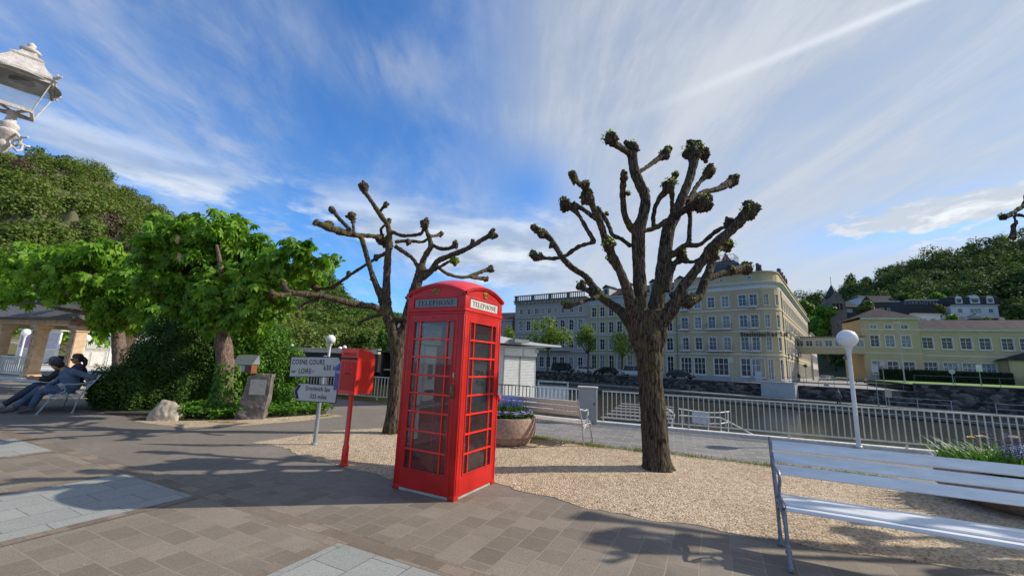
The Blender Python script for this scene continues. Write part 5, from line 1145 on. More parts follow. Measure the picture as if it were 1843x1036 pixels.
# ================================================================== people
skin_m = mat('skin', (.50, .28, .20), .55, .08, 6); skin_d = mat('skin_tanned', (.38, .20, .13), .55, .08, 6)
def limb(mb, pts, rad, seg=10):
    Q = sm_path([tuple(p) + (r,) for p, r in zip(pts, rad)], 3); mb.tube([q[:3] for q in Q], [max(.004, q[3]) for q in Q], seg)
def person(t_label, loc, rz, J, cloth, hair, cap=None, glasses=False, tail=False, phone=False, skin=skin_m, shoes=None, group=None):
    "J: joints in local metres, x right of the sitter... facing -y"
    t = thing('person', t_label, 'person', loc, rz, group); V_ = {k: Vector(v) for k, v in J.items()}
    hd, nk = V_['head'], V_['neck']; fwd = (V_['face'] - hd).normalized(); up = (hd - nk).normalized(); up = (up - fwd * up.dot(fwd)).normalized(); rt = fwd.cross(up)
    b = MB(); V0 = lambda f, u, r: hd + fwd * f + up * u + rt * r
    b.ball(V0(.0, .02, 0), .088, 14, 10, 0, (1, 1, 1.12)); b.ball(V0(.035, -.035, 0), .066, 12, 8); b.ball(V0(.055, -.075, 0), .034, 10, 7); b.ball(V0(-.02, .02, 0), .088, 12, 8)
    b.tube([V0(.085, .02, 0), V0(.112, -.018, 0), V0(.088, -.03, 0)], [.010, .017, .012], 7); b.tube([V0(.088, -.052, -.02), V0(.095, -.052, 0), V0(.088, -.052, .02)], .009, 6)
    for s in (-1, 1): b.ball(V0(.0, -.005, s * .088), .02, 8, 6, 0, (1, .6, 1.3)); b.ball(V0(.068, -.012, s * .035), .022, 8, 6)
    limb(b, [V0(-.01, -.06, 0), nk + (hd - nk) * .3, nk - Vector((0, 0, .05))], [.052, .05, .06])
    limb(b, [nk - Vector((0, 0, .03)), V_['chest'], V_['belly'], V_['hip']], [.09, .13, .125, .14], 14)
    for s, S in (('l', -1), ('r', 1)):
        sh, el, wr, hn = V_['sh' + s], V_['el' + s], V_['wr' + s], V_['hand' + s]
        limb(b, [nk.lerp(V_['chest'], .3), sh, sh.lerp(el, .5), el, el.lerp(wr, .4), wr], [.06, .055, .046, .040, .038, .026]); d = (hn - wr).normalized(); sd = d.cross(Vector((0, 0, 1))); sd = sd.normalized() if sd.length > .1 else Vector((1, 0, 0)); un = sd.cross(d)
        b.tube([wr, wr + d * .035, wr + d * .085], [.026, .034, .036], 8)
        for k in range(4):
            o = sd * (k - 1.5) * .019; c = wr + d * .085 + o; l = (.062, .072, .068, .052)[k]; b.tube([c, c + d * l * .5 - un * .006, c + d * l - un * .022], [.0095, .0088, .0070], 6)
        b.tube([wr + d * .03 + sd * S * -.03, wr + d * .06 + sd * S * -.052, wr + d * .09 + sd * S * -.056 - un * .01], [.013, .011, .008], 6)
        hp, kn, an, to = V_['hip'] + (V_['kn' + s] - V_['hip']).cross(Vector((0, 0, 1))).normalized() * (0), V_['kn' + s], V_['an' + s], V_['toe' + s]
        h2 = V_['hp' + s]; limb(b, [h2, h2.lerp(kn, .5), kn, kn.lerp(an, .35), an], [.10, .082, .058, .058, .036]); b.tube([an, an.lerp(to, .4), to], [.038, .036, .026], 8)
    me = remesh(b, .0085, 2, .5); me.materials.append(skin); link('body', me, t, True)
    def cloth_part(name, col, fn, vox=.013, w=1):
        q = MB(); fn(q); me = remesh(q, vox, 2, .5); displace(me, lambda c: mnoise.noise(c * 9) * .010 + mnoise.noise(c * 22) * .004); me.materials.append(mat(name + '_' + '%02d%02d%02d' % tuple(int(c * 99) for c in col), col, .85, .2, 10, .3, 200)); return link(name, me, t, True)
    if 'top' in cloth:
        def f(q):
            limb(q, [nk - Vector((0, 0, .01)), V_['chest'], V_['belly'], V_['hip'] + Vector((0, 0, .03))], [.10, .165, .165, .165], 16)
            for s in 'lr':
                sh, el, wr = V_['sh' + s], V_['el' + s], V_['wr' + s]; limb(q, [nk.lerp(V_['chest'], .25), sh, sh.lerp(el, .5), el, el.lerp(wr, .5)] + ([wr] if cloth.get('long') else []), [.085, .078, .066, .056, .052] + ([.042] if cloth.get('long') else []))
            if not cloth.get('long'): pass
        cloth_part('sweater' if cloth.get('long') else 'shirt', cloth['top'], f)
    if 'belly' in cloth:
        cloth_part('undershirt', cloth['belly'], lambda q: limb(q, [V_['belly'] + fwd * .05, V_['hip'] + Vector((0, -.12, .06)), V_['hip'] + Vector((0, -.20, .03))], [.14, .13, .09], 14))
    def f(q):
        limb(q, [V_['hip'] + Vector((0, .0, .10)), V_['hip'], V_['hip'] - Vector((0, 0, .02))], [.155, .165, .14], 16)
        for s in 'lr':
            h2, kn, an = V_['hp' + s], V_['kn' + s], V_['an' + s]; limb(q, [V_['hip'], h2, h2.lerp(kn, .5), kn, kn.lerp(an, .4), an + (kn - an).normalized() * .03], [.12, .118, .10, .080, .076, .062])
    cloth_part('trousers', cloth['legs'], f)
    for s in 'lr':
        an, to = V_['an' + s], V_['toe' + s]; d = (to - an); d.z = 0; d.normalize(); q = MB(); base = an - d * .05 - Vector((0, 0, .03)); limb(q, [base, an + d * .04 - Vector((0, 0, .03)), to - d * .03, to + d * .02], [.043, .052, .046, .034]); q.tube([an + Vector((0, 0, .03)), an - Vector((0, 0, .02))], [.044, .048], 8)
        me = remesh(q, .009, 2); me.materials.append(mat('shoe_%d' % int(sum(shoes or (.1, .1, .1)) * 100), shoes or (.1, .1, .1), .6)); link('shoe', me, t, True)
    q = MB(); q.ball(V0(-.022, .045, 0), .098, 14, 10, .02); q.ball(V0(.02, .07, 0), .078, 12, 8, .03); q.ball(V0(-.045, -.01, 0), .078, 12, 8, .03)
    if tail: q.tube([V0(-.10, .02, 0), V0(-.14, -.05, 0), V0(-.135, -.16, 0), V0(-.10, -.24, 0)], [.045, .05, .042, .02], 10)
    me = remesh(q, .010, 1); displace(me, lambda c: mnoise.noise(c * 40) * .004); me.materials.append(mat('hair_dark', hair, .5, .3, 30)); link('hair', me, t, True)
    for s in (-1, 1): MB().ball(V0(.083, .008, s * .032), .010, 8, 6).build('eye', black, t, True)
    if cap:
        q = MB(); q.ball(V0(-.01, .065, 0), .108, 16, 10, 0, (1, 1, .85)); [q.tube([V0(.06, .045, r_ * .02), V0(.13, .042, r_ * .019), V0(.185 - abs(r_) * .012, .030, r_ * .016)], .014, 8) for r_ in range(-3, 4)]; me = remesh(q, .009, 1)
        me.materials.append(mat('cap_cloth', cap, .8)); link('cap', me, t, True)
    if glasses:
        q = MB(); 
        for s in (-1, 1): q.ball(V0(.098, .006, s * .034), .026, 10, 8, 0, (.55, 1, .8)); q.tube([V0(.09, .010, s * .06), V0(.0, .010, s * .094)], .004, 5)
        q.tube([V0(.112, .008, -.012), V0(.112, .008, .012)], .004, 5); q.build('sunglasses', black, t, True)
    return t, V_
def bench3(x, y): p = b3o + b3x * x - b3y * 0 + b3y * y; return (p.x, p.y, .012)
# near person, blue sweater, leaning forward with one arm laid on the backrest
J = dict(head=(-.02, -.40, 1.08), face=(-.12, -.55, 1.02), neck=(-.01, -.27, .98), chest=(.0, -.18, .84), belly=(.0, -.12, .66), hip=(0, -.10, .53), shr=(-.20, -.20, .92), elr=(-.28, -.36, .66), wrr=(-.14, -.50, .58), handr=(-.08, -.56, .56),
  shl=(.20, -.12, .93), ell=(.28, .20, .80), wrl=(.06, .28, .86), handl=(-.02, .28, .87), hpr=(-.11, -.16, .50), hpl=(.10, -.16, .50), knr=(-.14, -.58, .52), knl=(.08, -.56, .47), anr=(-.16, -.92, .10), anl=(.05, -.66, .10), toer=(-.18, -1.08, .05), toel=(.04, -.82, .05))
person('person in blue sweater and jeans leaning forward at the bench end nearest the bushes', bench3(B3L - .36, 0), b3rz, J, dict(top=(.10, .15, .24), long=True, legs=(.06, .10, .17), belly=(.42, .33, .40)), (.02, .015, .015), shoes=(.06, .06, .07), group='people seated on the left bench')
J = dict(head=(.0, -.10, 1.22), face=(-.02, -.30, 1.19), neck=(0, -.06, 1.08), chest=(0, -.04, .92), belly=(0, -.06, .70), hip=(0, -.08, .54), shr=(-.19, -.08, 1.0), elr=(-.26, -.20, .74), wrr=(-.12, -.40, .62), handr=(-.05, -.46, .60),
  shl=(.18, -.04, 1.0), ell=(.26, -.10, .74), wrl=(.12, -.30, .60), handl=(.05, -.38, .58), hpr=(-.10, -.15, .50), hpl=(.10, -.15, .50), knr=(-.10, -.56, .50), knl=(.10, -.56, .50), anr=(-.12, -.80, .10), anl=(.08, -.70, .10), toer=(-.12, -.97, .05), toel=(.08, -.86, .05))
person('woman with sunglasses and a dark ponytail sitting behind the person in blue', bench3(B3L - .92, .06), b3rz, J, dict(top=(.05, .03, .05), legs=(.05, .08, .14)), (.045, .02, .02), glasses=True, tail=True, skin=skin_d, shoes=(.1, .08, .08), group='people seated on the left bench')
J = dict(head=(.0, -.38, 1.12), face=(-.02, -.56, 1.04), neck=(0, -.28, 1.00), chest=(0, -.18, .86), belly=(0, -.12, .68), hip=(0, -.10, .53), shr=(-.21, -.22, .94), elr=(-.26, -.40, .72), wrr=(-.10, -.66, .74), handr=(-.07, -.74, .76),
  shl=(.21, -.20, .94), ell=(.26, -.44, .70), wrl=(.04, -.70, .72), handl=(.0, -.78, .74), hpr=(-.12, -.16, .50), hpl=(.12, -.16, .50), knr=(-.16, -.62, .53), knl=(.14, -.62, .53), anr=(-.16, -1.02, .11), anl=(.12, -1.06, .11), toer=(-.18, -1.20, .06), toel=(.12, -1.24, .06))
tp, VV = person('man in dark cap and black shirt looking at a phone on the left bench', bench3(B3L - 1.35, 0), b3rz, J, dict(top=(.02, .02, .02), legs=(.035, .05, .09)), (.02, .015, .012), cap=(.10, .09, .12), skin=skin_d, shoes=(.30, .29, .28), group='people seated on the left bench')
pm = thing('mobile_phone', 'dark mobile phone held by the man in the cap', 'phone', bench3(B3L - 1.35, 0), b3rz)
o = MB().box((-.03, -.83, .765), (.075, .15, .009), mtx=Matrix.Rotation(.35, 3, 'X'), bev=.003).build('case', black, pm)
MB().box((-.03, -.831, .771), (.066, .13, .002), mtx=Matrix.Rotation(.35, 3, 'X')).build('screen', mat('dark_screen', (.03, .035, .05), .1), pm)
# ================================================================== pavilion on the left
sandst = mat('cream_sandstone', (.74, .56, .38), .85, .18, 5, .4, 40, col2=(.50, .33, .20)); slate_m = pave_mat('slate_shingles', .30, .16, 0, [(.10, .095, .095), (.16, .15, .15), (.24, .22, .21)], (.05, .045, .045), mortar=.012, jit=.7)
def pavilion():
    c = Vector((-17.95, 17.0, 0)); rz = radians(-16); t = thing('pavilion', 'open garden pavilion with slate hipped roof and carved cream pillars', 'pavilion', tuple(c), rz)
    # local: x from 0 (right) to -8, y depth to 7
    MB().b2(-8.2, .2, -.2, 7.2, .0, .16, .02).build('floor', concrete_pale, t)
    q = MB(); q.b2(-8.0, .0, .0, .5, 2.40, 2.62, .02); q.b2(-.5, 0, .0, 7, 2.40, 2.62, .02); q.b2(-8, 0, 6.5, 7, 2.40, 2.62, .02); q.b2(-8, -7.5, 0, 7, 2.4, 2.62, .02); q.b2(-8.12, .12, -.12, 7.12, 2.62, 2.70, .02); q.build('beam', sandst, t)
    q = MB(); A = [(-8.5, -.5, 2.68), (.5, -.5, 2.68), (.5, 7.5, 2.68), (-8.5, 7.5, 2.68)]; m1 = [(-7.3, .7, 3.35), (-.7, .7, 3.35), (-.7, 6.3, 3.35), (-7.3, 6.3, 3.35)]; tp_ = [(-5.5, 2.6, 5.2), (-2.5, 2.6, 5.2), (-2.5, 4.4, 5.2), (-5.5, 4.4, 5.2)]
    q.add(A + m1 + tp_ + [(x, y, z - .06) for x, y, z in A], [(i, (i + 1) % 4, 4 + (i + 1) % 4, 4 + i) for i in range(4)] + [(4 + i, 4 + (i + 1) % 4, 8 + (i + 1) % 4, 8 + i) for i in range(4)] + [(8, 9, 10, 11), (15, 14, 13, 12)] + [(12 + i, 12 + (i + 1) % 4, (i + 1) % 4, i) for i in range(4)])
    q.build('roof', mat('weathered_slate', (.20, .18, .17), .8, .5, 6, .8, 18, col2=(.07, .065, .065), stretch=(1, 1, 6)), t)
    for k, (x, y) in enumerate(((-.28, .28), (-2.75, .28), (-5.3, .28), (-7.7, .28), (-.28, 6.7), (-4.0, 6.7), (-7.7, 6.7))):
        q = MB(); q.b2(x - .24, x + .24, y - .24, y + .24, .16, .34, .02); q.b2(x - .19, x + .19, y - .19, y + .19, .34, 2.14, .012); q.b2(x - .23, x + .23, y - .23, y + .23, 2.14, 2.20, .015); q.b2(x - .20, x + .20, y - .20, y + .20, 2.20, 2.26); q.b2(x - .27, x + .27, y - .27, y + .27, 2.26, 2.40, .03)
        pl = q.build('pillar', sandst, t)
        if k < 2:
            q = MB(); 
            for z0 in np.arange(.42, 2.0, .30):
                for s in (-1, 1):
                    q.tube([(x + s * .02, y - .20, z0), (x + s * .10, y - .205, z0 + .06), (x + s * .09, y - .205, z0 + .17), (x + s * .03, y - .20, z0 + .22), (x + s * .05, y - .205, z0 + .15)], .014, 6)
                    q.tube([(x - .20, y + s * .02, z0), (x - .205, y + s * .10, z0 + .06), (x - .205, y + s * .09, z0 + .17), (x - .20, y + s * .03, z0 + .22), (x - .205, y + s * .05, z0 + .15)], .014, 6)
            for s in (-1, 1): q.b2(x + s * .155 - .012, x + s * .155 + .012, y - .205, y - .19, .40, 2.1); q.b2(x - .205, x - .19, y + s * .155 - .012, y + s * .155 + .012, .40, 2.1)
            q.build('carving', sandst, pl)
    for y in (.28,):
        for x0, x1 in ((-5.1, -2.95), (-7.5, -5.5)):
            q = MB(); q.b2(x0, x1, y - .04, y + .04, .95, 1.02, .01); q.b2(x0, x1, y - .03, y + .03, .24, .30)
            for i in range(14): x = x0 + .08 + i * (x1 - x0 - .16) / 13; q.b2(x - .022, x + .022, y - .02, y + .02, .30, .95)
            q.build('balustrade', white_paint, t)
pavilion()
# low walls, sheds and promenade behind it
sheet('pale_terrace', [(-60, 24), (-15.5, 19.0), (-13.5, 22), (-18, 34), (-60, 40)], .006, concrete_pale)
sheet('terrace_steps', [(-30, 13.4), (-15.6, 15.4), (-15.2, 18.9), (-30, 20)], .01, mat('sand_terrace', (.42, .38, .31), .9, .15, 1.2, .3, 30))
def wall(label, a, b_, h, th, m_, cat='wall', name='garden_wall', cap=True, panels=0):
    a, b_ = Vector(a), Vector(b_); L = (b_ - a).length; t = thing(name, label, cat, tuple(a), atan2((b_ - a).y, (b_ - a).x))
    q = MB(); q.b2(0, L, -th / 2, th / 2, -.02, h, .01); q.build('wall', m_, t)
    if cap: MB().b2(-.02, L + .02, -th / 2 - .04, th / 2 + .04, h + .001, h + .08, .01).build('coping', concrete, t)
    for i in range(panels): x = L * (i + .5) / panels; MB().b2(x - L / panels * .42, x + L / panels * .42, -th / 2 - .02, -th / 2 - .002, h * .12, h * .86).build('panel', concrete_pale, t)
a, b_ = at(128, 655, 30), at(260, 640, 34); wall('long pale concrete wall behind the two globe lamps', (a.x, a.y, 0), (b_.x, b_.y, 0), 1.35, .3, concrete, panels=5)
a, b_ = at(150, 640, 38), at(262, 632, 42); wall('upper pale concrete wall behind the globe lamps', (a.x, a.y, 0), (b_.x, b_.y, 0), 2.5, .4, concrete_pale)
a, b_ = at(-30, 650, 40), at(70, 645, 42); wall('pale wall seen through the pavilion opening', (a.x, a.y, 0), (b_.x, b_.y, 0), 1.8, .4, concrete)
def shelter():
    p = at(30, 640, 33); t = thing('glass_shelter', 'white framed shelter with a blue panel seen through the pavilion', 'shelter', (p.x, p.y, 0), radians(-10))
    q = MB()
    for x in (0, 1.3, 2.6, 3.9): q.b2(x - .06, x + .06, -.06, .06, 0, 2.5)
    q.b2(-.06, 3.96, -.06, .06, 2.5, 2.62); q.b2(-.06, 3.96, -.05, .05, 1.15, 1.25); q.build('frame', white_paint, t)
    for x, mm in ((.06, mat('lilac_poster', (.40, .28, .42), .5)), (1.36, mat('blue_poster', (.05, .12, .50), .5, .2, 4)), (2.66, mat('pale_poster', (.5, .5, .6), .5))): MB().b2(x, x + 1.18, -.02, .02, 1.26, 2.49).build('panel', mm, t)
    for x in (.06, 1.36, 2.66): MB().b2(x, x + 1.18, -.02, .02, .1, 1.14).build('panel', concrete_pale, t)
    MB().b2(-.2, 4.1, -.2, 1.2, 2.63, 2.72).build('roof', white_aged, t)
shelter()
def coach():
    p = at(118, 630, 46); q_ = at(270, 620, 50); t = thing('tour_coach', 'white and purple coach parked behind the pale wall', 'coach', (p.x - 2, p.y, 0), radians(-2))
    L = 13.0; MB().b2(0, L, -1.2, 1.2, .35, 3.2, .12).build('body', white_paint, t); MB().b2(.2, L - .2, -1.23, -1.205, 1.75, 2.65).build('window_band', mat('coach_glass', (.02, .022, .03), .1), t)
    for i in range(4): MB().b2(.8 + i * 3.1, 2.9 + i * 3.1, -1.24, -1.215, .7, 1.5).build('purple_panel', mat('purple_paint', (.30, .06, .32), .4), t)
    for x in (2.4, 10.2):
        w = MB(); w.tube([(x, -1.25, .5), (x, -1.0, .5)], .5, 18); w.build('wheel', black, t)
coach()
# promenade parapet, villa with balustrade, white bridge lamps in the middle distance
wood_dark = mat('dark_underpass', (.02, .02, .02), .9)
def bridge():
    a, b_ = at(490, 652, 62), at(700, 655, 46); a.z = 0; b_.z = 0; L = (b_ - a).length; t = thing('stone_bridge', 'pale stone bridge parapet beyond the hedge above the direction boards', 'bridge', (a.x, a.y, 0), atan2((b_ - a).y, (b_ - a).x))
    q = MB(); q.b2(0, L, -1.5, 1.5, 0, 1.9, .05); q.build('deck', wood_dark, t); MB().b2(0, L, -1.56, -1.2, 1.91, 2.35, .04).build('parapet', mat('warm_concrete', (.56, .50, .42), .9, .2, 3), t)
    MB().b2(-.05, L, -1.62, -1.14, 2.36, 2.44, .02).build('coping', concrete_pale, t)
bridge()
for (x, y, Y, lab) in ((612, 627, 58, 'small white lamp on the bridge right of the near globe lamp'), (620, 625, 56, 'rightmost small white lamp on the bridge'), (525, 622, 60, 'small white lamp on the bridge above the left end of the sign'), (533, 619, 64, 'second small white lamp on the bridge above the sign')):
    p = at(x, y, Y); globe_lamp(p.x, p.y, p.z, .28, lab, sh=.09)
wood_dark = mat('dark_underpass', (.02, .02, .02), .9)
def underpass():
    p = at(676, 700, 24); t = thing('riverside_shed', 'low dark open shed by the road between the letter box and the tree trunk', 'shed', (p.x, 24.5, 0), radians(-14))
    q = MB(); q.b2(0, 3.0, 1.2, 1.4, 0, 1.9); q.b2(0, .12, 0, 1.4, 0, 1.9); q.b2(2.88, 3.0, 0, 1.4, 0, 1.9); q.build('wall', wood_dark, t); MB().b2(-.2, 3.2, -.2, 1.6, 1.9, 2.0).build('roof', mat('dark_roofing', (.05, .05, .055), .8), t); MB().b2(.1, 2.9, .2, .35, .85, .93).build('counter', concrete, t)
underpass()

# ================================================================== shuttered kiosk, glass screen, landing stage
def kiosk():
    c = at(963, 700, 16.6); c.z = 0; t = thing('sales_kiosk', 'white riverside kiosk with closed roller shutters and a broad flat roof', 'kiosk', tuple(c), radians(34)); wk = mat('white_kiosk_panel', (.68, .70, .70), .5, .06, 3)
    e_ = Vector((cos(radians(180 - 34 - 2)), sin(radians(180 - 34 - 2)), 0)); P1 = Vector((-1.58, 0, 0)); P2 = P1 + e_ * 3.8; MB().prism([(0, 0), (0, 2.4), (P2.x + .9, P2.y + 2.2), (P2.x, P2.y), (P1.x, P1.y)][::-1], 0, 2.22).build('wall', wk, t)
    for i, (x0, x1) in enumerate(((-.76, -.07), (-1.52, -.85))):
        q = MB(); 
        for k in range(26): z = .25 + k * .058; q.b2(x0, x1, -.035, -.006, z, z + .048, .008)
        q.build('roller_shutter', white_paint, t); q = MB(); q.b2(x0 - .03, x0 - .002, -.04, -.004, .2, 1.82); q.b2(x1 + .002, x1 + .03, -.04, -.004, .2, 1.82); q.b2(x0 - .03, x1 + .03, -.04, -.004, 1.762, 1.80); q.build('shutter_frame', mat('light_grey_metal', (.42, .43, .43), .4, .1, 5), t)
    q = MB(); q.b2(-1.58, -.02, -.10, -.005, 1.84, 2.14, .01); q.build('shutter_housing', white_paint, t); MB().b2(-.73, -.71, -.12, -.101, 1.84, 2.14).build('housing_joint', steel, t)
    MB().b2(-.13, .02, -.14, .02, 2.0, 2.1).build('bracket', mat('cream_bracket', (.6, .55, .42), .6), t)
    q = MB(); N = 10; P = []
    for i in range(N + 1):
        x = -4.6 + 5.6 * i / N; zt = 2.34 + .62 * (1 - i / N) ** 1.9; P.append((x, zt))
    V = [(x, y, z) for x, z in P for y in (-.38, 4.6)] + [(x, y, 2.26 + (.02 if y < 0 else 0)) for x, z in P for y in (-.38, 4.6)]; n = len(P) * 2
    q.add(V, [(2 * i, 2 * i + 2, 2 * i + 3, 2 * i + 1) for i in range(N)] + [(n + 2 * i + 1, n + 2 * i + 3, n + 2 * i + 2, n + 2 * i) for i in range(N)] + [(n + 2 * i, n + 2 * i + 2, 2 * i + 2, 2 * i) for i in range(N)] + [(2 * i + 1, 2 * i + 3, n + 2 * i + 3, n + 2 * i + 1) for i in range(N)] + [(2 * N, n + 2 * N, n + 2 * N + 1, 2 * N + 1), (1, n + 1, n, 0)]); q.build('roof', mat('pale_sheet_roof', (.60, .64, .66), .45, .1, 3), t)
    MB().b2(-1.6, -.95, -.78, -.4, 2.32, 2.44).build('awning_box', mat('grey_box', (.25, .26, .27), .5), t)
kiosk()
sheet('kiosk_deck', [(-3.4, 15.9), (1.6, 14.9), (2.6, 19.5), (-2.0, 20.5)], .01, concrete)
def screen():
    p = at(968, 725, 15.0); t = thing('glass_screen', 'small glass screen with pale frame beside the kiosk', 'screen', (p.x, p.y, 0), radians(-14)); q = MB()
    for x in (0, 1.05): q.b2(x - .02, x + .02, -.02, .02, 0, .98)
    q.b2(0, 1.05, -.02, .02, .94, .98); q.b2(0, 1.05, -.02, .02, .80, .82); q.build('frame', mat('pale_green_metal', (.42, .52, .50), .4), t); MB().b2(.02, 1.03, -.004, .004, .05, .79).build('pane', mat('pale_blue_sheet', (.50, .55, .62), .3), t)
screen()
def landing():
    t = thing('landing_stage', 'grey slatted landing stage below the railing right of the cabinet', 'jetty', (3.0, 14.6, -.75), atan2(RD.y, RD.x)); q = MB(); q.b2(-.1, .1, -1.0, 15, -1.8, -.12); q.b2(2.3, 2.5, -1, 15, -1.8, -.12); q.build('piles', mat('wet_timber', (.03, .028, .025), .8), t)
    for i in range(9): MB().b2(-.6, 2.6, i * 1.65, i * 1.65 + .75, -.10, .0).build('deck_board', mat('pale_deck', (.15, .145, .13), .8, .2, 5), t)
    p = at(1225, 760, 12.9); t = thing('boarding_rail', 'white tube handrails with a pale blue panel at the boat landing beyond the railing', 'handrail', (p.x, p.y, -.6), 0); O = Vector((p.x, p.y, -.6)); Y = 12.9
    L = lambda x, y, Yv=Y: at(x, y, Yv) - O
    def tb(pts, r=.016, nm='rail'): q = MB(); q.tube([L(*p_) for p_ in pts], r, 8); q.build(nm, white_paint, t)
    tb([(1222, 735), (1247, 739), (1276, 742), (1295, 742), (1312, 740, 13.6)]); tb([(1222, 747), (1273, 750), (1297, 751), (1330, 768, 12.6), (1352, 780, 12.4), (1370, 790, 12.35)], .020); tb([(1274, 762), (1296, 762), (1312, 759, 13.6)]); tb([(1296, 775), (1306, 777), (1318, 783, 12.6)]); tb([(1274, 776), (1310, 778)])
    for x, y0, y1 in ((1227, 735, 786), (1274, 742, 790), (1297, 751, 786), (1310, 741, 786)): tb([(x, y0), (x + 1.5, y1)], .014, 'post')
    tb([(1200, 735), (1209, 740), (1214, 747), (1211, 760), (1209, 770)], .022, 'hoop'); tb([(1199, 742), (1206, 746), (1210, 755), (1208, 770)], .018, 'hoop')
    q = MB(); a, b_, c, d = L(1246, 740), L(1273, 742), L(1273, 764), L(1246, 760); q.add([a, b_, c, d, a + Vector((0, .02, 0)), b_ + Vector((0, .02, 0)), c + Vector((0, .02, 0)), d + Vector((0, .02, 0))], [(3, 2, 1, 0), (4, 5, 6, 7), (0, 1, 5, 4), (1, 2, 6, 5), (2, 3, 7, 6), (3, 0, 4, 7)]); q.build('panel', mat('pale_blue_panel', (.40, .48, .60), .5), t)
landing()

# ================================================================== far bank
FD = Vector((.713, -.701, 0)); FN = Vector((-.701, -.713, 0))     # along the far quay to the right, and towards the river
Q0 = Vector((35.4, 59.0, 0))
def q2(s, o, z=0): p = Q0 + FD * s + FN * o; return (p.x, p.y, z)
sheet('far_street', [q2(-110, 0)[:2], q2(3.0, 0)[:2], (60, 84), (75, 102), (175, 225), (40, 260), (-90, 150)], .05, mat('far_asphalt', (.20, .19, .18), .9, .15, .4))
side_dir = Vector((.635, .773, 0))
sheet('side_street', [q2(2.0, .0)[:2], q2(15.8, .0)[:2], (66.4, 76.4), (140, 165), (110, 170), (52, 80)], .09, mat('side_street_asphalt', (.28, .27, .25), .9, .15, .4))
lawn_m = mat('lawn', (.12, .24, .035), .9, .25, .6, .6, 12)
q = MB(); q.add([q2(15.8, -.3, .95), q2(90, -.3, .7), (170, 60, 1.6), (130, 110, 1.6), (66.4, 77.2, 1.2)], [(0, 1, 2, 3, 4)]); struct(q.build('lawn', lawn_m))
struct(sheet('far_hillside_base', [(-200, 150), (10, 170), (70, 125), (140, 62), (400, -60), (900, -100), (900, 900), (-200, 900)], .02, mat('far_meadow', (.07, .11, .03), .95, .3, .1)))
q = MB(); a, b_ = q2(-110, 4.6, -4), q2(95, 4.6, -4); q.quad(a, b_, (b_[0], b_[1], -1.6), (a[0], a[1], -1.6)); q.quad(q2(-110, 4.6, -1.6), q2(95, 4.6, -1.6), q2(95, 0, -1.6), q2(-110, 0, -1.6)); q.box((q2(-7, 4.75)[0], q2(-7, 4.75)[1], -1.66), (205, .45, .2), rz=atan2(FD.y, FD.x)); q.box((q2(-7, 5.6)[0], q2(-7, 5.6)[1], -2.35), (205, 1.0, .25), rz=atan2(FD.y, FD.x)); struct(q.build('quay_path', mat('quay_stone', (.22, .21, .19), .9, .25, 1.5)))
def quay_wall(s0, s1, top, label):
    t = thing('quay_wall', label, 'wall', q2(s0, 0, -1.62), atan2(FD.y, FD.x)); L = s1 - s0; MB().b2(0, L, 0, .5, 0, top + 1.62).build('wall', pave_far, t); MB().b2(-.02, L, -.08, .58, top + 1.62, top + 1.74).build('coping', mat('dark_coping', (.10, .095, .09), .9), t)
m = bpy.data.materials.new('quay_masonry'); m.use_nodes = True; T = NT(m.node_tree); tc = T.node('ShaderNodeTexCoord').outputs['Object']; b = T.n['Principled BSDF']
sp = T.sep(tc); vec = T.xyz(T.m('ADD', sp[0], T.m('MULTIPLY', T.noise(tc, 1.5, 3), .5)), T.m('MULTIPLY', sp[2], 1.9), sp[1]); vo = T.node('ShaderNodeTexVoronoi'); T.l.new(vec, vo.inputs['Vector']); vo.inputs['Scale'].default_value = 1.7
c = T.ramp(T.m('ADD', T.m('MULTIPLY', T.sep(vo.outputs['Color'])[0], .55), T.m('MULTIPLY', T.noise(tc, .5, 5, .6), .5)), [(.25, (.02, .018, .018)), (.55, (.06, .053, .048)), (.85, (.19, .17, .15))]); T.l.new(c, b.inputs['Base Color']); b.inputs['Roughness'].default_value = .95; bn = T.node('ShaderNodeBump'); T.l.new(vo.outputs['Distance'], bn.inputs['Height']); bn.inputs['Strength'].default_value = .9; bn.inputs['Distance'].default_value = -.2; T.l.new(bn.outputs[0], b.inputs['Normal']); pave_far = m
quay_wall(-110, 15.8, .0, 'long dark rubble quay wall below the street and parked cars')
quay_wall(15.8, 34.0, .95, 'dark rubble quay wall below the lawn')
quay_wall(34.0, 90, .2, 'lower right length of the dark quay wall')
def quay_rail(s0, s1, o, z, h, step, label, m_=steel, r=.035, rails=(1.0, .55)):
    t = thing('quay_railing', label, 'railing', q2(s0, o, z), atan2(FD.y, FD.x)); L = s1 - s0
    for k in rails: MB().b2(0, L, -r, r, h * k - .04, h * k).build('rail', m_, t)
    n = int(L / step)
    for i in range(n + 1): MB().b2(i * step - r, i * step + r, -r, r, 0, h).build('post', m_, t)
quay_rail(21.5, 60, 3.9, -1.6, 1.1, 3.6, 'long pale railing on the far quay at the right'); quay_rail(13.5, 18.5, 3.9, -1.6, 1.1, 2.5, 'short pale railing on the far quay behind the globe lamp'); quay_rail(-34, 0, 4.2, -1.6, 1.0, 5.2, 'thin dark railing on the far quay path in the middle', mat('rust_post', (.10, .09, .085), .8), .03, (1.0,))
wire = mat('thin_rail_grey', (.16, .17, .18), .5)
quay_rail(-1, 15.5, .1, .1, 1.05, 1.6, 'grey railing on top of the quay wall at the end of the side street', wire, .025, (1.0, .5))
quay_rail(16, 60, .0, 1.0, 1.0, 3.2, 'thin railing along the edge of the lawn', wire, .02, (1.0,))
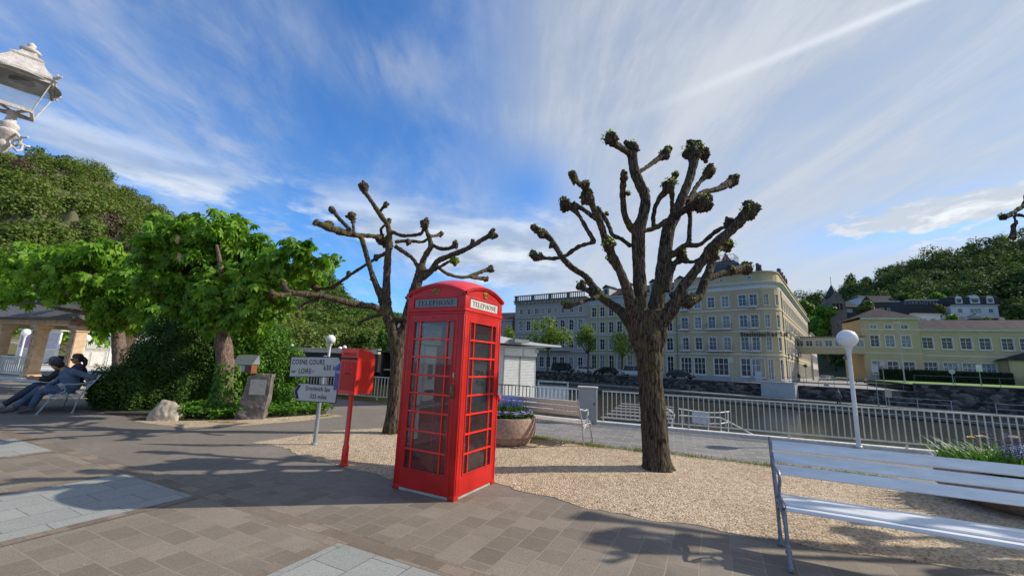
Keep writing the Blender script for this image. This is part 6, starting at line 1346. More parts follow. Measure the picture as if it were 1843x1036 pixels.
def hut():
    t = thing('quay_hut', 'pale grey clad box built against the quay wall under the street corner', 'hut', q2(.8, .1, -1.58), atan2(FD.y, FD.x)); q = MB(); q.b2(0, 3.9, -1.9, 0, 0, 1.95); 
    for i in range(15): q.b2(.1 + i * .25, .13 + i * .25, -1.92, -1.9, .1, 1.1)
    q.build('cladding', mat('grey_cladding', (.40, .42, .42), .6, .08, 2), t); MB().b2(-.1, 4.0, -2.0, 0, 1.95, 2.01).build('roof', mat('roof_grey_sheet', (.36, .37, .38), .5), t)
hut()
# ---------------------------------------------------------------- facades
wtrim = mat('window_trim', (.62, .60, .55), .7, .08, 3); wframe = mat('window_sash', (.72, .71, .68), .5, .05, 3)
wglass = mat('window_glass', (.035, .045, .058), .12, .6, .7, col2=(.012, .015, .02)); wcurt = mat('curtained_window', (.34, .35, .34), .35, .4, 1.2, col2=(.10, .11, .12)); railm = mat('balcony_iron', (.30, .31, .32), .6); roof_slate = mat('roof_slate', (.060, .050, .055), .85, .3, 1.2, spec=.1)
WCACHE = {}
def win_mesh(w, h, kind):
    key = (round(w, 2), round(h, 2), kind)
    if key in WCACHE: return WCACHE[key]
    q = MB(); s = .13 if kind != 'plain' else .08
    q.b2(-w / 2 - s, -w / 2, -.07, .03, -s, h + s); q.b2(w / 2, w / 2 + s, -.07, .03, -s, h + s); q.b2(-w / 2, w / 2, -.07, .03, -s, 0); q.b2(-w / 2 - s * 1.3, w / 2 + s * 1.3, -.14, .03, -s - .06, -s)
    if kind == 'arch':
        for k in range(8):
            a, b_ = pi * k / 8, pi * (k + 1) / 8; r0, r1 = w / 2, w / 2 + s; V = [(r * cos(t), y, h - w / 2 + r * sin(t)) for y in (-.07, .03) for r in (r0, r1) for t in (a, b_)]; q.add(V, [(0, 1, 3, 2), (4, 6, 7, 5), (0, 4, 5, 1), (2, 3, 7, 6)])
            V = [(r0 * cos(a), .1, h - w / 2 + r0 * sin(a)), (r0 * cos(b_), .1, h - w / 2 + r0 * sin(b_)), (r0 * cos(b_) , .1, h), (r0 * cos(a), .1, h)]; q.add(V, [(0, 1, 2, 3), (3, 2, 1, 0)])
    else: q.b2(-w / 2, w / 2, -.07, .03, h, h + s)
    if kind == 'hood': q.b2(-w / 2 - .22, w / 2 + .22, -.20, .03, h + s + .06, h + s + .18)
    g_ = MB(); y0, y1 = .10, .15; bw = .06 if w < 1.6 else .08
    for x in ((0,) if w < 1.7 else (-w / 6, w / 6)): g_.b2(x - bw / 2, x + bw / 2, y0, y1, 0, h)
    g_.b2(-w / 2, -w / 2 + bw, y0, y1, 0, h); g_.b2(w / 2 - bw, w / 2, y0, y1, 0, h); g_.b2(-w / 2, w / 2, y0, y1, h * .64, h * .64 + bw); g_.b2(-w / 2, w / 2, y0, y1, 0, bw); g_.b2(-w / 2, w / 2, y0, y1, h - bw, h)
    for f in (.32,): g_.b2(-w / 2, w / 2, y0 + .02, y1 - .005, h * f, h * f + bw * .5)
    p = MB(); p.quad((-w / 2, .17, 0), (w / 2, .17, 0), (w / 2, .17, h), (-w / 2, .17, h))
    out = []
    for mb, mm in ((q, wtrim), (g_, wframe), (p, wglass), (p, wcurt)):
        me = bpy.data.meshes.new('window'); me.from_pydata(mb.v, [], mb.f); me.update(); me.materials.append(mm); out.append(me)
    WCACHE[key] = out; return out
class Face:
    "a vertical plane of a building in its local frame: origin, direction; outward is to the right of... (dir.y,-dir.x)"
    def __init__(s, o, d): s.o = Vector((o[0], o[1], 0)); s.d = Vector((d[0], d[1], 0)).normalized(); s.n = Vector((s.d.y, -s.d.x, 0)); s.a = atan2(s.d.y, s.d.x)
    def P(s, u, out, z): return s.o + s.d * u + s.n * out + Vector((0, 0, z))
def face_wall(mb, F, L, z0, z1, holes, depth=.2, shift=lambda u: 0):
    "holes: (u0,u1,za,zb)"
    us = sorted(set([0, L] + [h for o in holes for h in o[:2]])); zs = sorted(set([z0, z1] + [h for o in holes for h in o[2:4]]))
    for a, b_ in zip(us[:-1], us[1:]):
        for c, d in zip(zs[:-1], zs[1:]):
            if b_ - a < 1e-5 or d - c < 1e-5: continue
            m_, n_ = (a + b_) / 2, (c + d) / 2
            if any(o[0] < m_ < o[1] and o[2] < n_ < o[3] for o in holes): continue
            mb.quad(F.P(a, 0, c), F.P(b_, 0, c), F.P(b_, 0, d), F.P(a, 0, d))
    for u0, u1, c, d in holes:
        P = F.P; D = -depth
        mb.quad(P(u0, 0, c), P(u0, 0, d), P(u0, D, d), P(u0, D, c)); mb.quad(P(u1, 0, d), P(u1, 0, c), P(u1, D, c), P(u1, D, d)); mb.quad(P(u0, 0, d), P(u1, 0, d), P(u1, D, d), P(u0, D, d)); mb.quad(P(u1, 0, c), P(u0, 0, c), P(u0, D, c), P(u1, D, c))
def band(mb, path, z0, z1, out, inn=0.0):
    "path: list of local xy ; outward = right of travel"
    n = len(path); P = [Vector((p[0], p[1], 0)) for p in path]; N = []
    for i in range(n):
        d0 = (P[i] - P[max(0, i - 1)]); d1 = (P[min(n - 1, i + 1)] - P[i]); d0 = d0 if d0.length > 1e-6 else d1; d1 = d1 if d1.length > 1e-6 else d0; a = Vector((d0.y, -d0.x, 0)).normalized(); b_ = Vector((d1.y, -d1.x, 0)).normalized(); m_ = (a + b_).normalized(); N.append(m_ / max(.3, m_.dot(a)))
    V = []
    for p, nn in zip(P, N): V += [p + nn * -inn + Vector((0, 0, z0)), p + nn * out + Vector((0, 0, z0)), p + nn * out + Vector((0, 0, z1)), p + nn * -inn + Vector((0, 0, z1))]
    F = []
    for i in range(n - 1):
        for j in range(4): F.append((4 * i + j, 4 * i + 4 + j, 4 * i + 4 + (j + 1) % 4, 4 * i + (j + 1) % 4))
    F += [(0, 3, 2, 1), (4 * n - 4, 4 * n - 3, 4 * n - 2, 4 * n - 1)]; mb.add(V, F)
RW = random.Random(77)
def put_windows(t, F, specs, curtain=.25):
    "specs: (u centre, z sill, w, h, kind)"
    for u, z, w, h, kind in specs:
        ms = win_mesh(w, h, kind if kind != 'door' else 'rect'); o = link('window', ms[0], t, False, tuple(F.P(u, 0, z)), F.a); link('sash', ms[1], o); link('pane', ms[3] if RW.random() < curtain else ms[2], o)
def holes_of(specs): return [(u - w / 2, u + w / 2, z, z + h) for u, z, w, h, k in specs]
def balcony(t, F, u0, u1, z, dep=.8):
    q = MB(); M_ = [F.P(u0, 0.002, z - .16), F.P(u1, 0.002, z - .16), F.P(u1, dep, z - .16), F.P(u0, dep, z - .16)]; q.add(M_ + [p + Vector((0, 0, .16)) for p in M_], [(0, 1, 2, 3), (7, 6, 5, 4), (0, 4, 5, 1), (1, 5, 6, 2), (2, 6, 7, 3), (3, 7, 4, 0)]); b_ = q.build('balcony', wtrim, t)
    q = MB(); path = [F.P(u0 + .04, .0, z), F.P(u0 + .04, dep - .05, z), F.P(u1 - .04, dep - .05, z), F.P(u1 - .04, .0, z)]
    for a, c in zip(path[:-1], path[1:]):
        up = Vector((0, 0, 1)); q.beam(a + up * .95, c + up * .95, .05, .05); q.beam(a + up * .1, c + up * .1, .03, .03); n_ = max(1, int((c - a).length / .16))
        for k in range(n_ + 1): p = a.lerp(c, k / n_); q.beam(p + up * .02, p + up * .94, .022, .022)
    q.build('balcony_railing', railm, b_)
# ---- the big yellow corner building
yel = mat('yellow_render', (.48, .39, .235), .9, .10, .35, col2=(.40, .325, .19)); yel_g = mat('greenish_yellow_render', (.42, .38, .22), .9, .10, .5, col2=(.36, .325, .19)); plinth_m = mat('grey_plinth', (.36, .37, .37), .9, .12, 1.2); cornice_m = mat('cream_cornice', (.60, .575, .50), .8, .08, 2)
def hotel():
    c0 = at(1219, 683, 76.4); cx = Vector((c0.x, c0.y, 0)); c1_ = at(1392, 688, 66.2); d = Vector((c1_.x, c1_.y, 0)) - cx; L = d.length; d.normalize(); rz = atan2(d.y, d.x)
    t = thing('corner_building', 'large yellow five storey corner building with rounded corner and dark domed roof', 'building', (cx.x, cx.y, .05), rz)
    back = Vector((side_dir.x * d.x + side_dir.y * d.y, -side_dir.x * d.y + side_dir.y * d.x, 0)).normalized()      # side street direction, local
    Rr = 2.2; Ls = L - .6; S2 = 62.0
    # rounded corner: 5 facets
    a0 = 0.0; a1 = atan2(back.y, back.x); facets = 5; pts = [Vector((Ls - 1.0, 0, 0))]; step = .95
    for k in range(facets): a = a1 * (k + .5) / facets; pts.append(pts[-1] + Vector((cos(a), sin(a), 0)) * step)
    pend = pts[-1] + back * S2; path = [(0, 0)] + [(p.x, p.y) for p in pts] + [(pend.x, pend.y)]
    H = 15.45; fl = [(.85, 2.7), (5.15, 2.15), (8.95, 2.05), (12.6, 1.85)]
    px2u = lambda px, y=600: (lambda r: ((cx.y * r - cx.x) / (d.x - d.y * r)))((ray(px, y).x / ray(px, y).y))
    F = Face((0, 0), (1, 0)); cols = [px2u(x) for x in (1233, 1257, 1282, 1308, 1339.5, 1360)]; Lf = pts[0].x; sp = []
    for zi, (z, h) in enumerate(fl):
        for ci, u in enumerate(cols):
            if zi == 0:
                if ci == 3: continue
                w = 2.3 if ci == 2 else (1.9 if ci in (0, 1) else (1.6 if ci == 4 else 1.9)); uu = (cols[2] + cols[3]) / 2 if ci == 2 else u; sp.append((uu, z, w, 2.9, 'rect'))
            else: sp.append((u, z, 1.15, h, 'rect'))
    wl = MB(); face_wall(wl, F, Lf, 0, H, holes_of(sp))
    allsp = [(F, sp)]
    for k in range(facets):
        a, b_ = pts[k], pts[k + 1]; Fk = Face(a, b_ - a); l = (b_ - a).length; s2 = []
        if k in (1, 3): s2 = [(l / 2, z if zi else .5, .72 , h + (0 if zi else .5), 'plain') for zi, (z, h) in enumerate(fl)]
        face_wall(wl, Fk, l, 0, H, holes_of(s2)); allsp.append((Fk, s2))
    Fs = Face(pts[-1], back); s3 = []; n = 20
    for zi, (z, h) in enumerate(fl):
        for i in range(n): s3.append((1.6 + i * (S2 - 3) / n + .6, z if zi else .6, 1.15, h + (0 if zi else .4), 'rect'))
    face_wall(wl, Fs, S2, 0, H, holes_of(s3)); allsp.append((Fs, s3))
    # back and party sides
    wl.quad((0, 0, 0), (0, 0, H), (0, 14, H), (0, 14, 0)); wl.build('wall', yel, t)
    for Fk, s in allsp: put_windows(t, Fk, s, .22)
    q = MB(); band(q, path, 0.0, .62, .05); q.build('plinth', plinth_m, t)
    q = MB(); [band(q, path, z, z + .22, .10) for z in (4.32, 8.15, 11.85)]; q.build('string_course', cornice_m, t)
    q = MB(); band(q, path, H, H + .75, .02); band(q, path, H + .75, H + .95, .35, .0); band(q, path, H + .95, H + 1.10, .6); q.build('cornice', mat('pale_frieze', (.60, .61, .60), .8, .06, 2), t)
    q = MB(); band(q, path, H + 1.10, H + 2.75, -.05, .35); band(q, path, H + 2.75, H + 2.95, .12, .4); q.build('attic', yel, t)
    for u in [px2u(x) for x in (1250, 1277, 1304, 1355)]:
        q = MB(); P = [(u + .42 * cos(k * pi / 8), 0, H + 1.95 + .30 * sin(k * pi / 8)) for k in range(16)]; q.add([(x, .04, z) for x, y, z in P], [tuple(range(16))]); o = q.build('oval_window', wglass, t)
        q = MB(); q.tube([(x, .02, z) for x, y, z in P], .06, 6, closed=True); q.b2(u - .03, u + .03, -.0, .04, H + 1.66, H + 2.24); q.b2(u - .4, u + .4, 0, .04, H + 1.92, H + 1.98); q.build('oval_frame', wtrim, o)
    for x in (1371, 1387): 
        u = px2u(x); u = min(u, Lf + .8); q = MB(); q.b2(u - .3, u + .3, .1, .6, H + 2.95, H + 3.3); q.b2(u - .22, u + .22, .15, .55, H + 3.3, H + 4.1 - (.3 if x == 1387 else 0)); q.ball((u, .35, H + 4.1 - (.3 if x == 1387 else 0)), .3, 8, 6, .2); q.build('roof_urn', mat('weathered_urn', (.10, .10, .10), .8), t, True)
    for k in range(4): p = pts[-1] + back * (1.5 + k * 3.2); q = MB(); q.b2(p.x - .3, p.x + .3, p.y - .3, p.y + .3, H + 2.95, H + 3.5); q.ball((p.x, p.y, H + 3.7), .35, 8, 6, .2); q.build('roof_urn', mat('weathered_urn', (.10, .10, .10), .8), t, True)
    q = MB(); V = [(0, .3, H + 2.7), (Lf + .6, .3, H + 2.7)] ; e = pend + Vector((-.3, 0, 0)); e2 = e - Vector((12, 0, 0)); q.add([(0, .3, H + 1.8), (Lf + 1.2, .5, H + 1.8), (pend.x - .5, pend.y, H + 1.8), (pend.x - 13, pend.y, H + 1.8), (0, 13, H + 1.8), (Lf - 2, 5, H + 3.6), (pend.x - 5, pend.y, H + 3.6), (1, 5, H + 3.6)], [(0, 1, 5, 7), (1, 2, 6, 5), (2, 3, 6), (3, 4, 7, 5, 6), (4, 0, 7)]); q.build('roof', roof_slate, t)
    # domed roof with railing near the corner
    u0, u1 = px2u(1262), px2u(1346); cxm = (u0 + u1) / 2; hw = (u1 - u0) / 2; q = MB(); prof = [(1.0, 2.7), (.93, 3.6), (.80, 4.6), (.62, 5.5), (.42, 6.1), (.40, 6.3)]; V = []
    for r, z in prof: V += [(cxm + sx * hw * r, 1.2 + 4.0 + sy * 4.0 * r, H + z) for sx, sy in ((-1, -1), (1, -1), (1, 1), (-1, 1))]
    q.add(V, [(4 * i + j, 4 * i + (j + 1) % 4, 4 * i + 4 + (j + 1) % 4, 4 * i + 4 + j) for i in range(5) for j in range(4)] + [(20, 21, 22, 23)]); dm = q.build('dome', mat('blue_slate', (.035, .04, .06), .55, .3, 2), t)
    q = MB(); c = [Vector((cxm + sx * hw * .40, 5.2 + sy * 1.6, H + 6.3)) for sx, sy in ((-1, -1), (1, -1), (1, 1), (-1, 1))]
    for i in range(4):
        a, b_ = c[i], c[(i + 1) % 4]; q.beam(a + Vector((0, 0, 1.1)), b_ + Vector((0, 0, 1.1)), .07, .07)
        for k in range(7): p = a.lerp(b_, k / 6); q.beam(p, p + Vector((0, 0, 1.1)), .05, .05)
    q.build('roof_railing', railm, dm)
    q = MB(); q.tube([(cxm - .5, 5.2, H + 6.3), (cxm - .5, 5.2, H + 8.6)], .05, 6); q.build('flagpole', railm, dm); 
    q = MB(); q.add([(cxm - 1.3, 5.2, H + 6.4), (cxm + .7, 5.2, H + 6.4), (cxm - .3, 5.2, H + 8.3), (cxm - 1.3, 5.6, H + 6.4), (cxm + .7, 5.6, H + 6.4)], [(0, 1, 2), (4, 3, 2)]); q.build('red_pinnacle', mat('red_tile', (.35, .07, .05), .7), dm)
    W2 = 1.15
    for z, ls in ((5.0, ((0, 0), (2, 3), (5, 6))), (8.75, ((0, 0), (2, 3), (5, 6))), (12.35, ((0, 0), (5, 6)))):
        for a, b_ in ls: balcony(t, F, cols[a] - .95, (cols[b_] + .95) if b_ < 6 else Lf + .1, z)
    for z in (5.0, 8.75):
        for i in (1, 3, 6): balcony(t, Fs, 1.8 + i * 2.95, 4.3 + i * 2.95, z)
    q = MB(); [q.b2(u - .06, u + .06, -.12, -.02, .6, H) for u in (.25,)]; q.build('drainpipe', mat('drain_grey', (.16, .15, .13), .6), t)
    q = MB(); p = Fs.P(1.1, .08, .6); q.b2(p.x - .06, p.x + .06, p.y - .06, p.y + .06, .6, H); q.build('drainpipe', mat('drain_grey', (.16, .15, .13), .6), t)
    text_mesh('building_lettering', 'Statistisches La', 1.02, mat('dark_bronze_letters', (.05, .03, .02), .6), t, (px2u(1333), -.16, 8.02 - .30), (1, 0, 0), (0, 0, 1), (0, -1, 0), 'LEFT', .03, .035, 1.12, .93)
    # ground floor door and small things
    q = MB(); q.b2(cols[5] - .5, cols[5] + .5, -.09, -.03, .1, 1.7); q.build('entrance_panel', mat('white_door_panel', (.5, .52, .54), .5), t)
    return cx, d, back, t
hc, hd_, hback, hotel_t = hotel()
Hd = hd_; Hn = Vector((-Hd.y, Hd.x, 0))
def to_w(u, v): p = hc + Hd * u + Hn * v; return p
def simple_block(name, label, origin, dirv, L, H, depth, m_, specs, z0=.05, curtain=.25, roof=None, extras=None, cat='building', bands=(), top=.5, group=None, plinth=True):
    d = Vector((dirv[0], dirv[1], 0)).normalized(); t = thing(name, label, cat, (origin[0], origin[1], z0), atan2(d.y, d.x), group); F = Face((0, 0), (1, 0)); wl = MB(); face_wall(wl, F, L, 0, H, holes_of(specs)); wl.quad((0, 0, 0), (0, 0, H), (0, depth, H), (0, depth, 0)); wl.quad((L, 0, 0), (L, depth, 0), (L, depth, H), (L, 0, H)); wl.quad((0, depth, 0), (0, depth, H), (L, depth, H), (L, depth, 0)); wl.quad((0, .3, H - .01), (L, .3, H - .01), (L, depth, H - .01), (0, depth, H - .01)); wl.build('wall', m_, t); put_windows(t, F, specs, curtain)
    path = [(0, 0), (L, 0), (L, depth)]
    if plinth: q = MB(); band(q, path, 0, .6, .05); q.build('plinth', plinth_m, t)
    q = MB(); [band(q, path, z, z + .2, .10) for z in bands]; band(q, path, H - .05, H + .15, .25); band(q, path, H + .15, H + .3, .42)
    q.build('cornice', cornice_m, t)
    if roof == 'gable' or roof == 'hip':
        q = MB(); e = .45; i = top if roof == 'hip' else 0; R_ = top; hh = R_ * .55; V = [(-e, -e, H + .3), (L + e, -e, H + .3), (L + e, depth + e, H + .3), (-e, depth + e, H + .3)]; k = min(depth / 2, L / 2) if roof == 'hip' else 0; V += [(k, depth / 2, H + .3 + R_), (L - k, depth / 2, H + .3 + R_)]; q.add(V, [(0, 1, 5, 4), (2, 3, 4, 5), (1, 2, 5), (3, 0, 4), (3, 2, 1, 0)]); q.build('roof', roof_slate, t)
    if extras: extras(t, F)
    return t
def px2s(o, d, px, y=600):
    r = ray(px, y).x / ray(px, y).y; return (o[1] * r - o[0]) / (d[0] - d[1] * r)
# mid yellow building (greener), left of the drainpipe
oM = at(1058, 672, 90.5); dM = (Vector((hc.x, hc.y, 0)) - Vector((oM.x, oM.y, 0))); LM = dM.length - .02; dM.normalize(); cs = [px2s(oM, dM, x) for x in (1069, 1084, 1100, 1115, 1133, 1150, 1167, 1186, 1205)]
def mid_ex(t, F):
    q = MB(); e = .3; q.add([(-.1, .1, 16.3), (LM, .1, 16.3), (LM, 6, 19.2), (-.1, 6, 19.2), (LM, 12, 16.3), (-.1, 12, 16.3)], [(0, 1, 2, 3), (3, 2, 4, 5)]); q.build('roof', roof_slate, t)
    for u in (4.0, 9.5, 15, 20.5):
        q = MB(); q.b2(u - .8, u + .8, 1.0, 4.5, 16.6, 18.6); dr = q.build('dormer', mat('dormer_white', (.45, .45, .45), .7), t); MB().b2(u - .4, u + .4, .96, .99, 17.1, 18.3).build('pane', wglass, dr); q = MB(); q.add([(u - 1, .8, 18.6), (u + 1, .8, 18.6), (u, .8, 19.3), (u - 1, 5, 18.6), (u + 1, 5, 18.6), (u, 5, 19.3)], [(0, 1, 2), (0, 2, 5, 3), (1, 4, 5, 2), (0, 3, 4, 1)]); q.build('dormer_roof', roof_slate, dr)
    q = MB(); q.b2(0, LM, -.03, .0, 14.6, 16.0); q.build('frieze', mat('pale_blue_frieze', (.42, .45, .46), .8), t)
simple_block('apartment_building', 'greenish yellow four storey house between the corner building and the grey one', oM, dM, LM, 16.0, 12, yel_g, [(u, z, 1.2, h, 'rect') for z, h in ((1.0, 2.9), (5.0, 2.3), (8.6, 2.3), (12.1, 2.1)) for u in cs], bands=(4.2, 8.1), extras=mid_ex, curtain=.2)
# grey palazzo
dG = Vector((-.80, .60, 0)); oGr = Vector((oM.x, oM.y, 0)); sG = px2s(oGr, dG, 926); oG = oGr + dG * sG; dg = -dG; LG = sG - .05; grey_r = mat('grey_render', (.39, .355, .32), .9, .08, .6); colsG = [px2s(oG, dg, x) for x in (937, 950.5, 964, 976, 987.5, 999, 1012, 1028, 1044.5)]
def gr_ex(t, F):
    q = MB(); q.b2(-.2, LG, -.7, .2, 16.6, 16.9); q.b2(-.2, LG, -.5, -.2, 18.0, 18.2)
    n = int(LG / .55)
    for i in range(n): q.b2(i * .55, i * .55 + (.9 if i % 9 == 0 else .2), -.45, -.25, 16.9, 18.0)
    q.build('balustrade', mat('dark_balustrade', (.13, .125, .12), .8), t); q = MB()
    for i in range(int(LG / 1.1)): q.b2(i * 1.1, i * 1.1 + .3, -.6, -.02, 16.0, 16.5)
    q.build('brackets', grey_r, t); q = MB()
    for z in (4.4, 8.6, 12.4): q.b2(0, LG, -.22, -.01, z, z + .3)
    for u in colsG[1:]: q.b2(u - 1.15, u - .95, -.08, -.01, 4.7, 16.0)
    q.build('mouldings', mat('grey_moulding', (.42, .42, .43), .9), t); balcony(t, F, 3, 16, 4.9, 1.0)
simple_block('palace_building', 'grey palace with round arched windows and a dark roof balustrade', oG, dg, LG, 16.4, 14, grey_r, [(u, z, w, h, k) for z, w, h, k in ((.9, 1.2, 2.4, 'rect'), (5.3, 1.25, 2.7, 'arch'), (9.4, 1.2, 2.4, 'arch'), (13.4, .9, 1.3, 'plain')) for u in colsG], extras=gr_ex, curtain=.15)
# house further left, behind the phone box
dH = Vector((-.86, .51, 0)); oH = oG + dH * .3 + Vector((0, 1.5, 0)); sH = 22.0; oHH = oH + dH * sH
simple_block('town_house', 'lower grey house with a dark roof at the far left end of the row', oHH, -dH, sH - .5, 12.2, 12, grey_r, [(1.6 + i * 2.7, z, 1.2, 2.1, 'rect') for z in (1, 5, 8.8) for i in range(8)], roof='gable', top=2.6)
# house beyond at the end of the side street
wb = hc + Hd * 0; 
endp = Vector((hotel_t.location.x, hotel_t.location.y, 0)); Lf_end = at(1392, 688, 66.2); s0 = Vector((Lf_end.x, Lf_end.y, 0)) + Hd * 1.7 + Hn * 3 + side_dir * 61.6
simple_block('town_house', 'pale pink house beyond the yellow building along the side street', s0, side_dir, 26, 13.0, 12, mat('pale_pink_render', (.60, .50, .46), .9), [(1.5 + i * 2.8, z, 1.2, 2.1, 'rect') for z in (1, 5, 9) for i in range(9)], roof='gable', top=3.0)
# ---- yellow building on the right with tower block and long wing
oT = Vector((66.3, 76.7, 0)); dT = Vector((.937, -.349, 0)); yel_r = mat('ochre_render', (.50, .40, .235), .9, .12, .4, col2=(.42, .335, .195)); z0 = 1.15
uT = [px2s(oT, dT, x) for x in (1573, 1600, 1629)]; LT = px2s(oT, dT, 1655)
def tw_ex(t, F):
    [MB().b2(-.05, LT, -.06, -.0, a_, a_ + .15).build('string_course', cornice_m, t) for a_ in (4.78, 9.1)]
simple_block('tower_wing', 'square ochre tower block with hipped slate roof right of the footbridge', oT, dT, LT, 11.1, 8.5, yel_r, [(u, z, w, h, 'rect') for z, w, h in ((1.0, 1.6, 2.4), (6.0, 1.3, 2.1), (9.35, 1.0, .75)) for u in uT], z0=z0, roof='hip', top=2.4, extras=tw_ex, curtain=.45)
oW = oT + dT * (LT + .02) + Vector((dT.y, -dT.x, 0)) * -1.0; LW = 40; uW = [px2s(oW, dT, x) for x in (1667, 1702, 1736, 1770, 1810, 1843, 1880)]
def wi_ex(t, F):
    q = MB(); q.b2(0, LW, -.06, 0, 4.55, 4.75); q.build('string_course', cornice_m, t); u0 = px2s(oW, dT, 1788); q = MB(); P = [(u0 - .6, 4.1), (u0 + 9, 7.4), (u0 + 18, 4.1)]; q.add([(x, y, z) for y in (-2.6, 0) for x, z in P], [(0, 2, 1), (0, 1, 4, 3), (1, 2, 5, 4)]); q.build('porch_roof', roof_slate, t)
    q = MB(); q.b2(u0, u0 + 17.4, -2.2, -.01, 0, 4.1); q.add([(u0, -2.2, 4.1), (u0 + 17.4, -2.2, 4.1), (u0 + 9, -2.2, 7.0)], [(0, 1, 2)]); q.build('porch_wall', yel_r, t); F2 = Face((0, -2.2), (1, 0)); put_windows(t, F2, [(u0 + 3.4, 1.0, 2.2, 2.5, 'rect')], 1)
    q = MB(); q.b2(u0 - .15, u0 - .03, -2.3, -2.2, 0, 4.2); q.build('drainpipe', mat('drain_grey', (.16, .15, .13), .6), t)
simple_block('long_wing', 'long two storey ochre building with slate roof behind the lawn', oW, dT, LW, 9.1, 9, yel_r, [(u, z, w, h, 'rect') for z, w, h in ((1.0, 1.9, 2.5), (5.9, 1.5, 2.0)) for u in uW], z0=z0, roof='gable', top=2.2, extras=wi_ex, curtain=.6)
# footbridge between the buildings
def footbridge():
    a = at(1430, 605, 84); b_ = at(1556, 605, 76.4); d = Vector((b_.x - a.x, b_.y - a.y, 0)); L = d.length; t = thing('covered_footbridge', 'covered cream footbridge with windows joining the two yellow buildings above the side street', 'bridge', (a.x, a.y, 0), atan2(d.y, d.x)); F = Face((0, 0), (1, 0)); n = 7; sp = [((i + .5) * L / n, 7.15, L / n - .42, 1.15, 'plain') for i in range(n)]
    q = MB(); face_wall(q, F, L, 6.9, 8.9, holes_of(sp)); q.b2(0, L, .3, 2.6, 6.9, 7.0); q.b2(0, L, 2.4, 2.6, 6.9, 8.9); q.build('wall', mat('bridge_cream', (.58, .52, .42), .85), t); put_windows(t, F, sp, .7)
    MB().b2(-.2, L, -.12, 2.7, 5.75, 6.89).build('girder', mat('bridge_girder', (.50, .42, .27), .85), t); MB().b2(-.2, L + .1, -.25, 2.8, 8.9, 9.12).build('roof', mat('bridge_roof', (.20, .16, .14), .8), t); MB().b2(-.6, -.2, -.2, 2.7, 5.7, 9.15).build('end_post', mat('bridge_brown', (.28, .18, .14), .85), t)
    p = MB(); p.b2(-.65, .25, .0, .9, .05, 5.7); p.build('pier', mat('stone_pier', (.24, .22, .18), .9, .25, 3), t); MB().b2(-.8, .4, -.1, 1.0, 5.2, 5.74).build('pier_cap', mat('stone_pier', (.24, .22, .18)), t)
footbridge()
# ---- cars
def make_car(loc, rz, colour, label, kind='car', group='cars parked along the far quay street'):
    t = thing('parked_car', label, 'car' if kind == 'car' else 'van', loc, rz, group); L = 4.3 if kind == 'car' else 4.9; H = 1.45 if kind == 'car' else 1.95
    lo = [(-L / 2, .35), (-L / 2 + .05, .75), (-L / 2 + .25, .90), (L / 2 - 1.1, .92), (L / 2 - .15, .74), (L / 2, .5), (L / 2 - .02, .30), (-L / 2 + .1, .28)]
    q = MB(); n = len(lo); V = [(x, y * (.97 if z > .7 else 1), z) for y in (-.86, .86) for x, z in lo]; q.add(V, [tuple(range(n)), tuple(reversed(range(n, 2 * n)))] + [(i + n, (i + 1) % n + n, (i + 1) % n, i) for i in range(n)]); cm = mat('car_paint_%s' % colour[0], colour[1], .25, .05, 2, coat=.6, metal=.2); b_ = q.build('body', cm, t); m_ = b_.modifiers.new('b', 'BEVEL'); m_.width = .06; m_.segments = 2
    if kind == 'car': up = [(-L / 2 + .25, .88), (-L / 2 + .75, H - .05), (-.1, H), (.55, H - .08), (1.25, .90)]
    else: up = [(-L / 2 + .08, .88), (-L / 2 + .15, H - .05), (.9, H), (1.35, H - .12), (1.85, .90)]
    q = MB(); n = len(up); V = [(x, y * (1 if z < .95 else .80), z) for y in (-.80, .80) for x, z in up]; q.add(V, [tuple(range(n)), tuple(reversed(range(n, 2 * n)))] + [(i + n, (i + 1) % n + n, (i + 1) % n, i) for i in range(n)]); c = q.build('cabin', cm, t); m_ = c.modifiers.new('b', 'BEVEL'); m_.width = .05; m_.segments = 2
    q = MB(); zt = H - .12; x0, x1 = up[1][0] + .05, up[3][0] - .02
    for s in (-1, 1):
        for a, b2_ in ((x0, (x0 + x1) / 2 - .05), ((x0 + x1) / 2 + .02, x1)): q.add([(a - .12 if a == x0 else a, s * .815, .95), (b2_ + (.30 if b2_ == x1 else 0), s * .815, .95), (b2_, s * .70, zt), (a, s * .70, zt)], [(0, 1, 2, 3) if s < 0 else (3, 2, 1, 0)])
    d = up[4]; e = up[3]; q.add([(d[0] + .01 - .06, -.68, d[1] + .08), (d[0] + .01 - .06, .68, d[1] + .08), (e[0] + .06, .58, e[1] - .04), (e[0] + .06, -.58, e[1] - .04)], [(0, 1, 2, 3)]); d = up[0]; e = up[1]; q.add([(d[0] + .05, .68, d[1] + .10), (d[0] + .05, -.68, d[1] + .10), (e[0] - .05, -.58, e[1] - .04), (e[0] - .05, .58, e[1] - .04)], [(0, 1, 2, 3)]); q.build('windows', wglass, t)
    for x in (-L / 2 + .85, L / 2 - .85):
        for s in (-1, 1): w = MB(); w.tube([(x, s * .88, .32), (x, s * .68, .32)], .32, 16); wh = w.build('wheel', black, t); MB().tube([(x, s * .885, .32), (x, s * .87, .32)], .19, 12).build('rim', steel, wh)
    for s in (-1, 1): MB().b2(L / 2 - .10, L / 2 + .01, s * .62 - .16, s * .62 + .16, .56, .68).build('headlight', mat('lamp_lens', (.6, .6, .6), .1), t); MB().b2(-L / 2 - .01, -L / 2 + .06, s * .66 - .12, s * .66 + .12, .60, .76).build('tail_light', mat('red_lens', (.4, .02, .02), .2), t)
    return t
qz = atan2(FD.y, FD.x)
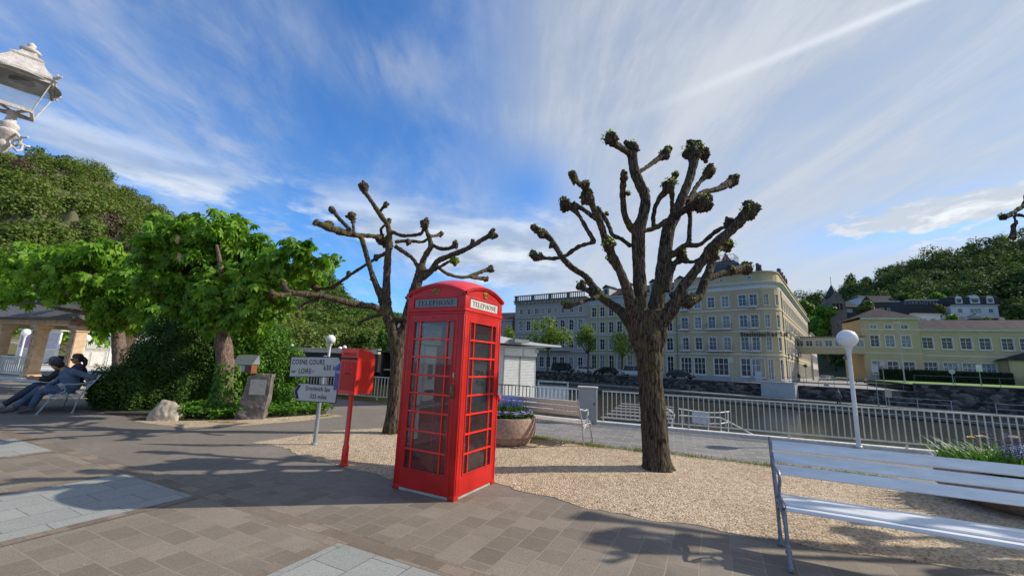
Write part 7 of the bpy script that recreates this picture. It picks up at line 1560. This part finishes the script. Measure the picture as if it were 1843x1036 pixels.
DK, BK, WH, SV, GN = ('dark', (.02, .024, .035)), ('black', (.012, .012, .014)), ('white', (.60, .60, .60)), ('silver', (.34, .35, .36)), ('grey_green', (.30, .36, .34))
for px, c, k, lab in ((930, BK, 'car', 'black car parked across the river at the kiosk roof corner'), (948, DK, 'car', 'dark car parked behind the first young street tree'), (1014, DK, 'van', 'dark van parked between the two young street trees'), (1056, WH, 'car', 'white car parked in front of the boundary of the grey and yellow houses'), (1091, BK, 'car', 'small dark car right of the white car across the river'), (1139, WH, 'van', 'white van parked left of the great tree trunk'), (1222, BK, 'car', 'black car parked right of the great tree trunk by the lamp post')):
    o = Q0 + FN * -1.8; s = px2s(o, FD, px); p = o + FD * s; make_car((p.x, p.y, .07), qz + (pi if px % 2 else 0), c[0:2], lab, k)
for i, (px, py, Y, c, lab) in enumerate(((1481, 668, 112, SV, 'nearest silver car in the row along the side street'), (1487, 664, 122, WH, 'white car second in the row along the side street'), (1493, 661, 133, GN, 'pale green grey car third in the row along the side street'), (1497, 659, 144, SV, 'silver car farthest back in the side street row'), (1546, 664, 100, BK, 'black car right of the globe lamp pole in the side street'), (1549, 660, 112, SV, 'silver car farther back right of the lamp pole'), (1470, 664, 150, BK, 'dark car under the trees at the end of the side street'))):
    p = at(px, py, Y); make_car((p.x, p.y, .1), atan2(side_dir.y, side_dir.x) + pi, c, lab, 'car', 'cars parked in the side street')
# ---- people far away
def walker(px, py, Y, z, top, legs, label):
    p = at(px, py, Y); J = dict(head=(0, 0, 1.62), face=(0, -.2, 1.62), neck=(0, 0, 1.46), chest=(0, 0, 1.28), belly=(0, 0, 1.08), hip=(0, 0, .95), shr=(-.2, 0, 1.40), elr=(-.25, .03, 1.12), wrr=(-.24, -.06, .88), handr=(-.24, -.08, .80), shl=(.2, 0, 1.40), ell=(.25, -.04, 1.12), wrl=(.22, -.14, .90), handl=(.22, -.17, .82), hpr=(-.09, 0, .90), hpl=(.09, 0, .90), knr=(-.10, -.12, .50), knl=(.10, .05, .50), anr=(-.10, -.18, .09), anl=(.10, .28, .12), toer=(-.10, -.34, .04), toel=(.10, .14, .04))
    person(label, (p.x, p.y, z), radians(20), J, dict(top=top, long=True, legs=legs), (.03, .02, .02), shoes=(.05, .05, .05))
walker(1437, 670, 76, .12, (.03, .03, .035), (.03, .03, .04), 'person in black walking past the bridge pier at the street corner')
walker(1509, 712, 46.5, -1.58, (.12, .13, .15), (.05, .05, .06), 'person in grey on the far quay path below the side street')
# ---- lamp posts and signs across the river
def post(px, ptop, Y, z, label, head='sign', hc_=(.5, .5, .5), r=.05, bas=None):
    p = at(px, 690, Y); top = at(px, ptop, Y).z; t = thing('street_lamp' if head == 'lamp' else 'street_sign', label, 'street lamp' if head == 'lamp' else 'sign', (p.x, p.y, z), -.4); h = top - z
    q = MB(); q.lathe([(r * 1.3, 0), (r * 1.3, .3), (r, .4), (r * .8, h - .1), (0.0, h - .05)], 10); q.build('pole', steel if head == 'lamp' else mat('sign_pole', (.30, .30, .29), .5), t)
    if head == 'lamp': MB().b2(-.5, .35, -.14, .14, h - .12, h + .04, .04).build('lamp_head', mat('lamp_head_grey', (.55, .55, .54), .4), t)
    elif head == 'round': MB().tube([(0, -.06, h - .35), (0, -.09, h - .35)], .34, 16).build('sign_plate', mat('sign_plate_%d' % int(hc_[0] * 100), hc_, .5), t)
    else: MB().box((0, -.07, h - .45), (.6, .03, .85)).build('sign_plate', mat('sign_plate_%d' % int(hc_[0] * 100), hc_, .5), t)
post(1233, 592, 70, .05, 'tall slim street lamp in front of the yellow building beside the black car', 'lamp'); post(1318, 642, 63, .05, 'street sign on a dark pole in front of the wide ground floor window', 'sign', (.42, .43, .42))
post(1629, 581, 62, 1.0, 'tall street lamp on the lawn in front of the ochre tower block', 'lamp', r=.09); post(1577, 655, 46, -1.55, 'leaning pole with a small sign on the far quay right of the globe lamp', 'sign', (.55, .55, .5)); post(1592, 650, 60, .9, 'thin sign post at the left end of the lawn', 'round', (.4, .4, .4)); post(1716, 664, 58, .9, 'short sign post in the middle of the lawn', 'round', (.45, .45, .42)); post(1766, 656, 54, .9, 'sign post at the right of the lawn with a white plate', 'sign', (.62, .62, .58)); post(1596, 700, 47, -1.55, 'small square board on a post on the far quay', 'sign', (.48, .42, .30))
post(1452, 655, 82, .1, 'dark diamond traffic sign at the corner of the side street', 'round', (.05, .06, .05)); post(1526, 640, 66, .1, 'pole on the quay edge just left of the globe lamp', 'round', (.12, .12, .12)); post(1487, 690, 58, .1, 'low post with a grey board on the quay wall of the side street', 'sign', (.30, .33, .36))
def poster():
    p = at(1817, 712, 43.5); t = thing('information_board', 'blue and white information board mounted on the quay wall at the right', 'sign', (p.x, p.y, p.z), atan2(FD.y, FD.x)); MB().b2(-1.0, 1.0, -.06, 0, -.65, .65).build('board', mat('board_blue', (.03, .10, .30), .5), t); MB().b2(-.85, .75, -.075, -.062, -.5, .5).build('print', mat('board_print', (.36, .46, .56), .5, .2, 2), t); MB().b2(0, .6, -.088, -.077, -.35, .05).build('picture', mat('board_picture', (.06, .10, .16), .5), t)
poster()
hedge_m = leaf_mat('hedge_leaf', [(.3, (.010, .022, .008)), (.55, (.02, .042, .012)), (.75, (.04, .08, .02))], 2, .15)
def hedge(label, o, d, u0, u1, off, h):
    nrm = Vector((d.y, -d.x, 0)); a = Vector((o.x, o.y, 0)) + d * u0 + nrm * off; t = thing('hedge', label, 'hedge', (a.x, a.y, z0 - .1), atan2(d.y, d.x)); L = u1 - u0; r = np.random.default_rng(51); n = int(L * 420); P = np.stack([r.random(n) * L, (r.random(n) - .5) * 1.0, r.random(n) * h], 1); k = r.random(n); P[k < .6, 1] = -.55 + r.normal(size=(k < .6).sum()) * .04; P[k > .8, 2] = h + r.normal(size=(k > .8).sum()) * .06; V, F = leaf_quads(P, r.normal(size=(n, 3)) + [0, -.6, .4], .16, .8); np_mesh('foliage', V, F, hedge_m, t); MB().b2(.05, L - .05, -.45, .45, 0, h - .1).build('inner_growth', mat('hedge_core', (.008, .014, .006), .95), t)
hedge('dark clipped hedge in front of the ochre buildings', oT, dT, px2s(oT, dT, 1563), px2s(oT, dT, 1786), 2.6, 2.0); hedge('right end of the clipped hedge beyond the porch', oT, dT, px2s(oT, dT, 1796), px2s(oT, dT, 1900), 4.2, 1.6)
# ---- young street trees across the river
def street_tree(px, ytop, Y, label, wpx, base_y=.05, n=2600, m_=leaf_far, size=.34):
    p = at(px, 690, Y); top = at(px, ytop, Y).z; t = thing('street_tree', label, 'tree', (p.x, p.y, base_y), 0, 'young street trees'); R_ = wpx / 2 * Y / FPX; r = np.random.default_rng(int(px)); h = top - base_y; bl = [(r.normal() * R_ * .42, r.normal() * R_ * .42, h * (.50 + .38 * r.random()), R_ * (.34 + .25 * r.random())) for k in range(12)] + [(0, 0, h - R_ * .45, R_ * .45)]
    V, F = leaf_cloud(bl, n // 13, size, .3, .7, r, .4, .2); np_mesh('crown', V, F, m_, t); q = MB(); q.tube([(0, 0, 0), (.05, 0, h * .4), (0, 0, h * .85)], [.16, .12, .03], 8)
    for b_ in bl: q.tube([(0, 0, h * .38), (b_[0] * .5, b_[1] * .5, h * .5), b_[:3]], [.07, .05, .015], 5)
    q.build('trunk', bark_dark, t)
street_tree(985, 566, 76, 'light green street tree in front of the grey palace', 62); street_tree(1058, 582, 77, 'slender street tree at the seam of the grey and yellow houses', 40, n=1400); street_tree(1120, 592, 76, 'thin leafed street tree left of the great tree trunk', 46, n=1300); street_tree(912, 585, 80, 'green street tree right behind the phone box', 34, n=1200)

# ================================================================== hills, woods and houses on them
def el_at(tab, a):
    for (a0, e0), (a1, e1) in zip(tab[:-1], tab[1:]):
        if a0 <= a <= a1: return e0 + (e1 - e0) * (a - a0) / (a1 - a0)
    return tab[0][1] if a < tab[0][0] else tab[-1][1]
def hill(name, tab, r0, r1, zb, m_, a0, a1, power=.85, rough=1.0, seed=1.0, rock=0.0):
    NA, NS = (int((a1 - a0) * 5.5), 120) if rock else (int((a1 - a0) * 2.2), 46); V = []
    for i in range(NA + 1):
        a = a0 + (a1 - a0) * i / NA; e = radians(el_at(tab, a)); R1 = r1(a); R0 = r0(a); zt = EYE + R1 * tan(e)
        for j in range(NS + 1):
            s = j / NS * 1.25; r = R0 + (R1 - R0) * s; z = zb + (zt - zb) * (min(1, s) ** power) - max(0, s - 1) * (R1 - R0) * .5; x, y = r * sin(radians(a)), r * cos(radians(a)); k = min(1, s * 3)
            z += k * rough * (mnoise.noise(Vector((x * .03, y * .03, seed))) * 3.0 + rock * (1 - abs(mnoise.noise(Vector((a * .16, s * 1.2, seed)))) * 3) * 1.3 + mnoise.noise(Vector((x * .1, y * .1, seed))) * 1.1 + (abs(mnoise.noise(Vector((x * .25, y * .25, z * .2)))) * 2.6 + abs(mnoise.noise(Vector((x * .7, y * .7, z * .5)))) * 1.6) * rock); V.append((x, y, z))
    F = [(i * (NS + 1) + j, (i + 1) * (NS + 1) + j, (i + 1) * (NS + 1) + j + 1, i * (NS + 1) + j + 1) for i in range(NA) for j in range(NS)]
    o = np_mesh(name, np.array(V), np.array(F), m_); o['kind'] = 'structure'
    for p in o.data.polygons: p.use_smooth = True
    def surf(a, s):
        fi = (a - a0) / (a1 - a0) * NA; fj = s / 1.25 * NS; i, j = int(min(NA - 1, fi)), int(min(NS - 1, fj)); return V[i * (NS + 1) + j]
    return surf
TAB = [(-95, 14), (-75, 15.5), (-62, 15.2), (-54, 15.5), (-51, 15.9), (-48.5, 15.9), (-46.7, 15.5), (-44, 14.3), (-41.9, 13.0), (-39, 11.2), (-36, 9.4), (-33, 7.8), (-28, 5.2), (-22, 3.0), (-14, 2.0)]
hill_m = mat('hillside_scrub', (.085, .105, .032), .95, .4, .28, 1.0, 2.5, col2=(.115, .095, .06)); 
surfL = hill('left_hill', TAB, lambda a: 62, lambda a: 175, .5, hill_m, -95, -16, .95, 1.0, 2.0, 1.2)
TABM = [(-50, 10), (-34, 10.2), (-30.5, 10.1), (-28, 9.6), (-26.5, 9.5), (-25.6, 9.7), (-24, 8.9), (-22.4, 6.9), (-20, 5.6), (-17.4, 4.7), (-14, 4.4), (-10, 4.2), (-4, 3.8), (4, 3.4), (12, 3.4)]
surfM = hill('middle_hill', TABM, lambda a: 110, lambda a: 330, .5, mat('wooded_slope', (.04, .065, .02), .95, .4, .08), -50, 14, .8, 1.0, 5.0)
TABR = [(22, 6.0), (30, 7.6), (35.3, 8.2), (38, 8.6), (41.8, 9.4), (44, 10.4), (47.8, 11.6), (50, 12.2), (52.8, 12.5), (60, 13), (75, 12), (90, 9)]
surfR = hill('right_hill', TABR, lambda a: 215 if a < 40 else (122 if a > 44 else 215 - (a - 40) / 4 * 93), lambda a: 330, 1, mat('dark_green_slope', (.035, .055, .018), .95, .4, .08), 22, 92, 1.45, 1.0, 8.0)  # dark green ground colour under the wood of the right hill
def wood(name, label, surf, a0, a1, s0, s1, ntree, leaves, size, R_, m_, seed, dens=lambda a, s, p: 1, rng=None):
    r = np.random.default_rng(seed); B = []
    k = 0
    while len(B) < ntree and k < ntree * 6:
        k += 1; a = r.uniform(a0, a1); s = r.uniform(s0, s1); p = surf(a, s)
        if r.random() > dens(a, s, p): continue
        q = R_ * (.4 + 1.1 * r.random() ** 1.6); B.append((p[0], p[1], p[2] + q * .35, q)) ; 
        for j in range(2): B.append((p[0] + r.normal() * q * .5, p[1] + r.normal() * q * .5, p[2] + q * (.5 + .5 * r.random()), q * .6))
    V, F = leaf_cloud(B, leaves, size, .72, .8, r, .7, .15, .45, .95); o = np_mesh(name, V, F, m_); tag(o, label, 'woodland', kind='stuff'); return o
def nz(p, f, s): return mnoise.noise(Vector((p[0] * f, p[1] * f, s)))
wl1 = leaf_mat('hill_scrub_leaf', [(.30, (.075, .13, .022)), (.45, (.17, .185, .045)), (.58, (.10, .20, .028)), (.75, (.24, .24, .08))], .045, .25, .7)
wl2 = leaf_mat('hill_wood_leaf', [(.30, (.035, .075, .014)), (.50, (.07, .13, .022)), (.64, (.10, .18, .028)), (.78, (.20, .27, .04))], .035, .25, .7)
wl3 = leaf_mat('right_wood_leaf', [(.30, (.03, .06, .017)), (.48, (.065, .11, .026)), (.62, (.11, .17, .034)), (.78, (.21, .26, .05))], .05, .22, .7)
bare = leaf_mat('brown_scrub', [(.3, (.09, .065, .05)), (.55, (.14, .105, .075)), (.75, (.20, .16, .11))], .2, .1, .8)
wood('hillside_scrub', 'green and olive scrub covering the rocky hill on the left', surfL, -75, -17, .02, 1.0, 2700, 130, .44, 2.2, wl1, 61, lambda a, s, p: .95 if nz(p, .045, 3) + .5 * nz(p, .12, 9) > -.14 else .42)
wood('hillside_scrub', 'brown leafless scrub between the rocks of the left hill', surfL, -70, -28, .1, 1.0, 260, 120, .36, 1.5, bare, 62, lambda a, s, p: 1 if nz(p, .035, 7) > .05 else .1)
wood('hillside_wood', 'dense green wood on the round hill behind the left pollard', surfM, -40, 12, .0, 1.0, 1900, 100, 1.0, 4.6, wl2, 63)
wood('hillside_wood', 'dark wood covering the hill behind the houses on the right', surfR, 26, 66, .0, 1.0, 2100, 120, .9, 4.8, wl3, 64, lambda a, s, p: 1 if s > .52 else (.35 if (s > .40 and a > 51) or (s > .44) else 0))
# crest trees one can tell apart on the right hill
def crown_tree(px, py_top, py_base, Y, wpx, m_, label, n=2200, size=.9, seed=1, name='woodland_tree', group=None):
    top = at(px, py_top, Y); bz = at(px, py_base, Y).z; t = thing(name, label, 'tree', (top.x, top.y, bz), 0, group); r = np.random.default_rng(seed); R_ = wpx / 2 * Y / FPX * .8; h = top.z - bz; bl = []
    for k in range(16): z = h * (.30 + .62 * r.random()); w = R_ * (1.15 - abs(z / h - .55) * 1.2); a = r.random() * 6.28; q = sqrt(r.random()) * w * .62; bl.append((cos(a) * q, sin(a) * q, z, max(.5, R_ * (.26 + .22 * r.random()))))
    bl.append((0, 0, h * .86, R_ * .42)); V, F = leaf_cloud(bl, n // 17, size, .45, .8, r, .5, .2, .5); np_mesh('crown', V, F, m_, t); q = MB(); q.tube([(0, 0, -1), (0, 0, h * .4), (0, 0, h * .8)], [R_ * .07 + .1, R_ * .05 + .06, .05], 8)
    for b_ in bl[::2]: q.tube([(0, 0, h * .35), (b_[0] * .6, b_[1] * .6, (h * .35 + b_[2]) / 2), b_[:3]], [.12, .08, .04], 5)
    q.build('trunk', bark_dark, t)
bright = leaf_mat('bright_maple_leaf', [(.3, (.05, .12, .012)), (.5, (.10, .22, .022)), (.72, (.20, .36, .04))], .25, .4)
olive = leaf_mat('olive_leaf', [(.3, (.06, .085, .02)), (.5, (.13, .16, .035)), (.72, (.22, .25, .06))], .3, .35)
for i, (px, yt, yb, Y, w, m_, lab, n, sz) in enumerate((
  (1480, 545, 650, 150, 62, bright, 'large bright green tree rising behind the left half of the footbridge', 6500, .8), (1450, 538, 640, 170, 46, bright, 'green tree behind the roof edge of the yellow building', 2600, .9), (1468, 524, 600, 200, 50, wl2, 'tall tree left of the church tower', 2600, 1.0), (1541, 575, 610, 118, 26, olive, 'small yellow green tree left of the ochre tower block', 1500, .45), (1559, 540, 580, 150, 30, olive, 'pale tree right of the church tower above the slate roof', 1400, .7),
  (1684, 528, 570, 150, 40, bright, 'round bright tree in front of the dark hotel roof', 2600, .6), (1690, 548, 575, 135, 26, olive, 'smaller olive tree below the round bright tree', 1200, .5), (1712, 566, 590, 112, 28, bright, 'leafy bush above the slate roof of the long wing', 1200, .4), (1772, 572, 592, 108, 22, olive, 'small bush above the slate roof right of the white villa', 800, .35), (1620, 527, 575, 160, 44, wl2, 'mid green tree left of the dark hotel roof', 2400, .7), (1832, 548, 600, 120, 50, wl3, 'dark tree at the right edge beside the white villa', 2600, .6), (1600, 560, 590, 170, 40, wl3, 'dark tree behind the hipped slate roof', 1500, .8),
  (1530, 489, 560, 290, 40, wl3, 'crest tree right of the church spire', 1600, 1.3), (1590, 480, 560, 285, 44, wl3, 'crest tree above the ochre tower block', 1800, 1.3), (1648, 465, 540, 280, 46, wl3, 'tall crest tree above the dark hotel roof', 1900, 1.3), (1696, 450, 530, 280, 46, wl3, 'crest tree above the round bright tree', 1900, 1.3), (1745, 436, 520, 275, 46, wl3, 'crest tree above the white villa', 1900, 1.3), (1795, 424, 510, 275, 48, wl3, 'crest tree near the right edge of the hill', 1900, 1.3), (1560, 496, 560, 300, 30, wl3, 'low crest tree between the spire and the ochre tower block', 1300, 1.3),
  (1500, 622, 664, 170, 60, wl3, 'dark tree mass at the end of the side street', 2600, .7), (1540, 626, 664, 160, 46, wl3, 'dark tree behind the globe lamp pole at the end of the side street', 2400, .7), (1515, 615, 655, 185, 60, wl2, 'green tree above the far end of the side street', 2000, .8),
  (140, 400, 470, 95, 90, olive, 'pale green tree on the slope of the left hill', 5200, .45), (260, 590, 640, 70, 60, wl2, 'tree behind the pale concrete wall on the left', 1800, .5), (150, 588, 640, 52, 60, leaf_far, 'yellow green tree behind the coach', 1800, .45), (490, 600, 640, 90, 40, bare, 'brown leafless tree behind the hedge left of the direction boards', 1200, .35), (700, 590, 650, 60, 56, bright, 'light green tree behind the letter box below the left pollard', 2600, .5), (655, 600, 650, 66, 44, wl2, 'dark green tree behind the letter box', 1900, .5), (760, 560, 650, 80, 60, wl2, 'green tree behind the phone box', 1700, .6))):
    crown_tree(px, yt, yb, Y, w, m_, lab, n, sz, 200 + i)
# ---- houses on the slope
white_r = mat('white_render', (.58, .60, .61), .9, .08, .6); darkr = mat('dark_slate', (.022, .024, .032), .7, .3, 1)
def house(name, label, px0, px1, ybase, Y, H, wins, m_, roof, top, depth=9, curtain=.2, extras=None, ang=-.30):
    a = at(px0, ybase, Y); d = Vector((cos(ang), sin(ang), 0)); L = px2s(a, d, px1, ybase); sp = [(L * u, z, w, h, 'plain') for u, z, w, h in wins]; return simple_block(name, label, a, d, L, H, depth, m_, sp, z0=a.z, curtain=curtain, roof=roof, top=top, extras=extras, plinth=False), L, a, d
def villa_ex(L):
    def f(t, F):
        MB().b2(-.3, L + .3, -.4, 8, 6.3, 9.4, .2).build('mansard_roof', darkr, t)
        for u in (.18, .52, .84):
            x = L * u; w = 2.6 if u == .52 else 1.9; q = MB(); q.b2(x - w / 2, x + w / 2, -.6, 2, 6.9, 8.7); q.tube([(x, -.6, 8.6), (x, 2, 8.6)], w / 2, 16); dm = q.build('dormer', white_r, t); MB().b2(x - w * .28, x + w * .28, -.66, -.62, 7.3, 8.4).build('pane', wglass, dm)
    return f
aV = at(1715, 582, 140); dV = Vector((cos(-.3), sin(-.3), 0)); LV = px2s(aV, dV, 1801, 582)
simple_block('white_villa', 'white villa with three arched dormers in a dark mansard roof high on the right slope', aV, dV, LV, 6.2, 9, white_r, [(LV * u, z, w, h, 'plain') for u, z, w, h in ((.22, .8, 2.0, 1.5), (.52, .8, 2.6, 1.7), (.82, .8, 2.4, 1.4), (.20, 3.9, 1.2, 1.2), (.45, 3.9, .8, 1.3), (.53, 3.9, .8, 1.3), (.61, 3.9, .8, 1.3), (.85, 3.9, 1.2, 1.2))], z0=aV.z, extras=villa_ex(LV), plinth=False)
house('terrace_building', 'long pale terrace building right of the hipped slate roof', 1640, 1696, 592, 128, 4.6, [(.35, 2, .5, 1.3), (.43, 2, .5, 1.3), (.51, 2, .5, 1.3), (.75, 2, 1.2, 1.3), (.12, 2, 1.2, 1.3)], white_r, 'hip', .8)
def hotel_ex(L):
    def f(t, F): text_mesh('roof_lettering', 'PARKHOTEL', 1.5, mat('dim_white_letters', (.16, .19, .26), .6), t, (L * .5, -.1, 4.15), (1, 0, 0), (0, 0, 1), (0, -1, 0), 'CENTER', .03, .03, 1.2, 1.0)
    return f
aP = at(1632, 566, 142); dP = Vector((cos(-.3), sin(-.3), 0)); LP_ = px2s(aP, dP, 1690, 566)
simple_block('hillside_hotel', 'dark hotel roof with pale lettering on the right slope', aP, dP, LP_, 5.0, 9, darkr, [], z0=aP.z, extras=hotel_ex(LP_), plinth=False)
for nm, lab, a, b_, y, Y, H, wins, m_, rf, tp in (('hillside_house', 'house with a steep dark slate front beside the church tower', 1520, 1545, 588, 150, 7.5, [(.5, 5.6, 1.5, 1.0)], darkr, 'gable', 2.5), ('hillside_house', 'cream garage house below the white villa', 1696, 1742, 594, 116, 3.2, [(.85, .6, 2.0, 1.2)], mat('cream_render', (.52, .46, .34), .9), None, 1), ('hillside_house', 'dark fronted terrace directly below the white villa', 1740, 1800, 592, 128, 3.4, [], darkr, None, 1), ('hillside_house', 'low cream house at the foot of the slope right of the villa', 1800, 1824, 592, 126, 2.6, [], mat('cream_render', (.52, .46, .34), .9), 'gable', 1.6), ('hillside_house', 'half hidden house with pale roof in the wood above the slate front', 1546, 1566, 548, 185, 3.4, [(.5, 1, 1.4, 1.4)], white_r, 'hip', 1.5), ('hillside_house', 'dark timber house behind the hipped slate roof', 1575, 1622, 575, 160, 7, [(.3, 3, 1.2, 1.6), (.6, 3, 1.2, 1.6)], mat('dark_timber_front', (.06, .05, .05), .9), 'gable', 3), ('hillside_house', 'small white house between the terrace building and the villa', 1696, 1716, 574, 142, 3.6, [(.5, 1.2, 1.3, 1.3)], white_r, 'hip', 1.4)):
    house(nm, lab, a, b_, y, Y, H, wins, m_, rf, tp)
for nm, lab, a, b_, y, Y, H, wins, m_, rf, tp in (('distant_villa', 'cream villa with balustrade beyond the bridge at the foot of the hill', 544, 575, 640, 130, 4.0, [(u, z, .9, 1.5, ) for u in (.12, .3, .5, .7, .88) for z in (1.6,)], mat('cream_villa', (.58, .55, .46), .9), None, 1), ('distant_house', 'white gabled house behind the hedge left of the direction boards', 478, 494, 634, 110, 3.0, [(.5, 1, 1, 1.2)], white_r, 'gable', 2), ('distant_house', 'low white house left of the cream villa', 500, 541, 638, 125, 3.2, [(u, 1, 1.2, 1.3) for u in (.2, .5, .8)], white_r, 'hip', 1.2)):
    house(nm, lab, a, b_, y, Y, H, wins, m_, rf, tp, ang=.25)
def church():
    a = at(1505, 600, 150); t = thing('church_tower', 'stone church tower with a dark pointed spire among the trees', 'church', (a.x, a.y, a.z), -.2); st = mat('tower_stone', (.15, .13, .11), .9, .25, 1); w = 2.7; topz = at(1503, 545, 150).z - a.z; tip = at(1500, 512, 150).z - a.z
    q = MB(); q.b2(-w, w, -w, w, -4, topz); q.add([(-w, -w, topz), (w, -w, topz), (0, -w, topz + 4.2), (-w, w, topz), (w, w, topz), (0, w, topz + 4.2)], [(0, 1, 2), (4, 3, 5), (0, 2, 5, 3), (1, 4, 5, 2)]); q.build('tower', st, t)
    for x in (-1.2, 0, 1.2): MB().b2(x - .42, x + .42, -w - .03, -w + .01, topz - 3.0, topz - .6).build('belfry_opening', wood_dark, t)
    q = MB(); q.add([(w * 1.02, -w * 1.02, topz), (w * 1.02, w, topz), (0, 0, topz + 5), (-w, w, topz), (-w, -w, topz)], [(0, 1, 2)]); q.build('roof_flank', mat('pale_slate_side', (.34, .34, .34), .5), t)
    q = MB(); q.lathe([(w * .95, topz + 2.0), (w * .62, topz + 4.0), (.02, tip)], 8); q.build('spire', darkr, t); q = MB(); q.tube([(0, 0, tip - .2), (0, 0, tip + 3)], .09, 5); q.build('weather_vane', railm, t)
church()
